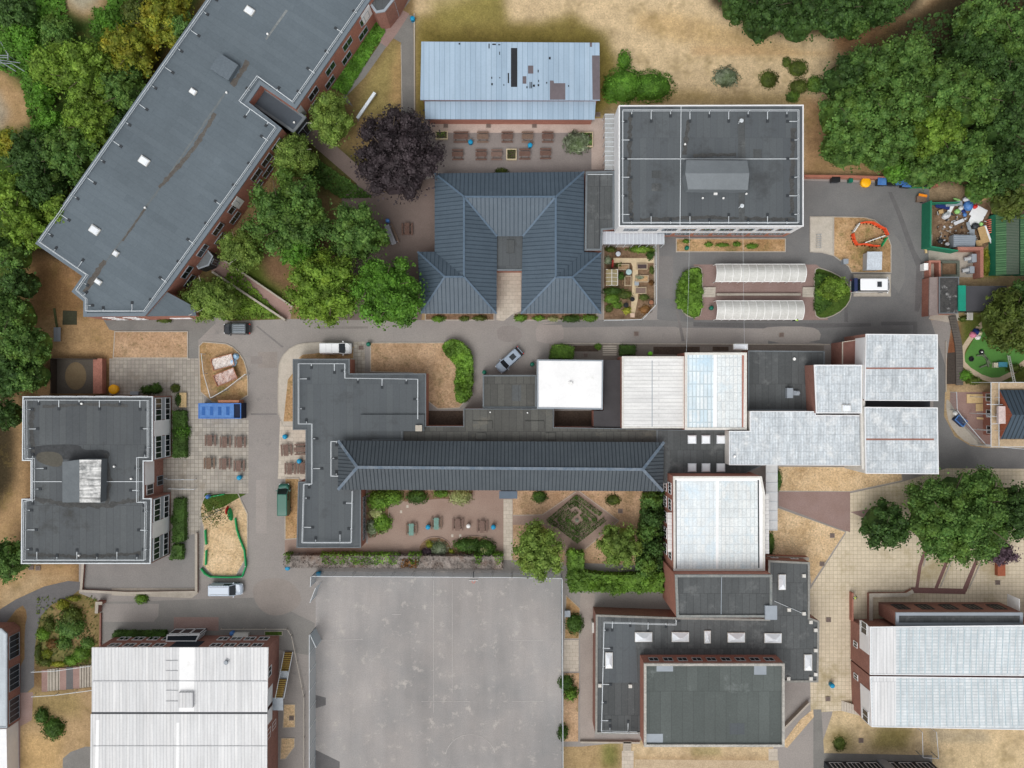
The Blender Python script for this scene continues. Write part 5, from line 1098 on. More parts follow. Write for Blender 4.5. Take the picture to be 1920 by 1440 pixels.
v = vehicle('minibus', 'white minibus with roof hatch and navy tail parked by the orange barriers', 1638, 534, 0, 6.0, 2.1, 2.6, 1.5, pw, ws=(.07, .17), rear=(.02, .12), belt=1.2, cat='minibus')
m = MB(); m.box((.65, 0, 2.66), (.65, .8, .12)); m.build('roof_hatch', dgrey, v); m = MB(); m.box((-2.75, 0, 1.6), (.5, 2.04, 1.2)); m.build('rear_body_panel', carpaint('navy_paint', (26, 40, 84)), v)
# ---------------------------------------------------------------- furniture
def picnic(px, py, ang, label, top=None, tint=None, L=1.85, gap=False, group='picnic tables', cat='picnic table', n=5, bl=None):
    c = W(px, py, .75); rt = thing('picnic_table', label, cat, (c.x, c.y, 0), group, rz=R(ang)); ORG[rt.name] = Vector((0, 0, 0)); top = top or woodr; bw = .74 / n
    m = MB()
    for i in range(n):
        if gap and i == n // 2 : continue
        m.box((0, (i - (n - 1) / 2) * bw, .74), (L, bw - .02, .045))
    m.build('tabletop', top, rt)
    for s in (-1, 1):
        m = MB(); m.box((0, s * .745, .44), (bl or L, .24, .045)); m.build('seat', tint or top, rt)
        m = MB(); x = s * (L / 2 - .3); m.bar((x, -.62, 0), (x, -.2, .7), .08, .06); m.bar((x, .62, 0), (x, .2, .7), .08, .06); m.bar((x, -.74, .4), (x, .74, .4), .05, .08); m.bar((x, -.38, .7), (x, .38, .7), .05, .06); m.build('leg_frame', top, rt)
    return rt
wd2 = [woodr, wood, M('grey_brown_wood', (128, 106, 96), (104, 84, 76), .5, 2.5, .18, 9)]
UP = [(864, 256), (905, 256), (951, 256), (989, 256), (1027, 256)]; LO = [(858, 289), (902, 289), (931, 289), (984, 288), (1023, 287)]
ul = ['wide wooden picnic table, first of the upper patio row under the pale blue hall', 'second wooden picnic table of the upper patio row, right of the cyan bin', 'wooden picnic table in the middle of the upper patio row', 'wooden picnic table directly above the cyan bin in the upper patio row', 'last wooden picnic table of the upper patio row, nearest the spiky planter']
ll = ['first wooden picnic table of the lower patio row, nearest the copper beech', 'second wooden picnic table of the lower patio row', 'paler worn picnic table just left of the lower row planter', 'wooden picnic table just right of the lower row planter', 'last wooden picnic table of the lower patio row']
for i, (q, s_) in enumerate(zip(UP, ul)): picnic(*q, 0, s_, wd2[i % 2], L=2.3 if i == 0 else 1.8, group='picnic tables on the north patio')
for i, (q, s_) in enumerate(zip(LO, ll)): picnic(*q, 0, s_, wd2[2 if i == 2 else 0], L=1.75, group='picnic tables on the north patio')
for q, s_ in zip([(393, 826), (421, 829), (449, 829), (391, 869), (420, 870), (447, 874)], ['upper left of six wooden picnic tables on the slab terrace', 'upper middle of six wooden picnic tables on the slab terrace', 'upper right of six wooden picnic tables on the slab terrace', 'lower left of six wooden picnic tables on the slab terrace', 'lower middle of six wooden picnic tables on the slab terrace', 'wooden picnic table on the slab terrace closest to the cyan bin']):
    picnic(*q, 90, s_, wd2[(q[0] // 3) % 3], L=1.75, group='picnic tables on the slab terrace')
for q, a, s_ in (((536, 844), 94, 'upper outer picnic table beside the west road'), ((562, 843), 2, 'sideways picnic table against the grey roof by the west road'), ((543, 879), 90, 'lower outer picnic table beside the west road'), ((567, 878), 90, 'lower picnic table half under the grey roof edge')):
    picnic(*q, a, s_, wd2[2], L=1.8, group='picnic tables by the west road')
tealt = M('teal_tabletop', (116, 150, 140), (102, 136, 126), .5, 1.5, .08)
picnic(771, 993, 90, 'leftmost teal topped picnic table in the garden courtyard', tealt, wood, group='picnic tables in the garden courtyard', n=3); picnic(818, 982, 90, 'teal topped picnic table right of a cyan bin in the courtyard', tealt, wood, group='picnic tables in the garden courtyard', n=3)
picnic(858, 984, 90, 'plain wooden picnic table left of the white bin', wd2[2], group='picnic tables in the garden courtyard', n=4); picnic(904, 988, 90, 'plain wooden picnic table between the white and cyan bins', wd2[2], group='picnic tables in the garden courtyard', n=4)
picnic(763, 429, 90, 'wooden picnic table under the edge of the copper beech', wd2[0], L=1.9)
for q, b_, s_ in (((732, 440), 0, 'long grey table with brown benches beside the broad green tree'),):
    rt = picnic(*q, -68, s_, M('grey_tabletop', (156, 156, 162), (142, 142, 148), .5, 1, .08), wood, L=3.2, n=2, bl=3.2)
# bins
def bin_(px, py, mat, label, r=.32, h=1.1, dome=True, name='litter_bin', cat='bin', group=None):
    c = W(px, py, h); rt = thing(name, label, cat, (c.x, c.y, 0), group); m = MB(); m.lathe((c.x, c.y, 0), [(r * .8, 0), (r * .92, .1), (r, h * .68), (r * .96, h * .7)], 16); m.build('body', mat, rt)
    m = MB(); m.lathe((c.x, c.y, h * .7 + .01), [(r * 1.06, 0), (r * 1.06, h * .06), (r * .95, h * .17), (r * .6, h * .26), (r * .25, h * .29)], 16); m.build('lid', mat, rt)
    m = MB(); m.box((c.x, c.y - r * .93, h * .6), (r * .9, .12, h * .12)); m.build('opening', black, rt); return rt
for x, y, mt, s_ in ((882, 265, cyan, 'cyan litter bin between the first two upper patio tables'), (994, 271, cyan, 'cyan litter bin between the patio table rows'), (773, 33, cyan, 'cyan litter bin at the path corner by the dry field'), (726, 413, bluep, 'blue litter bin under the trees by the long grey table'),
    (533, 819, cyan, 'cyan litter bin above the west road picnic tables'), (560, 865, cyan, 'cyan litter bin among the west road picnic tables'), (447, 896, cyan, 'cyan litter bin below the slab terrace tables'), (388, 932, bluep, 'blue litter bin beside the dead olive coloured tree'), (538, 1066, cyan, 'cyan litter bin at the west end of the brambly hedge'), (596, 1077, cyan, 'cyan litter bin just inside the playing court corner'),
    (802, 989, cyan, 'cyan litter bin between the two teal tables'), (878, 987, whitep, 'white litter bin in the garden courtyard'), (925, 989, cyan, 'cyan litter bin at the right end of the courtyard tables'), (1562, 1287, cyan, 'cyan litter bin on the buff paving by the south east hall'), (433, 1189, bluep, 'blue litter bin outside the white roofed hall'),
    (690, 645, teal, 'dark green bin beside the slab path on the main road'), (908, 698, teal, 'dark green bin at the corner of the small flat roof'), (998, 683, teal, 'dark green bin against the white membrane hall'), (1289, 464, teal, 'dark green bin on the planted strip below the north hall'), (1335, 577, teal, 'dark green bin at the end of the lower cycle shelter'), (1220, 663, limep, 'lime green bin outside the glazed workshop')):
    bin_(x, y, mt, s_, .36 if mt is cyan else .32)
bin_(1625, 341, yellow, 'big round yellow grit bin by the wall of the service yard', .75, 1.0, name='grit_bin', cat='grit bin'); bin_(211, 730, yellow, 'round amber grit bin in front of the square block', .72, 1.0, name='grit_bin', cat='grit bin')
def wheelie(px, py, sx, sy, h, body, lid, label, ang=0, name='wheelie_bin'):
    c = W(px, py, h); rt = thing(name, label, 'wheelie bin', (c.x, c.y, 0), rz=R(ang)); ORG[rt.name] = Vector((0, 0, 0)); m = MB()
    m.poly([]) if False else None
    b0 = [(-sx * .42, -sy * .42), (sx * .42, -sy * .42), (sx * .42, sy * .42), (-sx * .42, sy * .42)]; b1 = [(x * 1.18, y * 1.18) for x, y in b0]
    loft(m, [(b0, .12), (b1, h * .9)]); m.build('body', body, rt); m = MB(); m.box((0, 0, h * .95), (sx, sy, .07)); m.box((0, 0, h * .95 + .06), (sx * .8, sy * .7, .05)); m.build('lid', lid, rt)
    for x in (-1, 1): m = MB(); m.tube([(x * sx * .38, sy * .3, .1), (x * sx * .3, sy * .3, .1)], .1, .1, 10); m.build('wheel', black, rt)
wheelie(1568, 336, 1.3, .8, 1.3, dgrey, black, 'black lidded wheelie bin nearest the north hall'); wheelie(1596, 338, .6, .6, 1.0, teal, teal, 'small dark green wheelie bin left of the yellow grit bin')
for x, b_, l_, s_ in ((1655, dgrey, bluep, 'blue lidded container right of the yellow grit bin'), (1671, dgrey, black, 'black lidded container between two blue lidded ones'), (1687, dgrey, bluep, 'middle blue lidded container in the yard row'), (1701, dgrey, bluep, 'rightmost blue lidded container, set slightly forward'), (1719, green, black, 'green container with black lid, left of a matching one'), (1738, green, black, 'green container with black lid at the right end of the yard row')):
    wheelie(x, 340 + (4 if x > 1690 else 0), 1.45 if x < 1710 else 1.7, 1.1, 1.35, b_, l_, s_, rnd.uniform(-6, 6), 'waste_container')
# planters
def planter(px, py, sx, sy, label, fol, ang=0, h=.5, sprawl=0):
    c = W(px, py, h); rt = thing('planter', label, 'planter', (c.x, c.y, 0)); m = MB(); P = [Vector((c.x + x * sx / 2, c.y + y * sy / 2)) for x, y in ((-1, -1), (1, -1), (1, 1), (-1, 1))]
    m.ring(P, .14, 0, h); m.build('frame', M('pale_timber', (206, 192, 160), (188, 172, 140), .5, 2, .1), rt); m = MB(); m.prism(inset(P, .13), 0, h - .08); m.build('earth', soil, rt)
    V = patch_leaves(inset(P, .2), .15, .18, 1.1, .12, h - .1); me = mesh_np('foliage', V - np.array([c.x, c.y, 0]), None, fol); o = bpy.data.objects.new('foliage', me); col.objects.link(o); o.parent = rt
planter(828, 253, 1.9, 1.3, 'square timber planter half under the copper beech', f_box); planter(959, 289, 1.6, 1.7, 'timber planter in the lower patio row', f_oli); planter(1098, 261, 2.3, 2.3, 'timber planter beside the spiky grey green plant', f_bri)
bush(1083, 265, 24, 1.4, f_gry, 'spreading spiky grey green plant spilling from the patio planter', 'spiky_plant', 'plant', ry=20, leaf=.3, asp=2.5)
# skips
def skip(px, py, ang, label, L=3.6, Wd=1.95, h=1.1, body=rust, fill=None):
    c = W(px, py, h); rt = thing('waste_skip', label, 'skip', (c.x, c.y, 0), rz=R(ang)); ORG[rt.name] = Vector((0, 0, 0)); m = MB()
    b0 = [(-L * .32, -Wd * .42), (L * .32, -Wd * .42), (L * .32, Wd * .42), (-L * .32, Wd * .42)]; b1 = [(x * 1.5, y * 1.16) for x, y in b0]
    loft(m, [(b0, .05), (b1, h)], 0, False); m.ring([Vector(q) for q in b1], .09, h - .1, h + .02); m.build('body', body, rt)
    n = 14; f = MB(); V = {}
    for i in range(n + 1):
        for j in range(8):
            x = (i / n - .5) * L * .9; y = (j / 7 - .5) * Wd * .9; f.v.append((x, y, h - .22 + .16 * math.sin(i * 1.7 + j) * math.cos(j * 2.1 + i * .6)))
    for i in range(n):
        for j in range(7): f.f.append((i * 8 + j, (i + 1) * 8 + j, (i + 1) * 8 + j + 1, i * 8 + j + 1)); f.m.append(0)
    f.build('plaster_waste', fill or M('plaster_rubble', (226, 220, 216), (196, 180, 168), .5, 1.5, .15), rt); return rt
skip(417, 679, 15, 'rusty skip heaped with white plaster bags, the upper of two on the verge'); skip(422, 707, 22, 'rusty skip with pink and white rubble, the lower of two on the verge', fill=M('mixed_rubble', (172, 126, 110), (228, 222, 218), .5, .8, .15))
c = W(441, 674, .6); rt = thing('bag_pile', 'crumpled blue and white tarpaulin bags beside the upper skip', 'bag', (c.x, c.y, 0)); m = MB()
for i in range(5): m.lathe((c.x + rnd.uniform(-.5, .6), c.y + rnd.uniform(-.7, .7), 0), [(.5, 0), (.55, .3), (.3, .5 + .1 * i)], 7)
m.build('bag', M('blue_white_bag', (110, 176, 220), (226, 232, 238), .5, 1.6, .1), rt)
# blue container
rt = thing('shipping_container', 'blue steel container with a dark open end on the slab terrace', 'container', tuple(W(412, 771, 0))); P = W2([(372, 756), (452, 756), (452, 785), (372, 785)], 2.5)
m = MB(); m.prism([P[0].lerp(P[1], 0), P[0].lerp(P[1], .83), P[3].lerp(P[2], .83), P[3]], 0, 2.5); m.build('body', bluep, rt); m = MB(); m.prism([P[0].lerp(P[1], .835), P[1], P[2], P[3].lerp(P[2], .835)], 0, 2.38); m.build('open_end', M('navy_dark', (28, 36, 58)), rt)
m = MB(); m.ring([v_ for v_ in P], .12, 2.36, 2.56); m.build('top_frame', M('blue_frame', (70, 118, 190)), rt)
for k in range(4): m = MB(); q = P[0].lerp(P[1], .12 + .19 * k).lerp(P[3].lerp(P[2], .12 + .19 * k), .5); m.box((q.x, q.y, 2.51), (.5, 1.3, .03)); m.build('roof_panel', M('blue_dented', (52, 96, 160)), rt)
m = MB(); m.box(tuple(W(433, 753, 1.2)), (3.2, .5, 2.2)); tag(m.build('steel_sheet', rust), 'rust orange steel sheet leaning behind the blue container', 'steel sheet')
# benches (slatted)
def bench(px, py, ang, label, L=2.2, mat=None, wd=.9, name='slatted_bench'):
    c = W(px, py, .45); rt = thing(name, label, 'bench', (c.x, c.y, 0), rz=R(ang)); ORG[rt.name] = Vector((0, 0, 0)); m = MB()
    for i in range(5): m.box((0, (i - 2) * wd / 5, .43), (L, wd / 5 - .05, .05))
    m.build('seat', mat or woodl, rt)
    for s in (-1, 1): m = MB(); m.box((s * (L / 2 - .2), 0, .2), (.1, wd * .9, .4)); m.build('leg', wood, rt)
bench(343, 750, 90, 'pale slatted wooden bench by the clipped shrubs of the square block', 2.3, wd=1.1); bench(756, 1036, 0, 'weathered wooden bench against the brambly hedge', 1.8, wood, .6); bench(1570, 307, 0, 'pale wooden pallet lying on the dry grass east of the north hall', 1.2, woodl, .9, 'wooden_pallet'); bench(107, 627, 90, 'grey metal trailer bed standing on the parched lawn', 2.2, alum, 1.1, 'metal_trolley')
# cycle shelters
def shelter(x0, y0, x1, y1, label, n=11):
    rt = thing('cycle_shelter', label, 'cycle shelter', tuple(W((x0 + x1) / 2, (y0 + y1) / 2, 0))); h = 2.4; a = W(x0, y0, h); b = W(x1, y1, h); wy = a.y - b.y; K = 8; pr = []
    for k in range(K + 1):
        t_ = k / K; pr.append((b.y + wy * t_, 1.2 + 1.3 * math.sin(math.pi * (.12 + .76 * t_))))
    m = MB()
    for k in range(K): m.poly([(a.x, pr[k][0], pr[k][1]), (b.x, pr[k][0], pr[k][1]), (b.x, pr[k + 1][0], pr[k + 1][1]), (a.x, pr[k + 1][0], pr[k + 1][1])])
    m.build('curved_roof', poly, rt, smooth_=True)
    for i in range(n + 1):
        x = a.x + (b.x - a.x) * i / n; m = MB()
        for k in range(K): m.bar((x, pr[k][0], pr[k][1] + .03), (x, pr[k + 1][0], pr[k + 1][1] + .03), .09, .07)
        m.bar((x, pr[0][0], 0), (x, pr[0][0], pr[0][1]), .07, .07); m.bar((x, pr[-1][0], 0), (x, pr[-1][0], pr[-1][1]), .07, .07); m.build('hoop', whitep, rt)
    m = MB()
    for q in (pr[0], pr[-1]): m.bar((a.x, q[0], q[1]), (b.x, q[0], q[1]), .1, .08)
    m.build('eaves_rail', whitep, rt)
    for i in range(12):
        x = a.x + (b.x - a.x) * (i + .5) / 12; m = MB(); m.tube([(x, b.y + .5, 0), (x, b.y + .5, .75), (x, b.y + 1.3, .75), (x, b.y + 1.3, 0)], .03, .03, 6); m.build('cycle_stand', railm, rt)
shelter(1344, 494, 1512, 527, 'upper of two curved translucent cycle shelters on the red paving'); shelter(1345, 563, 1508, 598, 'lower of two curved translucent cycle shelters, beside the main road')
m = MB(); m.strip(W2([(1344, 552), (1502, 552)], .6), .35, 0, .5); tag(m.build('low_wall', conc), 'low concrete wall between the two cycle shelters', 'wall')
for x, s_ in ((1317, 'concrete steps at the west end of the cycle shelters'), (1504, 'concrete steps at the east end of the cycle shelters')):
    rt = thing('steps', s_, 'steps', tuple(W(x + 11, 548, 0)))
    for k in range(4): m = MB(); m.prism(W2(rect(x, 539 + k * 4.6, x + 24, 543.4 + k * 4.6)), 0, .32 - .07 * k); m.build('step', concl, rt)
rt = thing('cycle_rack', 'blue grey cycle rack on the concrete pad beside the barriers', 'cycle rack', tuple(W(1533, 454, 0)))
for k in range(7): q = W(1533, 441 + k * 4, 0); m = MB(); m.tube([(q.x - .3, q.y, 0), (q.x - .3, q.y, .8), (q.x + .3, q.y, .8), (q.x + .3, q.y, 0)], .035, .035, 6); m.build('hoop', alum, rt)
# flat white panels
def slab_thing(name, label, cat, poly, z0, z1, mat, extra=None, group=None):
    P = ccw(W2(poly, z1)); cx, cy = cen(P); m = MB(); m.prism(P, z0, z1); o = m.build(name, mat, None, loc=(cx, cy, 0)); return tag(o, label, cat, group)
rt = thing('garden_store', 'grey white flat topped store on the grass by the minibus', 'store', tuple(W(1640, 489, 0))); m = MB(); P = ccw(W2([(1626, 472), (1654, 472), (1653, 506), (1625, 506)], 1.8)); m.prism(inset(P, .1), 0, 1.7); m.build('body', lgrey, rt); m = MB(); m.prism(P, 1.7, 1.8); m.ring(P, .15, 1.8, 1.86); m.build('lid', M('pale_blue_lid', (196, 204, 212)), rt)
bbx = [(1586, 490, .7, .7, 1.0, alum, 'utility_cabinet', 'small grey cabinet on the lawn edge left of the flat topped store', 'cabinet'), (1738, 500, .9, 1.0, 1.2, whitep, 'utility_cabinet', 'white cabinet on the yard edge beside the brick pump enclosure', 'cabinet'), (1064, 1151, .8, .9, .9, alum, 'utility_cabinet', 'small grey cabinet at the court corner fence', 'cabinet'), (252, 737, 1.2, .45, .6, alum, 'utility_cabinet', 'low grey cabinet against the north wall of the square block', 'cabinet'), (450, 1191, 2.4, .5, .8, offw, 'storage_box', 'long off white box outside the white roofed hall', 'storage box'), (1113, 1177, .4, 1.5, 1.6, offw, 'notice_board', 'narrow white board on the west wall of the low charcoal wing', 'notice board')]
for x, y, sx, sy, h, mt, nm, lb, ct in bbx:
    c = W(x, y, h); rt = thing(nm, lb, ct, (c.x, c.y, 0)); m = MB(); m.box((c.x, c.y, h / 2), (sx, sy, h)); m.build('body', mt, rt); m = MB(); m.box((c.x, c.y, h + .03), (sx + .08, sy + .08, .05)); m.build('lid', mt, rt)
# manholes and drains
for i, (x, y, s_) in enumerate(((836, 236, 'left drain cover in the patio paving under the pale blue hall'), (916, 236, 'middle drain cover in the patio paving'), (1002, 236, 'right drain cover in the patio paving'), (1121, 215, 'drain cover by the corner of the pale blue hall'), (1560, 1004, 'square cover in the parched triangle lawn'), (1541, 1057, 'small cover at the foot of the triangle lawn'), (1163, 958, 'grey inspection cover in the maze lawn'), (1553, 1162, 'cover in the buff paving by the low wing corner'), (1552, 1310, 'cover in the buff paving below the cyan bin'), (1870, 1092, 'cover in the upper right of the buff plaza'), (1193, 626, 'square cover in the main road below the vegetable garden'), (1465, 628, 'square cover in the main road below the lower cycle shelter'), (547, 1346, 'cover in the small lawn by the fire stairs'), (677, 652, 'cover in the slab path near the white van'), (1098, 666, 'cover in the paving above the membrane hall'), (59, 1064, 'first of two covers below the square block'), (72, 1065, 'second of two covers below the square block'), (1614, 1388, 'cover in the dry grass at the bottom right'))):
    c = W(x, y, 0); m = MB(); z = .125 if i in (6,) else .15; m.box((c.x, c.y, z - .05), (.75, .7, .1)); m.box((c.x, c.y, z + .005), (.6, .55, .012), m=1); tag(m.build('drain_cover', [M('cover_frame', (138, 126, 116)), M('cover_plate', (112, 98, 92))], None, loc=(c.x, c.y, 0)), s_, 'drain cover')
# ---------------------------------------------------------------- fences
def mesh_fence(name, label, path, h, cat='fence', mat=None, post=3.0, alpha=.55, pm=None, rails=True):
    P = [W(x, y, 0) for x, y in path]; rt = thing(name, label, cat, tuple(P[0])); key = 'mesh_' + name
    if key not in MC:
        t = NT(key); t.out(lin(mat or (150, 166, 176)), .5, .4); tr = t.new('ShaderNodeBsdfTransparent'); mx = t.new('ShaderNodeMixShader'); mx.inputs[0].default_value = alpha
        t.ln(tr.outputs[0], mx.inputs[1]); t.ln(t.b.outputs[0], mx.inputs[2]); t.ln(mx.outputs[0], t.n['Material Output'].inputs['Surface']); MC[key] = t.m
    m = MB()
    for a, b in zip(P, P[1:]): m.poly((a, b, b + Vector((0, 0, h)), a + Vector((0, 0, h))))
    m.build('mesh_panel', MC[key], rt)
    if rails:
        m = MB()
        for a, b in zip(P, P[1:]): m.bar(a + Vector((0, 0, h)), b + Vector((0, 0, h)), .07, .07)
        m.build('top_rail', pm or railm, rt)
    for a, b in zip(P, P[1:]):
        k = max(1, round((b - a).length / post))
        for j in range(k + 1):
            q = a.lerp(b, j / k); m = MB(); m.tube([q, q + Vector((0, 0, h + .05))], .05, .05, 6); m.build('post', pm or railm, rt)
    return rt
mesh_fence('court_fence', 'tall blue grey mesh fence along the west side of the playing court', [(592, 1176), (592, 1520)], 4.0, alpha=.6)
mesh_fence('court_fence', 'tall mesh fence along the north side of the playing court', [(593, 1072), (960, 1074), (1052, 1076)], 3.0, alpha=.5)
mesh_fence('court_fence', 'mesh fence along the east side of the playing court', [(1052, 1076), (1054, 1520)], 3.0, alpha=.35)
mesh_fence('court_gate', 'open mesh gate leaf at the lower court entrance', [(592, 1176), (603, 1200)], 3.6, 'gate', alpha=.6, post=2); mesh_fence('court_gate', 'open mesh gate leaf at the upper court entrance', [(592, 1118), (602, 1092)], 3.6, 'gate', alpha=.6, post=2)
mesh_fence('court_fence', 'short mesh fence corner beside the upper court gate', [(593, 1072), (592, 1090)], 3.4, alpha=.5, post=2)
mesh_fence('temporary_fence', 'temporary mesh fence around the two rusty skips', [(386, 664), (390, 700), (403, 746), (428, 732), (467, 702)], 1.9, alpha=.22)
mesh_fence('temporary_fence', 'temporary mesh fence round the scaffolded house compound', [(1781, 735), (1782, 768), (1800, 792), (1835, 832), (1858, 836), (1925, 842)], 1.9, alpha=.2)
mesh_fence('rail_fence', 'white rail fence along the kerb of the north east yard', [(1510, 332), (1640, 334)], 1.0, alpha=.15)
mesh_fence('garden_fence', 'thin fence along the east edge of the vegetable garden', [(1228, 462), (1229, 572), (1203, 600), (1132, 602)], .9, alpha=.15)
mesh_fence('weld_mesh_cage', 'white framed enclosure under the bottom right hall', [(1716, 1362), (1717, 1408), (1746, 1410), (1742, 1362)], 2.2, alpha=.08)
mesh_fence('stair_handrail', 'upper white handrail of the stepped path', [(66, 1256), (110, 1254), (175, 1245)], 1.0, 'handrail', alpha=.05, post=2.5); mesh_fence('stair_handrail', 'lower white handrail of the stepped path', [(66, 1302), (110, 1299), (178, 1290)], 1.0, 'handrail', alpha=.05, post=2.5)
mesh_fence('ramp_handrail', 'upper handrail of the ramp to the square block door', [(314, 896), (320, 898), (368, 898)], 1.0, 'handrail', alpha=.08, post=2); mesh_fence('ramp_handrail', 'lower handrail of the ramp to the square block door', [(320, 915), (368, 916)], 1.0, 'handrail', alpha=.08, post=2)
def netting(label, path, h=1.0, mat=None, name='safety_netting', cat='netting'):
    P = [W(x, y, 0) for x, y in path]; rt = thing(name, label, cat, tuple(P[0])); m = MB()
    for i in range(len(P) - 1):
        a, b = P[i], P[i + 1]; j = Vector((0, 0, h * rnd.uniform(.75, 1.05))); k = Vector((rnd.uniform(-.12, .12), rnd.uniform(-.12, .12), h * rnd.uniform(.7, 1)))
        m.bar(a + Vector((0, 0, h * .5)), b + Vector((0, 0, h * .45)), .16, h * .8)
    m.build('net', mat or green, rt)
    for q in P[::2]: m = MB(); m.tube([q, q + Vector((0, 0, h * 1.15))], .04, .04, 6); m.build('stake', railm, rt)
netting('sagging green safety netting along the top of the sandy island', [(392, 934), (400, 930), (412, 928), (422, 926)], .7)
netting('green safety netting along the left side of the sandy island', [(387, 992), (388, 1010), (389, 1020)], .8); netting('green safety netting at the lower left of the sandy island', [(389, 1030), (388, 1058)], .8)
netting('green safety netting wrapped round the bottom of the sandy island', [(379, 1064), (386, 1074), (396, 1080), (430, 1081), (456, 1080), (463, 1060)], .8); netting('green safety netting down the right side of the sandy island', [(463, 1060), (460, 1030), (452, 1010), (446, 992), (443, 970)], .8)
def bag(px, py, rx, ry, ang, mat, label, h=.7):
    c = W(px, py, h / 2); m = MB(); m.lathe((0, 0, 0), [(1, 0), (1.05, h * .3), (.8, h * .75), (.25, h)], 10, sx=rx / PXM, sy=ry / PXM)
    o = m.build('folded_parasol' if h > 1 else 'heap', mat); o.location = (c.x, c.y, 0); o.rotation_euler = (0, 0, R(ang)); return tag(o, label, 'parasol' if h > 1 else 'sheet')
bag(431, 965, 3.5, 12, 8, green, 'bunched bright green netting on the sandy island', 1.2); bag(425, 957, 2, 8, -6, redp, 'narrow red netting roll beside the green one', 1.1)
# orange barriers
BA = [(1600, 430), (1608, 420), (1622, 418), (1634, 418), (1644, 424), (1654, 430), (1660, 438), (1662, 446)]
def barrier(a, b, mat, label, h=1.0):
    p, q = W(*a, 0), W(*b, 0); rt = thing('plastic_barrier', label, 'barrier', tuple(p.lerp(q, .5)), 'barriers ringing the hole in the lawn'); m = MB(); up = Vector((0, 0, h)); d = (q - p).normalized() * .05
    m.bar(p + up, q + up, .14, .1); m.bar(p + up * .55, q + up * .55, .1, .22); m.bar(p + up * .15, q + up * .15, .1, .1); m.bar(p, p + up, .12, .12); m.bar(q, q + up, .12, .12); m.build('frame', mat, rt)
    for z in (p + d * 4, q - d * 4): k = MB(); k.box((z.x, z.y, .05), (.5, .22, .1), math.atan2(d.y, d.x) + 1.57); k.build('foot', black, rt)
for a, b, mt, s_ in (((1609, 420), (1621, 418), orange, 'orange barrier at the top left of the ring'), ((1622, 418), (1634, 419), orange, 'orange barrier at the very top of the ring'), ((1635, 420), (1645, 425), orange, 'orange barrier on the upper right bend of the ring'), ((1646, 426), (1656, 431), orange, 'orange barrier below the upper right bend'), ((1656, 432), (1661, 442), orange, 'orange barrier at the right side of the ring'),
    ((1596, 440), (1598, 450), orange, 'orange barrier at the left side of the ring'), ((1598, 451), (1603, 459), orange, 'orange barrier at the lower left bend of the ring'), ((1604, 460), (1618, 459), orange, 'orange barrier at the bottom left of the ring'), ((1619, 459), (1632, 462), orange, 'orange barrier at the bottom of the ring'), ((1633, 462), (1645, 463), orange, 'orange barrier at the bottom right of the ring'),
    ((1597, 436), (1607, 421), M('white_barrier', (220, 220, 216)), 'white barrier closing the upper left of the ring'), ((1618, 457), (1636, 450), M('white_barrier', (220, 220, 216)), 'left white and grey barrier crossing the ring'), ((1637, 450), (1654, 444), M('white_barrier', (220, 220, 216)), 'right white and grey barrier crossing the ring'), ((1649, 463), (1659, 447), green, 'green barrier at the lower right of the ring')):
    barrier(a, b, mt, s_)
# walls
def wall(label, path, wd, h, mat, name='garden_wall', cat='wall', cap=None):
    m = MB(); P = W2(path, h); m.strip(P, wd, 0, h); rt = thing(name, label, cat, (P[0].x, P[0].y, 0)); m.build('brickwork', mat, rt)
    if cap: k = MB(); k.strip(P, wd + .08, h + .003, h + .07); k.build('coping', cap, rt)
    return rt
wall('pink brick boundary wall behind the bins of the service yard', [(1508, 330), (1590, 331), (1660, 333), (1760, 348)], .3, 1.2, M('pink_brick', (168, 116, 98)), cap=M('pink_coping', (170, 112, 92), (150, 96, 80), .5, 1, .1))
wall('retaining wall round the terrace below the square block', [(156, 1052), (152, 1108), (240, 1112), (368, 1110), (368, 1000)], .3, .5, brickd, cap=conc)
wall('brick wall stub of the lower yard', [(181, 1150), (182, 1131), (192, 1131)], .4, 1.2, brickd, cap=conc); wall('thin concrete edging wall of the sloping garden', [(188, 1150), (187, 1214)], .2, .4, brickd)
wall('low stepped wall at the left of the plaza notch', [(1633, 1180), (1633, 1116), (1700, 1115), (1712, 1108)], .5, .8, brickd, cap=conc); wall('thin brick wall running up from the south east hall', [(1599, 1165), (1599, 1112)], .25, 1.0, brick)
wall('angled ramp wall of the walkway below the birch trees', [(397, 509), (534, 600)], .3, .9, conc); wall('upper ramp wall under the birch trees', [(420, 488), (548, 575)], .25, .9, conc)
wall('brick wall by the white hall east side', [(1440, 1052), (1440, 1045), (1517, 1048)], .4, 1.6, brick, cap=conc)
wall('diagonal retaining wall by the sports hall corner', [(1471, 1366), (1518, 1318)], .3, .9, conc); wall('concrete edging below the low charcoal wing', [(1088, 1392), (1200, 1393)], .25, .5, conc)
wall('red brick wall of the courtyard pump yard', [(183, 672), (183, 738)], 1.4, 1.3, brick, cap=None)
wall('small brick panel wall by the play area gate', [(1878, 1052), (1878, 1080)], 1.2, .8, M('orange_brick', (160, 92, 66)))
for p_, s_ in (([(92, 672), (180, 673)], 'dark timber fence above the shaded yard'), ([(95, 673), (95, 738)], 'dark timber fence at the left of the shaded yard')):
    wall(s_, p_, .15, 1.6, M('dark_timber', (62, 54, 46)), 'timber_fence', 'fence')
sheet('pavement', [(96, 673), (181, 673), (181, 738), (96, 738)], M('shaded_yard', (96, 90, 82), (84, 78, 70), .5, .6, .12, 5)); sheet('pavement', ell(142, 705, 20, 26), M('worn_circle', (128, 112, 86), (118, 100, 76), .5, 1, .15))
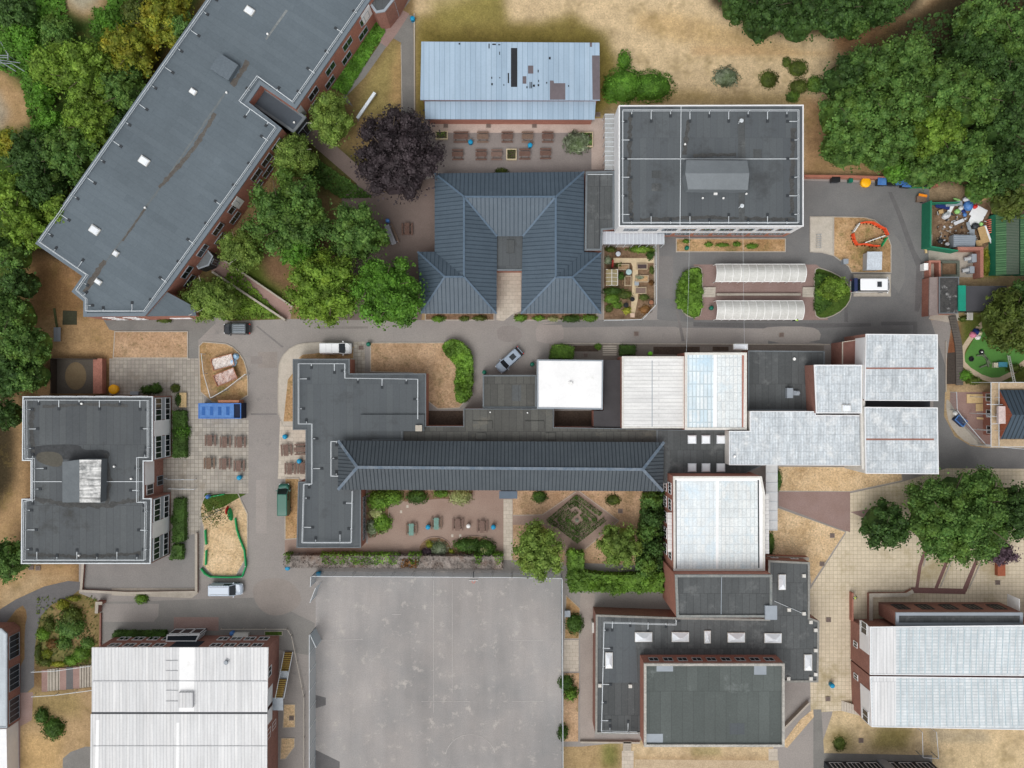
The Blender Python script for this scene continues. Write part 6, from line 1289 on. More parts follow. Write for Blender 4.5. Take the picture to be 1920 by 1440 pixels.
# brick enclosure + rubbish yard
rt = wall('brick walled pump enclosure between the shed and the rubbish yard', [(1744, 520), (1744, 490), (1762, 490), (1763, 520)], .3, 1.5, brick, 'enclosure_wall'); wall('brick wall on the right of the pump enclosure', [(1841, 520), (1841, 466), (1796, 466)], .5, 2.0, brick, 'enclosure_wall')
wall('dark timber framed bed in front of the mossy shed', [(1764, 491), (1797, 491), (1797, 517), (1764, 517), (1764, 491)], .4, .5, M('mould_green', (94, 100, 90)), 'raised_bed', 'raised bed'); sheet('lawn', [(1766, 493), (1796, 493), (1796, 516), (1766, 516)], g_soil, z=.15)
for x, y, w_, s_ in ((1822, 484, 1.6, 'upper grey pump unit in the brick enclosure'), (1818, 506, 1.3, 'lower grey pump unit in the brick enclosure')):
    c = W(x, y, 1); rt = thing('pump_unit', s_, 'pump', (c.x, c.y, 0)); m = MB(); m.box((c.x + .3, c.y, .6), (.7, w_ * .8, 1.2)); m.build('cabinet', alum, rt); m = MB(); m.tube([(c.x - .9, c.y - .1, .5), (c.x + .1, c.y + .1, .7)], .3, .35, 10); m.build('motor', lgrey, rt)
wall('tall green boarded wall on the left of the rubbish yard', [(1746, 376), (1745, 462)], .25, 2.6, greenb, 'boarded_fence', 'fence'); wall('green boarded wall along the bottom of the rubbish yard', [(1745, 462), (1797, 470)], .2, 2.2, greenb, 'boarded_fence', 'fence'); wall('short green boarded wall along the top of the rubbish yard', [(1748, 380), (1800, 379)], .12, 1.6, greenb, 'boarded_fence', 'fence')
sheet('yard', [(1748, 376), (1850, 380), (1862, 400), (1868, 440), (1846, 466), (1800, 468), (1748, 462)], g_soil)
rt = thing('metal_skip', 'grey corrugated metal lidded skip in the rubbish yard', 'skip', tuple(W(1807, 451, 0))); m = MB(); P = ccw(W2([(1788, 440), (1830, 441), (1828, 463), (1788, 463)], 1.4)); m.prism(P, 0, 1.4); m.build('body', alum, rt)
for k in range(6): a = P[3].lerp(P[0], (k + .5) / 6); b = P[2].lerp(P[1], (k + .5) / 6); m = MB(); m.bar((a.x, a.y, 1.42), (b.x, b.y, 1.42), .08, .05); m.build('lid_rib', M('rib_blue_grey', (116, 128, 140)), rt)
tr_m = [white, M('dirty_white', (200, 202, 206)), bluep, M('card_tan', (186, 156, 112)), redp, dgrey, alum, M('pale_green', (150, 200, 120)), M('navy', (34, 50, 110))]
TR = [(1836, 398, 1.9, 2.3, 62, 0, 'large white board leaning in the rubbish yard, right of the blue sacks'), (1830, 412, 2.1, 1.7, 62, 0, 'second large white board below the first'), (1775, 404, 1.5, 1.0, 32, 1, 'white tray at the left of the rubbish heap'), (1783, 392, .6, 1.6, -28, 0, 'white plastic strip lying over the heap'), (1796, 396, .9, .8, 20, 7, 'pale cream crate in the middle of the heap'), (1815, 386, 1.4, 1.6, 10, 2, 'big bright blue sack in the rubbish heap'), (1810, 402, .6, .7, 15, 2, 'small bright blue sack below the big one'), (1829, 387, .8, .7, 30, 4, 'red plastic tub right of the blue sack'), (1808, 396, .7, .5, -30, 8, 'purple navy bag in the heap'), (1768, 387, 2.2, .6, -12, 8, 'navy strips of plastic at the top left of the heap'), (1789, 382, 2.6, .7, 6, 6, 'grey metal sheet at the top of the heap'), (1802, 390, .9, .7, 40, 1, 'crumpled white bag beside the blue sack'), (1798, 416, 1.6, .5, 22, 1, 'long white plastic scrap across the yard floor'), (1840, 420, .6, .6, 20, 7, 'lime green bag by the white boards'), (1846, 424, .4, .4, 0, 2, 'little blue tub beside the lime bag'), (1828, 424, 1.1, 1.0, 10, 5, 'black rubbish sack beside the white boards'), (1822, 436, .8, 1.0, 0, 6, 'grey bin at the corner of the lidded skip'), (1764, 397, .7, .6, 10, 3, 'tan cardboard box by the green wall'), (1811, 374, 1.1, .8, 0, 1, 'grey white crate above the yard wall'), (1794, 374, 1.2, .4, -15, 7, 'pale green strip above the yard wall'), (1844, 440, 1.4, 2.6, 15, 3, 'flattened cardboard pile right of the lidded skip'), (1852, 440, .3, 2.9, 20, 0, 'long white pipes lying towards the green shed'), (1846, 370, 2.6, .9, 15, 3, 'plywood sheet on the track under the trees'), (1775, 458, .7, .6, 0, 1, 'white box in the lower left of the rubbish yard'), (1815, 424, .5, 1.2, 15, 6, 'bent metal rods stacked above the lidded skip'), (1834, 456, .9, .9, 10, 3, 'cream cardboard sheet right of the skip lid'), (1862, 398, .7, .6, 0, 3, 'yellow tan box near the green shed'), (1762, 452, .9, .7, 30, 5, 'dark rubbish sack inside the lower green wall')]
for kk, (x, y, sx, sy, a, mi, s_) in enumerate(TR):
    c = W(x, y, .5); m = MB(); flat = mi in (0, 3, 6) or sx > 1.5; hh = .12 if flat else min(sx, sy) * .7
    if flat:
        m.box((0, 0, .25), (sx, sy, hh)); m.box((sx * .05, -sy * .05, .14), (sx * .9, sy * .85, .08), .08)
        for k in range(3): m.box((-sx * .3 + k * sx * .3, 0, .25 + hh / 2 + .01), (.05, sy * .96, .02))
    else:
        m.lathe((0, 0, .02), [(.42, 0), (.52, hh * .35), (.45, hh * .8), (.2, hh * 1.05), (.06, hh * 1.3)], 9, sx=sx, sy=sy)
    o = m.build('rubbish_board' if flat else 'rubbish_sack', tr_m[mi]); o.location = (c.x, c.y, .02 + .017 * kk); o.rotation_euler = (0, 0, R(a)); tag(o, s_, 'rubbish')
# small scraps: uncountable litter
m = MB()
for k in range(160):
    q = W(rnd.uniform(1756, 1846), rnd.uniform(384, 460), 0); m.box((q.x, q.y, .12 + rnd.random() * .15), (rnd.uniform(.1, .4), rnd.uniform(.08, .3), rnd.uniform(.05, .25)), rnd.uniform(0, 3), m=rnd.randrange(5))
tag(m.build('rubble', [M('rubble_tan', (160, 140, 118)), M('dirty_white', (200, 202, 206)), M('rubble_brown', (110, 84, 66)), M('rubble_grey', (140, 136, 132)), dgrey]), 'loose rubble and scraps on the floor of the rubbish yard', 'rubble', kind='stuff')
# orange-red frame pile & planks
rt = thing('barrier_stack', 'pink and orange stack of barriers against the green shed', 'barrier stack', tuple(W(1860, 425, 0)))
for k in range(7): c = W(1860, 412 + k * 4, .5); m = MB(); m.box((c.x, c.y, .4), (1.3, .14, .8), .1); m.build('barrier_panel', M('salmon_plastic', (226, 120, 104), (232, 150, 130), .5, 1, .1), rt)
c = W(1862, 404, .4); m = MB(); m.tube([(c.x, c.y, 0), (c.x, c.y, .5)], .4, .4, 14); tag(m.build('tyre', black, None, loc=(c.x, c.y, 0)), 'black tyre above the stacked barriers', 'tyre')
for a, b, s_ in (((1739, 391), (1739, 431), 'long pale timber lying along the green wall, the upper one'), ((1734, 434), (1736, 475), 'long pale timber lying along the green wall, the lower one')):
    m = MB(); p, q = W(*a, .1), W(*b, .1); m.bar(p + Vector((0, 0, .08)), q + Vector((0, 0, .08)), .32, .12); m.bar(p + Vector((-.25, .2, .05)), q + Vector((-.22, .5, .05)), .12, .08); tag(m.build('timber', woodl, None, loc=tuple(p)), s_, 'timber')
rt = thing('hand_cart', 'timber cart with orange tarpaulin at the mouth of the rubbish yard', 'cart', tuple(W(1729, 372, 0))); c = W(1728, 373, .5); m = MB(); m.box((c.x, c.y, .35), (1.5, .9, .5)); m.build('tray', wood, rt); c = W(1731, 366, .8); m = MB(); m.box((c.x, c.y, .7), (1.3, .35, .15), -.2); m.build('tarpaulin', M('bright_orange', (246, 146, 30)), rt)
for s in (-1, 1): c = W(1728, 373, .3); m = MB(); m.tube([(c.x, c.y + s * .5, .2), (c.x, c.y + s * .6, .2)], .2, .2, 10); m.build('wheel', black, rt)
# fire stairs, yellow
rt = thing('fire_escape_stairs', 'grey steel fire stairs with yellow treads on the east wall of the white roofed hall', 'stairs', tuple(W(532, 1270, 0)))
for k in range(22):
    if 10 <= k <= 12: continue
    y = 1224 + k * 3.9; x = 541 - k * .9; z = .3 + k * .16; c = W(x, y, z); m = MB(); m.box((c.x, c.y, z), (1.2, .26, .06)); m.box((c.x, c.y - .1, z + .04), (1.2, .1, .02), m=1); m.build('tread', [M('brown_tread', (110, 84, 44)), M('yellow_tread', (222, 196, 104))], rt)
c = W(532, 1266, 2.2); m = MB(); m.box((c.x, c.y, 2.1), (1.3, 1.2, .08)); m.build('landing', alum, rt); c = W(521, 1320, 3.9); m = MB(); m.box((c.x, c.y, 3.9), (1.6, 1.9, .1)); m.build('landing', alum, rt)
for dx in (-8, 8):
    m = MB(); m.bar(W(541 + dx, 1222, 1.2), W(524 + dx, 1310, 4.8), .08, .06); m.bar(W(541 + dx, 1222, .3), W(524 + dx, 1310, 3.8), .08, .14); m.build('handrail', railm, rt)
# concrete stairs beside hall 24
rt = thing('concrete_stairs', 'pale concrete stairs at the corner of the south east hall', 'stairs', tuple(W(1592, 1328, 0)))
for k in range(8): m = MB(); x = 1578 + k * 4.2; m.prism(W2([(x, 1314 + k * .9), (x + 4, 1315 + k * .9), (x + 4, 1334 + k * .6), (x, 1333 + k * .6)], .1), 0, .1 + .14 * k); m.build('step', concl, rt)
rt = thing('concrete_stairs', 'short flight of steps below the low charcoal wing', 'stairs', tuple(W(1175, 1398, 0)))
for k in range(5): m = MB(); m.prism(W2(rect(1168, 1388 + k * 4, 1183, 1391.3 + k * 4)), 0, .5 - .08 * k); m.build('step', conc, rt)
# chain post line by the hall
mesh_fence('knee_rail', 'low tubular knee rail round the corner of the white roofed hall', [(416, 1178), (540, 1178), (548, 1190), (568, 1290), (571, 1304), (571, 1500)], .5, alpha=.0, post=3.5, pm=concl)
# scaffold
rt = thing('scaffolding', 'scaffold tubes and boards wrapped round the house with the dark blue roof', 'scaffolding', tuple(W(1862, 777, 0)))
for x0, y0, x1, y1 in ((1858, 730.5, 1872, 823.5), (1858, 717, 2060, 730), (1858, 824, 2060, 838)): m = MB(); m.prism(W2(rect(x0, y0, x1, y1), 4.6), 4.5, 4.6, bottom=True); m.build('boards', M('scaffold_board', (190, 168, 138), (168, 146, 120), .5, 1.8, .15), rt)
for x, y in ((1858, 717), (1873, 717), (1858, 745), (1873, 745), (1858, 777), (1873, 777), (1858, 808), (1873, 808), (1858, 838), (1873, 838), (1890, 717), (1920, 717), (1890, 838), (1920, 838)):
    q = W(x, y, 5.6); m = MB(); m.tube([(q.x, q.y, 0), (q.x, q.y, 5.8)], .04, .04, 6); m.build('standard', railm, rt)
for a, b in (((1858, 716), (1858, 839)), ((1873, 716), (1873, 839)), ((1857, 717), (1960, 717)), ((1857, 838), (1960, 838)), ((1850, 758), (1900, 759)), ((1850, 780), (1890, 782)), ((1858, 795), (1895, 793))): m = MB(); m.bar(W(*a, 5.6), W(*b, 5.6), .08, .08); m.build('ledger', railm, rt)
for q, z1, mt, s_ in ((([(1813, 739), (1848, 739), (1848, 756), (1813, 756)]), .1, woodl, 'large plywood sheet on the compound floor'), (([(1830, 757), (1856, 757), (1856, 771), (1830, 771)]), .07, woodl, 'smaller plywood sheet below the large one'), (([(1832, 782), (1858, 784), (1858, 787), (1832, 786)]), .12, woodl, 'long pale plank pointing at the scaffold')):
    slab_thing('plywood_sheet', s_, 'board', q, .05, .05 + z1, mt)
rt = thing('open_skip', 'dark open builder\'s skip crossed by the compound fence', 'skip', tuple(W(1803, 788, 0))); m = MB(); P = ccw(W2([(1798, 777), (1815, 790), (1806, 801), (1790, 787)], .9)); m.prism(P, 0, .8); m.build('body', M('skip_navy', (50, 62, 90)), rt); k = MB(); k.ring(P, .12, .8, .95); k.build('rim', bluep, rt)
bag(1792, 775, 4, 5, 20, whitep, 'white sack on the builder\'s skip end', .6)
# polytunnel / greenhouse, garden bits
rt = thing('greenhouse', 'small aluminium greenhouse in the vegetable garden', 'greenhouse', tuple(W(1147, 519, 0)))
slopes(rt, [[(1136, 505, 1.6), (1136, 535, 1.6), (1147, 535, 2.1), (1147, 505, 2.1)], [(1147, 505, 2.1), (1147, 535, 2.1), (1158, 535, 1.6), (1158, 505, 1.6)]], [M('greenhouse_glass', (158, 146, 112), (138, 128, 96), .5, 1.2, .1, rough=.2), offw], .62, .06, .04)
ridge(rt, [((1147, 505, 2.1), (1147, 535, 2.1)), ((1158, 505, 1.6), (1158, 535, 1.6)), ((1136, 535, 1.6), (1158, 535, 1.6))], offw, .09, 'frame'); wallbox(rt, [(1134, 503), (1160, 503), (1160, 537), (1134, 537)], 0, 1.6, 1.6, M('greenhouse_glass', (158, 146, 112)))
for x0, y0, x1, y1, mt, s_ in ((1159, 495, 1180, 506, g_orange, 'raised bed with dry straw beside the greenhouse'), (1194, 494, 1214, 505, M('dark_cover', (74, 62, 62)), 'raised bed under a dark cover near the path'), (1171, 517, 1184, 536, g_soil, 'bare brown raised bed right of the greenhouse'), (1192, 516, 1216, 529, g_mixed, 'raised bed of pale seedlings in the garden'), (1191, 538, 1212, 551, M('bed_brown', (124, 106, 96)), 'brown raised bed with pale frame in the garden')):
    rt = thing('raised_bed', s_, 'raised bed', tuple(W((x0 + x1) / 2, (y0 + y1) / 2, 0))); P = ccw(W2(rect(x0, y0, x1, y1), .35)); m = MB(); m.ring(P, .12, 0, .38); m.build('frame', M('bed_frame', (176, 160, 134)), rt); m = MB(); m.prism(inset(P, .12), 0, .3); m.build('earth', mt, rt)
sheet('path', [(1180, 486), (1196, 486), (1196, 560), (1190, 590), (1182, 590), (1185, 540), (1186, 500)], M('sand_path', (200, 182, 150), (186, 166, 134), .5, 1, .12), z=.09); sheet('path', [(1150, 484), (1226, 484), (1226, 493), (1150, 493)], M('sand_path', (200, 182, 150)), z=.094)
for x, y, rr, mt, s_ in ((1159, 476, .42, M('silver_lid', (190, 196, 204)), 'round silver lidded barrel at the top of the garden'), (1179, 510, .5, M('pale_teal_lid', (164, 188, 188)), 'pale blue round water butt in the garden'), (1186, 561, .35, black, 'black round pot in the lower garden'), (1174, 572, .4, black, 'black round water butt near the yellow shrub'), (1221, 567, .4, M('terracotta', (150, 104, 78)), 'terracotta pot by the garden fence')):
    c = W(x, y, .6); rt = thing('barrel', s_, 'barrel', (c.x, c.y, 0)); m = MB(); m.lathe((c.x, c.y, 0), [(rr * .85, 0), (rr, .35), (rr * .95, .7)], 14); m.build('body', dgrey, rt); k = MB(); k.lathe((c.x, c.y, .703), [(rr * .92, 0), (rr * .8, .05), (rr * .2, .08)], 14); k.build('lid', mt, rt)
for x, y, s_ in ((1194, 531, 'grey square crate on the sand path'), (1186, 591, 'pink square slab seat at the garden foot')):
    slab_thing('garden_slab', s_, 'slab', rect(x - 4, y - 4, x + 4, y + 4), .05, .35, alum if y < 560 else M('pink_slab2', (206, 180, 160)))
m = MB(); a, b = W(1149, 488, .4), W(1148, 502, .4); m.bar(a, b, .25, .6); tag(m.build('red_plank', M('dark_red_plank', (140, 48, 44)), None, loc=tuple(a)), 'dark red plank above the greenhouse', 'plank')
# banner board near the copper beech
m = MB(); a, b = W(703, 174, 1.2), W(670, 222, 1.2); m.bar(a, b, .45, .35); rt = thing('long_white_beam', 'long white board standing diagonally between the birch and the copper beech', 'board', tuple(W(686, 198, 0))); m.build('board', M('cool_white', (222, 230, 236)), rt)
for q in (a, b): k = MB(); k.tube([(q.x, q.y, 0), (q.x, q.y, 1.1)], .06, .06, 6); k.build('post', alum, rt)
# play things
rt = thing('play_unit', 'blue topped play bench on the green turf', 'play equipment', tuple(W(1877, 684, 0))); m = MB(); P = W2([(1873, 679), (1889, 679), (1889, 688), (1873, 688)], .8); m.prism(P, 0, .8); m.build('blue_top', M('sea_blue', (72, 140, 160)), rt); m = MB(); m.prism(W2([(1864, 680), (1872.5, 680), (1872.5, 689), (1864, 689)], .6), 0, .6); m.build('cream_end', M('cream', (206, 200, 176)), rt)
for x, y, s_, mt in ((1822, 673, 'black tyre swing seat on the turf, lower left', black), (1841, 660, 'black tyre with a white ball, upper one on the turf', black)):
    c = W(x, y, .2); rt = thing('rubber_play_ring', s_, 'tyre', (c.x, c.y, 0)); m = MB(); m.lathe((c.x, c.y, 0), [(.36, 0), (.42, .12), (.36, .25), (.2, .25), (.18, .08)], 18); m.build('ring', mt, rt)
    if y == 660: k = MB(); k.lathe((c.x, c.y, .15), [(.08, 0), (.15, .12), (.08, .25)], 10); k.build('ball', whitep, rt)
rt = thing('balance_beam', 'grey green curved balance beams on the turf', 'play equipment', tuple(W(1850, 675, 0)))
for q in ([(1832, 667), (1842, 666), (1850, 672), (1854, 688)], [(1845, 664), (1852, 674), (1857, 682)], [(1838, 689), (1846, 686), (1850, 684)]): m = MB(); m.strip(W2(q, .3), .22, .1, .35); m.build('beam', M('weathered_green', (104, 116, 92)), rt)
c = W(1833, 626, .5); rt = thing('play_tent', 'crumpled pink, navy and white play tent on the turf', 'play tent', (c.x, c.y, 0))
for dx, dy, mt, s in ((-.5, -.1, M('pink', (214, 130, 156)), .55), (0, .35, M('navy', (34, 50, 110)), .6), (.45, .15, M('pale_yellow', (214, 210, 170)), .5), (.25, -.5, whitep, .45)): m = MB(); m.lathe((c.x + dx, c.y + dy, 0), [(s, 0), (s * .9, .3), (.1, .8)], 6); m.build('fabric_panel', mt, rt)
slab_thing('play_mat', 'rust red square play mat beside the big olive tree', 'mat', [(1846, 608), (1856, 607), (1857, 619), (1846, 619)], .02, .06, M('rust_red', (150, 84, 52)))
c = W(1820, 593, 1); rt = thing('pergola_table', 'white slatted table by the turquoise roof strip', 'table', (c.x, c.y, 0)); m = MB()
for k in range(5): m.box((c.x + (k - 2) * .2, c.y, .8), (.13, 1.15, .05))
m.build('slatted_top', offw, rt)
for sx in (-.4, .4):
    for sy in (-.45, .45): k = MB(); k.box((c.x + sx, c.y + sy, .39), (.08, .08, .76)); k.build('leg', offw, rt)
rt = thing('ladder', 'long pale ladder lying from the turf onto the scaffold', 'ladder', tuple(W(1897, 690, 0)))
a0, a1, c0, c1 = W(1889, 666, .4), W(1901, 722, 4.6), W(1893, 667, .4), W(1905, 722, 4.6)
m = MB(); m.bar(a0, a1, .09, .1); m.bar(c0, c1, .09, .1); m.build('stile', offw, rt)
for k in range(16): m = MB(); t_ = (k + .5) / 16; m.bar(a0.lerp(a1, t_), c0.lerp(c1, t_), .05, .05); m.build('rung', offw, rt)
# sleeper walkway left of the turf
rt = thing('boardwalk', 'weathered timber boardwalk curving down from the mossy shed', 'boardwalk', tuple(W(1790, 650, 0))); pts = smooth([(1784, 592), (1790, 616), (1797, 650), (1798, 690), (1798, 722)], 2, False); m = MB(); m.strip(W2(pts), 1.1, .05, .25); m.build('deck', M('grey_deck', (104, 98, 92), (84, 78, 72), .5, 2, .2), rt)
for k in range(0, 26): q0 = pts[min(len(pts) - 2, int(k / 26 * len(pts)))]; q = W(q0[0], 594 + k * 4.9, 0); m = MB(); m.box((q.x, q.y, .265), (1.0, .05, .02)); m.build('gap_batten', M('gap_dark', (62, 58, 54)), rt)
sheet('path', [(1776, 662), (1793, 660), (1793, 720), (1775, 720)], M('dark_deck', (74, 66, 60), (64, 56, 50), .5, 1.5, .2)); kerbline([(1773, 640), (1773, 735)], .15, .15)
# scaffold tower top left
rt = thing('lattice_tower', 'galvanised lattice frame standing in the scrub at the left edge', 'lattice frame', tuple(W(5, 118, 0)))
for a, b, z in (((-6, 104), (15, 104), 2), ((-6, 108), (15, 108), 2), ((-6, 118), (20, 119), 2), ((15, 100), (15, 112), 2), ((1, 78), (14, 101), 1.5), ((0, 115), (30, 134), 1), ((20, 118), (46, 134), 1), ((-5, 112), (38, 118), 1)): m = MB(); m.bar(W(*a, z), W(*b, z * .8), .1, .1); m.build('strut', alum, rt)
for x, y in ((15, 104), (-4, 118)): q = W(x, y, 2); m = MB(); m.tube([(q.x, q.y, 0), (q.x, q.y, 2)], .05, .05, 6); m.build('leg', alum, rt)
slab_thing('dark_mat', 'square dark green mat on the parched lawn left of the long block', 'mat', [(118, 582), (144, 583), (144, 609), (117, 609)], .02, .06, M('dark_green_mat', (66, 68, 50), (58, 58, 44), .5, 1, .2)); m = MB(); m.strip(W2([(102, 578), (106, 606), (108, 616)]), .35, 0, .1); tag(m.build('plank_ramp', M('green_plank', (72, 80, 48))), 'narrow green planks leading to the metal trolley', 'plank')
m = MB(); P = [W(232, 656, .05)] + [W(x, y, .05) for x, y in ((250, 646), (275, 640), (296, 634), (305, 634), (310, 630), (308, 625), (304, 628), (306, 637), (311, 636))]; m.tube(P, .05, .05, 6); tag(m.build('hose', M('hose_yellow', (186, 170, 80)), None), 'yellow hose snaking over the parched lawn', 'hose')
# overhead cables
for pts, s_ in (([(1293, 430, 7.5), (1291, 540, 5.6), (1287, 660, 6.0)], 'left thin white cable strung from the north hall to the workshops'), ([(1393, 430, 7.5), (1394, 540, 5.4), (1396, 655, 6.0)], 'right thin white cable strung from the north hall to the workshops')):
    m = MB(); m.tube([W(*p_) for p_ in pts], .014, .014, 5); tag(m.build('overhead_cable', railm), s_, 'cable')
# basketball hoop on the court
c = W(888, 1086, 3); rt = thing('basketball_hoop', 'basketball hoop at the top of the playing court', 'basketball hoop', (c.x, c.y, 0)); m = MB(); m.tube([(c.x, c.y + 1.0, 0), (c.x, c.y + 1.0, 2.8), (c.x, c.y + .3, 3.1)], .07, .06, 8); m.build('pole', dgrey, rt); m = MB(); m.box((c.x, c.y - .05, 3.2), (1.3, .06, .9)); m.build('backboard', whitep, rt)
m = MB(); rr_ = [(c.x + .23 * math.cos(a * .4), c.y - .35 + .23 * math.sin(a * .4), 3.05) for a in range(17)]; m.tube(rr_, .03, .03, 5); m.build('ring', orange, rt)
for p_ in (([(813, 1088), (813, 1336)], ), ([(790, 1315), (880, 1315)],), ([(735, 1152), (752, 1152)],), ([(600, 1200), (680, 1199)],), ([(958, 1200), (1020, 1200)],), ([(960, 1315), (1019, 1315)],), ([(848, 1085), (848, 1300)],)):
    kerbline(p_[0], .06, .035, M('faded_line', (182, 178, 174)), 'court_marking')
kerbline([(882 + 48 * math.cos(a), 1425 - 48 * math.sin(a)) for a in np.linspace(.3, 2.9, 14)], .06, .035, M('faded_line', (182, 178, 174)), 'court_marking')
# ---------------------------------------------------------------- people
def person(px, py, ang, label, top, leg, hair, vest=None, pose=0):
    c = W(px, py, .9); rt = thing('person', label, 'person', (c.x, c.y, 0), rz=R(ang)); ORG[rt.name] = Vector((0, 0, 0)); s = .22
    J = {'pel': (0, 0, .95, .15), 'spn': (0, .0, 1.15, .14), 'chs': (.02, 0, 1.35, .16), 'nck': (.03, 0, 1.5, .06), 'hd1': (.06, 0, 1.6, .09), 'hd2': (.07, 0, 1.7, .095)}
    E = [('pel', 'spn'), ('spn', 'chs'), ('chs', 'nck'), ('nck', 'hd1'), ('hd1', 'hd2')]
    for k, sd in (('l', 1), ('r', -1)):
        sw = s * sd; J.update({'hp' + k: (0, .09 * sd, .9, .1), 'kn' + k: (sw * .6 + .05, .1 * sd, .5, .065), 'an' + k: (sw - .06, .1 * sd, .09, .045), 'to' + k: (sw + .12, .11 * sd, .04, .04),
            'sh' + k: (.02, .19 * sd, 1.42, .065), 'el' + k: (-sw * .5, .26 * sd, 1.14, .045), 'wr' + k: (.18 - sw * .4, .25 * sd, .96, .033), 'ha' + k: (.25 - sw * .4, .24 * sd, .9, .03)})
        E += [('pel', 'hp' + k), ('hp' + k, 'kn' + k), ('kn' + k, 'an' + k), ('an' + k, 'to' + k), ('chs', 'sh' + k), ('sh' + k, 'el' + k), ('el' + k, 'wr' + k), ('wr' + k, 'ha' + k)]
        for f in range(5):
            a = (f - 2) * .014 * sd; J['f%d%s' % (f, k)] = (.34 - sw * .4 - abs(f - 1.5) * .008, .24 * sd + a, .84, .009); E.append(('ha' + k, 'f%d%s' % (f, k)))
    nm = list(J); me = bpy.data.meshes.new('body'); me.from_pydata([J[n][:3] for n in nm], [(nm.index(a), nm.index(b)) for a, b in E], []); o = bpy.data.objects.new('body', me); col.objects.link(o); o.parent = rt
    sk = o.modifiers.new('skin', 'SKIN'); sk.use_smooth_shade = True; sk.branch_smoothing = .4; ly = me.skin_vertices[0].data if me.skin_vertices else None
    if ly is None: bpy.context.view_layer.objects.active = o; ly = o.data.skin_vertices[0].data
    for i, n in enumerate(nm): ly[i].radius = (J[n][3], J[n][3]); ly[i].use_root = n == 'pel'
    o.modifiers.new('sub', 'SUBSURF').levels = 2; o.modifiers['sub'].render_levels = 2
    me.materials.append(M('skin', (196, 150, 126)))
    m = MB(); m.lathe((.0, 0, 1.62), [(.105, 0), (.118, .06), (.1, .12), (.05, .155)], 14); h = m.build('hair', hair, rt)
    m = MB(); m.lathe((.01, 0, .92), [(.2, 0), (.185, .2), (.22, .42), (.21, .5), (.09, .6)], 16, sx=.8, sy=1.08); m.build('jacket', vest or top, rt)
    for sd in (-1, 1):
        kl = 'l' if sd > 0 else 'r'; m = MB(); m.tube([J['sh' + kl][:3], J['el' + kl][:3], tuple(Vector(J['wr' + kl][:3]))], .085, .055, 10); m.build('sleeve', top, rt)
        m = MB(); m.tube([J['hp' + kl][:3], J['kn' + kl][:3], J['an' + kl][:3]], .125, .075, 10); m.build('trouser_leg', leg, rt)
        m = MB(); q = J['to' + kl]; m.box((q[0] - .05, q[1], .05), (.27, .1, .1)); m.build('shoe', black, rt)
    if vest:
        for z in (1.1, 1.25): m = MB(); m.lathe((.01, 0, z), [(.226, 0), (.226, .05)], 16, sx=.82, sy=1.08); m.build('reflective_band', whitep, rt)
    return rt
hv = M('hi_vis_yellow', (214, 236, 110))
person(1602, 1120, 100, 'person in a yellow hi vis vest walking beside the thin brick wall on the plaza', dgrey, M('navy_trousers', (50, 54, 66)), M('grey_hair', (130, 124, 122)), hv)
person(1492, 599, 20, 'person in a lime hi vis jacket at the end of the lower cycle shelter', M('lime_jacket', (190, 240, 60)), M('navy_trousers', (50, 54, 66)), M('dark_hair', (60, 48, 40)), M('lime_jacket', (190, 240, 60)))
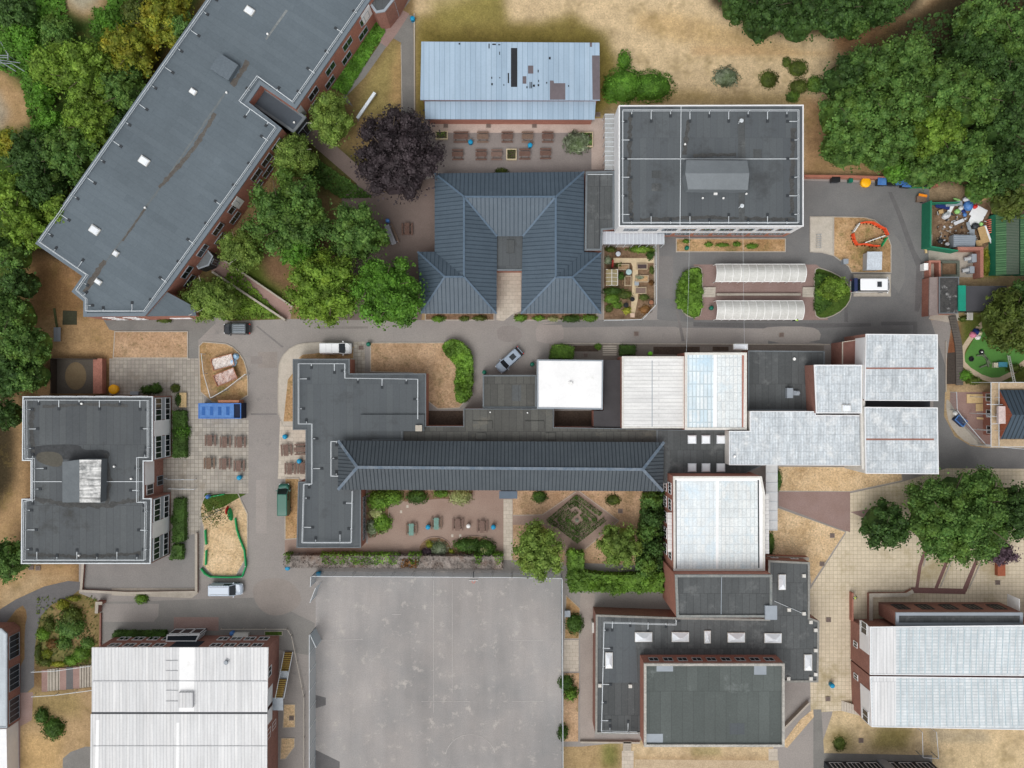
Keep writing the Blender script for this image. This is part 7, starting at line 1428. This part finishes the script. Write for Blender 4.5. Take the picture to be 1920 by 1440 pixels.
# ---------------------------------------------------------------- trees: px, py, radius px, height, leaf kind, label
TREES = [
 (743, 284, 90, 9.5, f_cop, 'great copper beech with near black purple crown beside the patio', dict(leaf=.34, dens=1.25, ecc=(1, 1.06))),
 (617, 216, 48, 8, f_bir, 'pale green birch at the recessed entrance of the long block', dict(brk=barkb, leaf=.26, dens=1.2, ecc=(.95, 1.15))),
 (548, 290, 46, 8, f_bir, 'pale birch between the long block and the copper beech', dict(brk=barkb, leaf=.26, dens=1.2)),
 (537, 398, 86, 11, f_mid, 'broad mid green tree hard against the long grey block', dict(dens=1.2)),
 (662, 432, 62, 10, f_mid, 'mid green tree beside the long grey table', dict()),
 (556, 468, 40, 8, f_bri, 'small bright green tree between the two broad ones', dict()),
 (603, 538, 78, 10, f_lime, 'yellow green spreading tree above the main road', dict(dens=1.15)),
 (726, 545, 74, 12, f_bri, 'bright green round tree touching the hip roofed classrooms', dict(dens=1.3)),
 (447, 468, 46, 8, f_bir, 'birch with pale limbs beside the ramp at the long block', dict(brk=barkb, leaf=.26, dens=1.1)),
 (390, 560, 55, 8, f_bir, 'birch overhanging the black car', dict(brk=barkb, leaf=.26, dens=1.2, ecc=(1.1, .8))),
 (1009, 1038, 56, 8, f_bir, 'feathery light green tree at the court corner beside the maze', dict(leaf=.3, dens=1.1, ecc=(.9, 1.1))),
 (1163, 1026, 46, 6, f_bir, 'yellowing tree on the maze garden lawn', dict(leaf=.26, dens=1)),
 (1808, 974, 110, 11, f_mid, 'large mid green tree filling the top of the buff plaza', dict(dens=1.3, ecc=(1.02, .88))),
 (1916, 960, 56, 9, f_dark, 'dark green tree behind the large plaza tree at the right edge', dict()),
 (1668, 989, 48, 8, f_dark, 'smaller round dark green tree on the buff plaza', dict(dens=1.3)),
 (1880, 1040, 30, 5, f_pur, 'low purple leaved tree under the large plaza tree', dict(leaf=.26, ecc=(1.4, .7))),
 (1914, 598, 68, 9, f_oli, 'big olive green conifer leaning over the play turf', dict(leaf=.32, dens=1.2, asp=1.8)),
 (1960, 560, 60, 9, f_dark, 'dark tree at the right edge behind the olive conifer', dict()),
 (1565, 541, 30, 4, f_lime, 'small yellow green tree at the end of the cycle shelters', dict(leaf=.26, ecc=(1.1, .8))),
 (399, 962, 30, 6, f_oli, 'half bare olive coloured tree with pale limbs on the sandy island', dict(brk=barkb, leaf=.2, dens=.4, core=False, ecc=(.9, 1.0))),
 # west woodland
 (232, 92, 58, 9, f_yel, 'yellow topped tree near the top of the west woodland', dict()), (150, 130, 68, 10, f_lime, 'lime green tree in the middle of the upper west wood', dict()),
 (90, 120, 46, 8, f_lime, 'lime tree left of the brighter middle one in the upper wood', dict()), (225, 165, 56, 8, f_mid, 'mid green tree below the yellow topped one', dict()),
 (300, 25, 60, 9, f_yel, 'yellow green tree touching the top edge by the long block', dict()), (338, 50, 34, 8, f_mid, 'mid green tree against the top of the long block', dict()), (262, 20, 40, 8, f_oli, 'olive green tree at the top edge left of the yellow green one', dict()),
 (165, 220, 58, 9, f_lime, 'lime tree leaning down the wood edge', dict()), (220, 235, 34, 7, f_dark, 'small dark tree squeezed beside the long roof', dict()), (120, 285, 62, 9, f_mid, 'mid green tree halfway down the long roof', dict()), (50, 290, 56, 9, f_dark, 'dark tree near the left edge, level with the roof middle', dict()),
 (14, 270, 34, 8, f_yel, 'yellow tinged tree at the left edge above the dark ones', dict()), (70, 345, 48, 9, f_dark, 'dark tree inside the lower west wood', dict()), (20, 360, 48, 9, f_lime, 'lime tree at the left edge, level with the roof corner rail', dict()), (110, 395, 38, 8, f_lime, 'lime tree close above the roof corner', dict()),
 (40, 425, 46, 9, f_lime, 'bright tree at the left edge just above the roof corner', dict()), (4, 470, 42, 9, f_mid, 'mid green tree at the left edge beside the roof corner', dict()), (28, 530, 34, 8, f_dark, 'dark tree left of the parched lawn, upper', dict()), (6, 590, 50, 9, f_mid, 'mid green tree at the left edge beside the parched lawn', dict()),
 (40, 650, 46, 9, f_mid, 'mid green tree overhanging the parched lawn', dict()), (2, 700, 50, 9, f_dark, 'dark tree at the left edge above the square block', dict()), (48, 705, 32, 8, f_mid, 'small tree at the corner above the square block', dict()), (0, 780, 30, 8, f_dark, 'dark tree at the left edge beside the square block', dict()), (6, 1052, 42, 7, f_mid, 'round green tree at the left edge below the dry bank', dict()),
 (30, 66, 36, 4, f_bri, 'low scrubby tree in the top left corner', dict(leaf=.3)), (100, 55, 36, 4, f_mid, 'scrubby green tree left of the dirt clearing', dict(leaf=.3)), (196, 42, 34, 5, f_bri, 'scrubby green tree right of the dirt clearing', dict(leaf=.3)), (70, 176, 30, 4, f_bri, 'scrubby bright tree beside the metal frame', dict(leaf=.3)), (90, 225, 30, 5, f_bri, 'scrubby bright tree above the roof middle', dict(leaf=.3)), (25, 20, 40, 5, f_dark, 'dark scrubby tree in the very corner at top left', dict()),
 # north-east woodland
 (1640, 122, 56, 12, f_mid, 'mid green oak at the upper left of the north east wood', dict()), (1705, 112, 58, 13, f_mid, 'tall oak crown at the top of the great clump', dict()), (1592, 140, 46, 10, f_dark, 'darker oak crown at the field edge', dict()), (1600, 205, 58, 11, f_mid, 'oak crown nearest the north hall roof corner', dict()), (1680, 190, 76, 13, f_mid, 'broad central crown of the great clump', dict(dens=1.15)),
 (1765, 165, 68, 12, f_mid, 'crown right of the central one in the great clump', dict()), (1600, 262, 54, 10, f_mid, 'lower left crown above the bins', dict()), (1675, 265, 54, 11, f_mid, 'rounded crown above the yellow grit bin', dict()), (1760, 245, 62, 11, f_lime, 'yellow flecked crown right of the great clump middle', dict()), (1830, 180, 64, 11, f_mid, 'mid green crown towards the right edge', dict()), (1745, 310, 42, 9, f_mid, 'crown over the green containers', dict()),
 (1690, 315, 28, 6, f_bri, 'low bush tree at the dry bank above the bins', dict()), (1850, 110, 52, 9, f_dark, 'dark crown in the upper right wood', dict()), (1815, 88, 38, 8, f_dark, 'dark crown beside the track at top right', dict()), (1850, 30, 52, 9, f_mid, 'crown at the top edge right of the track', dict()), (1915, 60, 56, 9, f_mid, 'crown in the top right corner', dict()), (1905, 150, 48, 9, f_dark, 'dark crown at the right edge below the corner', dict()), (1890, 230, 52, 9, f_dark, 'dark crown at the right edge, level with the hall', dict()),
 (1820, 290, 56, 10, f_mid, 'crown above the rubbish yard', dict()), (1890, 310, 54, 10, f_dark, 'dark crown at the right edge above the green shed', dict()), (1905, 375, 38, 7, f_oli, 'olive crown touching the green shed roof', dict()), (1850, 350, 30, 7, f_mid, 'small crown by the plywood sheet', dict()),
 (1440, 20, 52, 9, f_dark, 'dark tree at the top edge above the field, leftmost', dict()), (1510, 25, 46, 9, f_dark, 'dark tree at the top edge, second from the left', dict()), (1390, -6, 40, 8, f_dark, 'dark tree cut by the top edge at the field corner', dict()), (1580, 15, 52, 9, f_dark, 'dark tree at the top edge, third from the left', dict()), (1655, -2, 46, 9, f_dark, 'dark tree at the top edge beside the track', dict()), (1610, 45, 24, 6, f_mid, 'small tree at the mouth of the track', dict()),
]
for x, y, r_, h_, f_, lb, kw in TREES: tree(x, y, r_, h_, f_, lb, **kw)
# ---------------------------------------------------------------- hedges and shrubs
hedge(smooth([(834, 640), (850, 636), (868, 642), (884, 660), (886, 700), (882, 752), (856, 756), (853, 735), (855, 700), (856, 685), (838, 668), (829, 655)], 1), 1.5, f_box, 'bright clipped curved hedge at the corner of the parched lawn', leaf=.22, dens=1.2, bump=.2, clump=.45)
hedge([(1065, 1036), (1095, 1036), (1096, 1072), (1130, 1078), (1244, 1078), (1244, 1112), (1070, 1110), (1066, 1095)], 2.3, f_box, 'thick bright hedge along the south edge of the maze garden', leaf=.26, bump=.3, clump=.75)
hedge([(1208, 926), (1243, 925), (1242, 1080), (1200, 1078), (1198, 1000)], 1.6, f_dark, 'dark undergrowth filling the gap beside the white gym hall', leaf=.3, bump=.8, clump=.8)
for x, y, r_, f_, s_ in ((1222, 938, 21, f_mid, 'topmost dark bush tree against the white gym hall'), (1226, 975, 20, f_dark, 'second dark bush tree against the white gym hall'), (1216, 1000, 22, f_mid, 'third bush tree against the gym hall, leaning to the lawn'), (1228, 1028, 20, f_dark, 'fourth dark bush tree against the white gym hall'), (1212, 1060, 24, f_mid, 'lowest bush tree at the hedge corner by the gym hall')): tree(x, y, r_, 4.5, f_, s_, leaf=.28)
hedge([(212, 1184), (310, 1184), (310, 1194), (208, 1198)], 1.0, f_boxd, 'dark clipped hedge before the north wall of the white roofed hall', leaf=.2, bump=.1)
hedge([(322, 770), (346, 770), (348, 858), (322, 858)], 1.3, f_boxd, 'rectangular dark hedge beside the square block, upper', leaf=.2, bump=.12); hedge([(325, 935), (346, 935), (346, 1016), (321, 1018)], 1.2, f_boxd, 'rectangular dark hedge beside the square block, lower', leaf=.2, bump=.1); hedge([(322, 1022), (342, 1022), (341, 1050), (316, 1050)], 1.1, f_boxd, 'square clipped shrub at the lower corner of the square block', leaf=.2, bump=.1)
hedge([(1035, 648), (1052, 645), (1076, 650), (1076, 672), (1030, 672)], 1.2, f_box, 'clipped green hedge above the white membrane hall', leaf=.2, bump=.1); hedge([(1163, 647), (1193, 647), (1192, 664), (1162, 666)], 1.2, f_boxd, 'green bushes in a planting box on the main road', leaf=.2, bump=.25)
hedge(smooth([(1290, 503), (1316, 502), (1317, 590), (1298, 596), (1278, 580), (1268, 560), (1272, 525)], 1), .8, f_box, 'leafy shrub bed at the left end of the cycle shelters', cat='shrub bed', name='shrub_bed', leaf=.24, bump=.35, clump=.6)
hedge([(1530, 512), (1552, 515), (1560, 530), (1556, 575), (1540, 588), (1528, 580)], .7, f_boxd, 'dark shrub bed at the right end of the cycle shelters', cat='shrub bed', name='shrub_bed', leaf=.22, bump=.3, clump=.5)
# brambly hedge north of the court: dead twigs with green
P_ = [(532, 1041), (942, 1043), (942, 1068), (532, 1064)]
rt = hedge(P_, 1.6, f_twig, 'long half dead brambly hedge between the courtyard and the playing court', leaf=.2, dens=.9, bump=.35)
for x0, x1 in ((532, 545), (600, 748), (765, 790), (890, 905), (925, 943)):
    V = patch_leaves(W2([(x0, 1039), (x1, 1039), (x1 - 6, 1058), (x0 + 6, 1058)], 1.7), 1.75, .26, 1.5, .3); me = mesh_np('green_regrowth', V - np.array(ORG[rt.name]), None, f_box); o = bpy.data.objects.new('green_regrowth', me); col.objects.link(o); o.parent = rt
V = patch_leaves(W2([(755, 1050), (782, 1050), (780, 1064), (752, 1064)], 1.75), 1.8, .3, 2.4, .25); me = mesh_np('brown_growth', V - np.array(ORG[rt.name]), None, f_brn); o = bpy.data.objects.new('brown_growth', me); col.objects.link(o); o.parent = rt
# maze of low box hedging
rt = thing('hedge_maze', 'low box hedge maze in concentric diamonds in the garden courtyard', 'hedge maze', tuple(W(1081, 975, 0)))
def dia(r_, gaps=()):
    c0 = (1081, 975); cr = [(c0[0], c0[1] - r_), (c0[0] + r_ * 1.06, c0[1]), (c0[0], c0[1] + r_), (c0[0] - r_ * 1.06, c0[1])]; return cr
segs = []
def seg(a, b): segs.append((a, b))
A1 = [(1082, 933), (1125, 964)]; seg(*A1); seg((1080, 934), (1030, 977)); seg((1032, 978), (1043, 985)); seg((1050, 989), (1083, 1015)); seg((1083, 1015), (1132, 976))
seg((1082, 946), (1116, 974)); seg((1116, 976), (1083, 1002)); seg((1080, 1000), (1048, 976)); seg((1048, 974), (1066, 960)); seg((1070, 950), (1081, 945))
seg((1064, 975), (1080, 961)); seg((1064, 977), (1081, 991)); seg((1084, 990), (1100, 976)); seg((1099, 974), (1092, 967))
for a, b in segs:
    p, q = W2([a], .6)[0], W2([b], .6)[0]; d = (q - p).normalized(); nn = Vector((-d.y, d.x)) * .3; p = p - d * .2; q = q + d * .2
    V = patch_leaves([p - nn, q - nn, q + nn, p + nn], .5, .14, 1.3, .05); me = mesh_np('maze_hedge', V - np.array(ORG[rt.name]), None, f_boxd); o = bpy.data.objects.new('maze_hedge', me); col.objects.link(o); o.parent = rt
    m = MB(); m.prism([p - nn * .8, q - nn * .8, q + nn * .8, p + nn * .8], 0, .52); m.build('stems', f_boxd, o)
c = W(1082, 976, .4); m = MB(); m.lathe((c.x, c.y, 0), [(.3, 0), (.3, .3), (.14, .35), (.1, .7)], 12); m.build('centre_stone', M('pale_stone', (128, 136, 118)), rt)
SH = [ # px, py, rx, ry, h, kind, label
 (1192, 150, 0, 0, 0, None, ''),
 (1172, 156, 36, 33, 2.2, f_bri, 'big left lobe of the bright shrub clump beside the pale blue hall'), (1222, 158, 43, 28, 2.2, f_bri, 'big right lobe of the bright shrub clump beside the pale blue hall'), (1172, 110, 12, 18, 2.0, f_bri, 'small upper shrub of the bright clump'), (1148, 165, 16, 22, 1.8, f_bri, 'left edge shrub of the bright clump'),
 (1363, 142, 24, 19, 1.3, f_gry, 'silver grey bush alone on the dry field'), (1443, 147, 17, 17, 1.0, f_oli, 'round olive bush on the dry field'), (1498, 126, 18, 16, 1.1, f_oli, 'upper shrub of the group by the oaks'), (1476, 115, 8, 10, .8, f_oli, 'tiny shrub left of the group by the oaks'), (1532, 156, 18, 16, 1.2, f_mid, 'right shrub of the group by the oaks'), (1500, 160, 18, 14, 1.1, f_oli, 'middle shrub of the group by the oaks'), (1488, 180, 12, 11, 1.0, f_mid, 'lowest shrub of the group, behind the north hall edge'),
 (709, 938, 22, 20, 1.9, f_box, 'large bright shrub in the left corner of the courtyard'), (736, 932, 18, 16, 1.8, f_box, 'second bright shrub along the courtyard top'), (781, 932, 20, 14, 1.6, f_boxd, 'dark shrub under the hipped roof, third along'), (704, 962, 14, 12, 1.4, f_var, 'cream dead looking shrub in the left courtyard bed'), (715, 982, 18, 18, 1.5, f_box, 'green shrub low in the left courtyard bed'), (697, 990, 11, 16, 1.2, f_gry, 'silver shrub at the foot of the left courtyard bed'), (826, 926, 14, 8, 1.2, f_box, 'small green shrub right of the dark one in the courtyard'), (863, 932, 22, 15, 1.5, f_var, 'cream variegated shrub under the hipped roof'),
 (805, 1021, 7, 7, .8, f_ygr, 'yellow shrublet in the round courtyard bed'), (800, 1036, 11, 9, .9, f_pur, 'purple shrub in the round courtyard bed'), (823, 1030, 16, 15, 1.1, f_gry, 'silver shrub in the round courtyard bed'), (846, 1035, 5, 5, .7, f_ygr, 'yellow ball shrub between the courtyard beds'), (878, 1024, 28, 14, 1.4, f_boxd, 'long dark clipped shrub in the right courtyard bed'), (910, 1030, 20, 18, 1.5, f_boxd, 'dark round shrub in the right courtyard bed'), (908, 1031, 8, 7, 1.8, f_var, 'pale shrub on top of the right courtyard bed'), (896, 1050, 12, 10, 1.8, f_box, 'fresh green shrub in the brambly hedge'),
 (1012, 932, 14, 12, .9, f_boxd, 'dark low bush above the maze path'), (1150, 938, 14, 11, .7, f_oli, 'thin grassy bush at the top of the maze lawn'),
 (1078, 1172, 16, 19, 1.6, f_boxd, 'oval clipped bush east of the court fence'), (1062, 1283, 14, 14, 1.5, f_boxd, 'upper half of the double bush east of the court fence'), (1071, 1302, 13, 14, 1.4, f_box, 'lower half of the double bush east of the court fence'), (1056, 1376, 10, 14, 1.3, f_boxd, 'lowest bush on the court fence'),
 (75, 1345, 13, 15, 1.2, f_boxd, 'smaller bush of the pair on the bottom left lawn'), (96, 1369, 20, 20, 1.5, f_boxd, 'larger bush of the pair on the bottom left lawn'),
 (130, 1158, 20, 18, 1.8, f_oli, 'tall bush at the top of the sloping garden'), (128, 1180, 26, 20, 1.9, f_mid, 'wide grey green bush in the middle of the sloping garden'), (115, 1136, 12, 9, 1.2, f_ygr, 'yellow green shrub at the top of the sloping garden'), (137, 1123, 12, 5, .7, f_ygr, 'yellow strip of plants at the garden top'), (90, 1172, 9, 14, 1.0, f_oli, 'olive shrub on the left of the sloping garden'), (78, 1190, 12, 13, 1.1, f_box, 'green round shrub by the curved path'), (96, 1208, 11, 9, .9, f_brn, 'red brown shrub in the sloping garden'), (86, 1228, 9, 9, .8, f_ygr, 'yellow green ball near the stepped path'), (82, 1242, 12, 8, .9, f_oli, 'olive shrub above the stepped path'), (118, 1208, 14, 12, 1.2, f_mid, 'grey green shrub lower in the garden'), (150, 1228, 16, 14, 1.1, f_box, 'spiky bright shrub beside the white roof edge'), (162, 1208, 12, 12, 1.0, f_mid, 'dull green shrub under the garden wall'), (132, 1240, 14, 9, .9, f_box, 'green shrub just above the steps'), (108, 1246, 14, 5, .6, f_ygr, 'yellow green edging above the steps'),
 (263, 1124, 12, 9, 1.2, f_box, 'bright bush on the edge of the lower yard'), (70, 1226, 6, 20, .8, f_oli, 'long olive edging beside the curved path'),
 (338, 810, 15, 14, 1.7, f_bri, 'fresh round bush beside the upper rectangular hedge'), (275, 731, 14, 8, 1.2, f_boxd, 'dark shrub above the square block, left'), (290, 729, 11, 10, 1.3, f_boxd, 'dark round shrub above the square block, middle'), (327, 728, 9, 8, 1.0, f_oli, 'light shrub at the terrace corner'), (334, 750, 7, 12, 1.0, f_boxd, 'shrub left of the slatted bench'), (327, 976, 9, 11, 1.3, f_boxd, 'round clipped shrub in the notch of the lower hedge'),
 (307, 601, 14, 4, .7, f_oli, 'low green clump at the foot of the long block'), (940, 320, 12, 6, .9, f_oli, 'olive plant at the north eaves of the hip roofed classrooms'),
 (822, 597, 13, 6, .9, f_box, 'green shrub under the left hip end, first'), (870, 597, 10, 5, .7, f_oli, 'thin shrub under the left hip end, middle'), (900, 596, 14, 5, .8, f_oli, 'thin shrub under the left hip end, right'), (976, 596, 12, 7, 1.0, f_box, 'green shrub at the left of the right hip end'), (1010, 596, 11, 5, .8, f_box, 'low shrub under the right hip end'), (1037, 597, 12, 5, .7, f_var, 'pale variegated shrub under the right hip end'), (1072, 597, 18, 7, 1.0, f_boxd, 'long dark shrub under the right hip end'), (1106, 596, 14, 7, 1.0, f_box, 'green shrub at the corner of the right hip end'),
 (1122, 650, 7, 6, .8, f_box, 'small round bush beside the road steps'), (1220, 478, 7, 8, 1.2, f_boxd, 'round dark bush in the top corner of the vegetable garden'), (1165, 517, 7, 7, 1.2, f_boxd, 'dark bush right of the greenhouse'), (1150, 545, 20, 8, .8, f_boxd, 'green vegetable clump below the greenhouse'), (1148, 560, 16, 10, .6, f_box, 'leafy vegetable clump in the lower left garden'), (1176, 582, 8, 7, .8, f_ygr, 'bright yellow green shrub at the garden foot'), (1142, 578, 8, 8, .5, f_oli, 'low plants at the lower left garden corner'), (1172, 552, 14, 9, .6, f_oli, 'loose plants in the middle of the garden'), (1145, 467, 10, 6, .9, f_oli, 'shrub under the lean-to, left'), (1204, 467, 26, 7, .9, f_lime, 'lime foliage strip under the lean-to canopy'), (1200, 520, 9, 5, .6, f_gry, 'pale seedlings in the raised bed'), (1208, 557, 10, 7, .4, f_oli, 'ragged plants below the pale framed bed'), (1210, 580, 12, 9, .3, f_brn, 'reddish low plants in the bottom right garden corner'), (1161, 497, 7, 5, .5, f_oli, 'plants left of the straw bed'), (1140, 488, 7, 9, .4, f_gry, 'grey plants at the left garden edge'), (1222, 506, 5, 8, .4, f_oli, 'herbs right of the dark covered bed'), (1158, 572, 10, 7, .5, f_box, 'leafy rows beside the black water butt'), (1222, 530, 5, 5, .7, f_brn, 'brown plant by the garden fence'),
 (1330, 458, 8, 5, .6, f_box, 'first green tuft on the strip below the north hall'), (1355, 459, 14, 4, .5, f_box, 'second green tuft on the strip below the north hall'), (1382, 457, 9, 5, .6, f_box, 'third green tuft on the strip below the north hall'), (1410, 461, 12, 6, .5, f_box, 'fourth green tuft on the strip below the north hall'), (1287, 452, 7, 4, .6, f_box, 'green tuft at the left end of the strip'),
 (1812, 704, 12, 10, .9, f_bri, 'fresh green shrub below the play turf'), (1828, 714, 14, 7, 1.0, f_oli, 'dull shrub above the compound wall'), (1852, 492, 8, 22, .7, f_ygr, 'yellow green scrub beside the green shed'), (1808, 598, 8, 5, .6, f_oli, 'low plants by the white slatted table'), (1905, 690, 14, 8, 1.2, f_oli, 'dark shrub at the right edge below the turf'),
 (1460, 900, 7, 20, .6, f_mid, 'green growth at the left end of the parched strip'), (1446, 1020, 7, 24, .6, f_mid, 'green growth at the left of the triangle lawn'), (1466, 1376, 0, 0, 0, None, ''), (1575, 1395, 12, 14, .25, f_oli, 'flat weedy patch on the bottom right grass'), (25, 1235, 6, 8, .9, f_mid, 'green plant at the wall of the left edge block'), (22, 1184, 7, 12, 1.0, f_mid, 'upper green plant at the left edge block'),
]
for x, y, rx, ry, h_, f_, lb in SH:
    if f_ is None: continue
    bush(x, y, rx, h_, f_, lb, ry=ry, leaf=.2 if h_ < 1.2 else .24)
# uncountable weeds and tufts on the dry grass
def tufts(label, poly, n, fol, leaf=.22, z=.12, name='grass_tufts'):
    X = []; 
    xs_ = [q[0] for q in poly]; ys_ = [q[1] for q in poly]
    while len(X) < n:
        x = NRG.uniform(min(xs_), max(xs_), 200); y = NRG.uniform(min(ys_), max(ys_), 200); ok = inpoly(poly, x, y); X += list(zip(x[ok], y[ok]))
    X = np.array(X[:n]); C = np.column_stack([(X[:, 0] - 960) / PXM, (720 - X[:, 1]) / PXM, np.full(n, z)]); C[:, 2] += NRG.random(n) * .1
    me = mesh_np(name, quads(C, NRG.normal(size=(n, 3)) * .5 + [0, 0, 1], leaf * (.5 + NRG.random(n)), 1.4), None, fol); o = bpy.data.objects.new(name, me); col.objects.link(o); tag(o, label, 'grass', kind='stuff')
tufts('green weeds along the foot of the long block', [(612, 160), (712, 28), (722, 60), (650, 178)], 3200, f_bri, .3, .15)
tufts('shaded ground cover behind the copper beech path', [(590, 295), (700, 370), (640, 372), (575, 330)], 1500, f_boxd, .3, .15)
tufts('green ground cover under the birches by the ramp', [(440, 500), (530, 596), (420, 600), (370, 580)], 2500, f_lime, .3, .15)
tufts('scrub undergrowth in the top left corner', [(-40, -30), (120, -30), (130, 60), (60, 150), (75, 220), (110, 260), (180, 180), (240, 40), (200, 20), (215, -30), (330, -30), (300, 80), (160, 330), (40, 300), (60, 240), (40, 150), (-40, 110)], 9000, f_bri, .42, .3)
tufts('leaf litter undergrowth of the north east wood', [(1700, 40), (1960, -30), (1960, 380), (1780, 345), (1700, 320)], 5000, f_dark, .4, .3)
tufts('undergrowth beneath the trees along the top edge', [(1350, -30), (1740, -30), (1690, 30), (1560, 58), (1460, 55), (1400, 30)], 4000, f_dark, .4, .3)
tufts('weeds at the foot of the lower left plants', [(66, 1120), (185, 1115), (185, 1248), (80, 1250)], 500, f_oli, .25, .12)
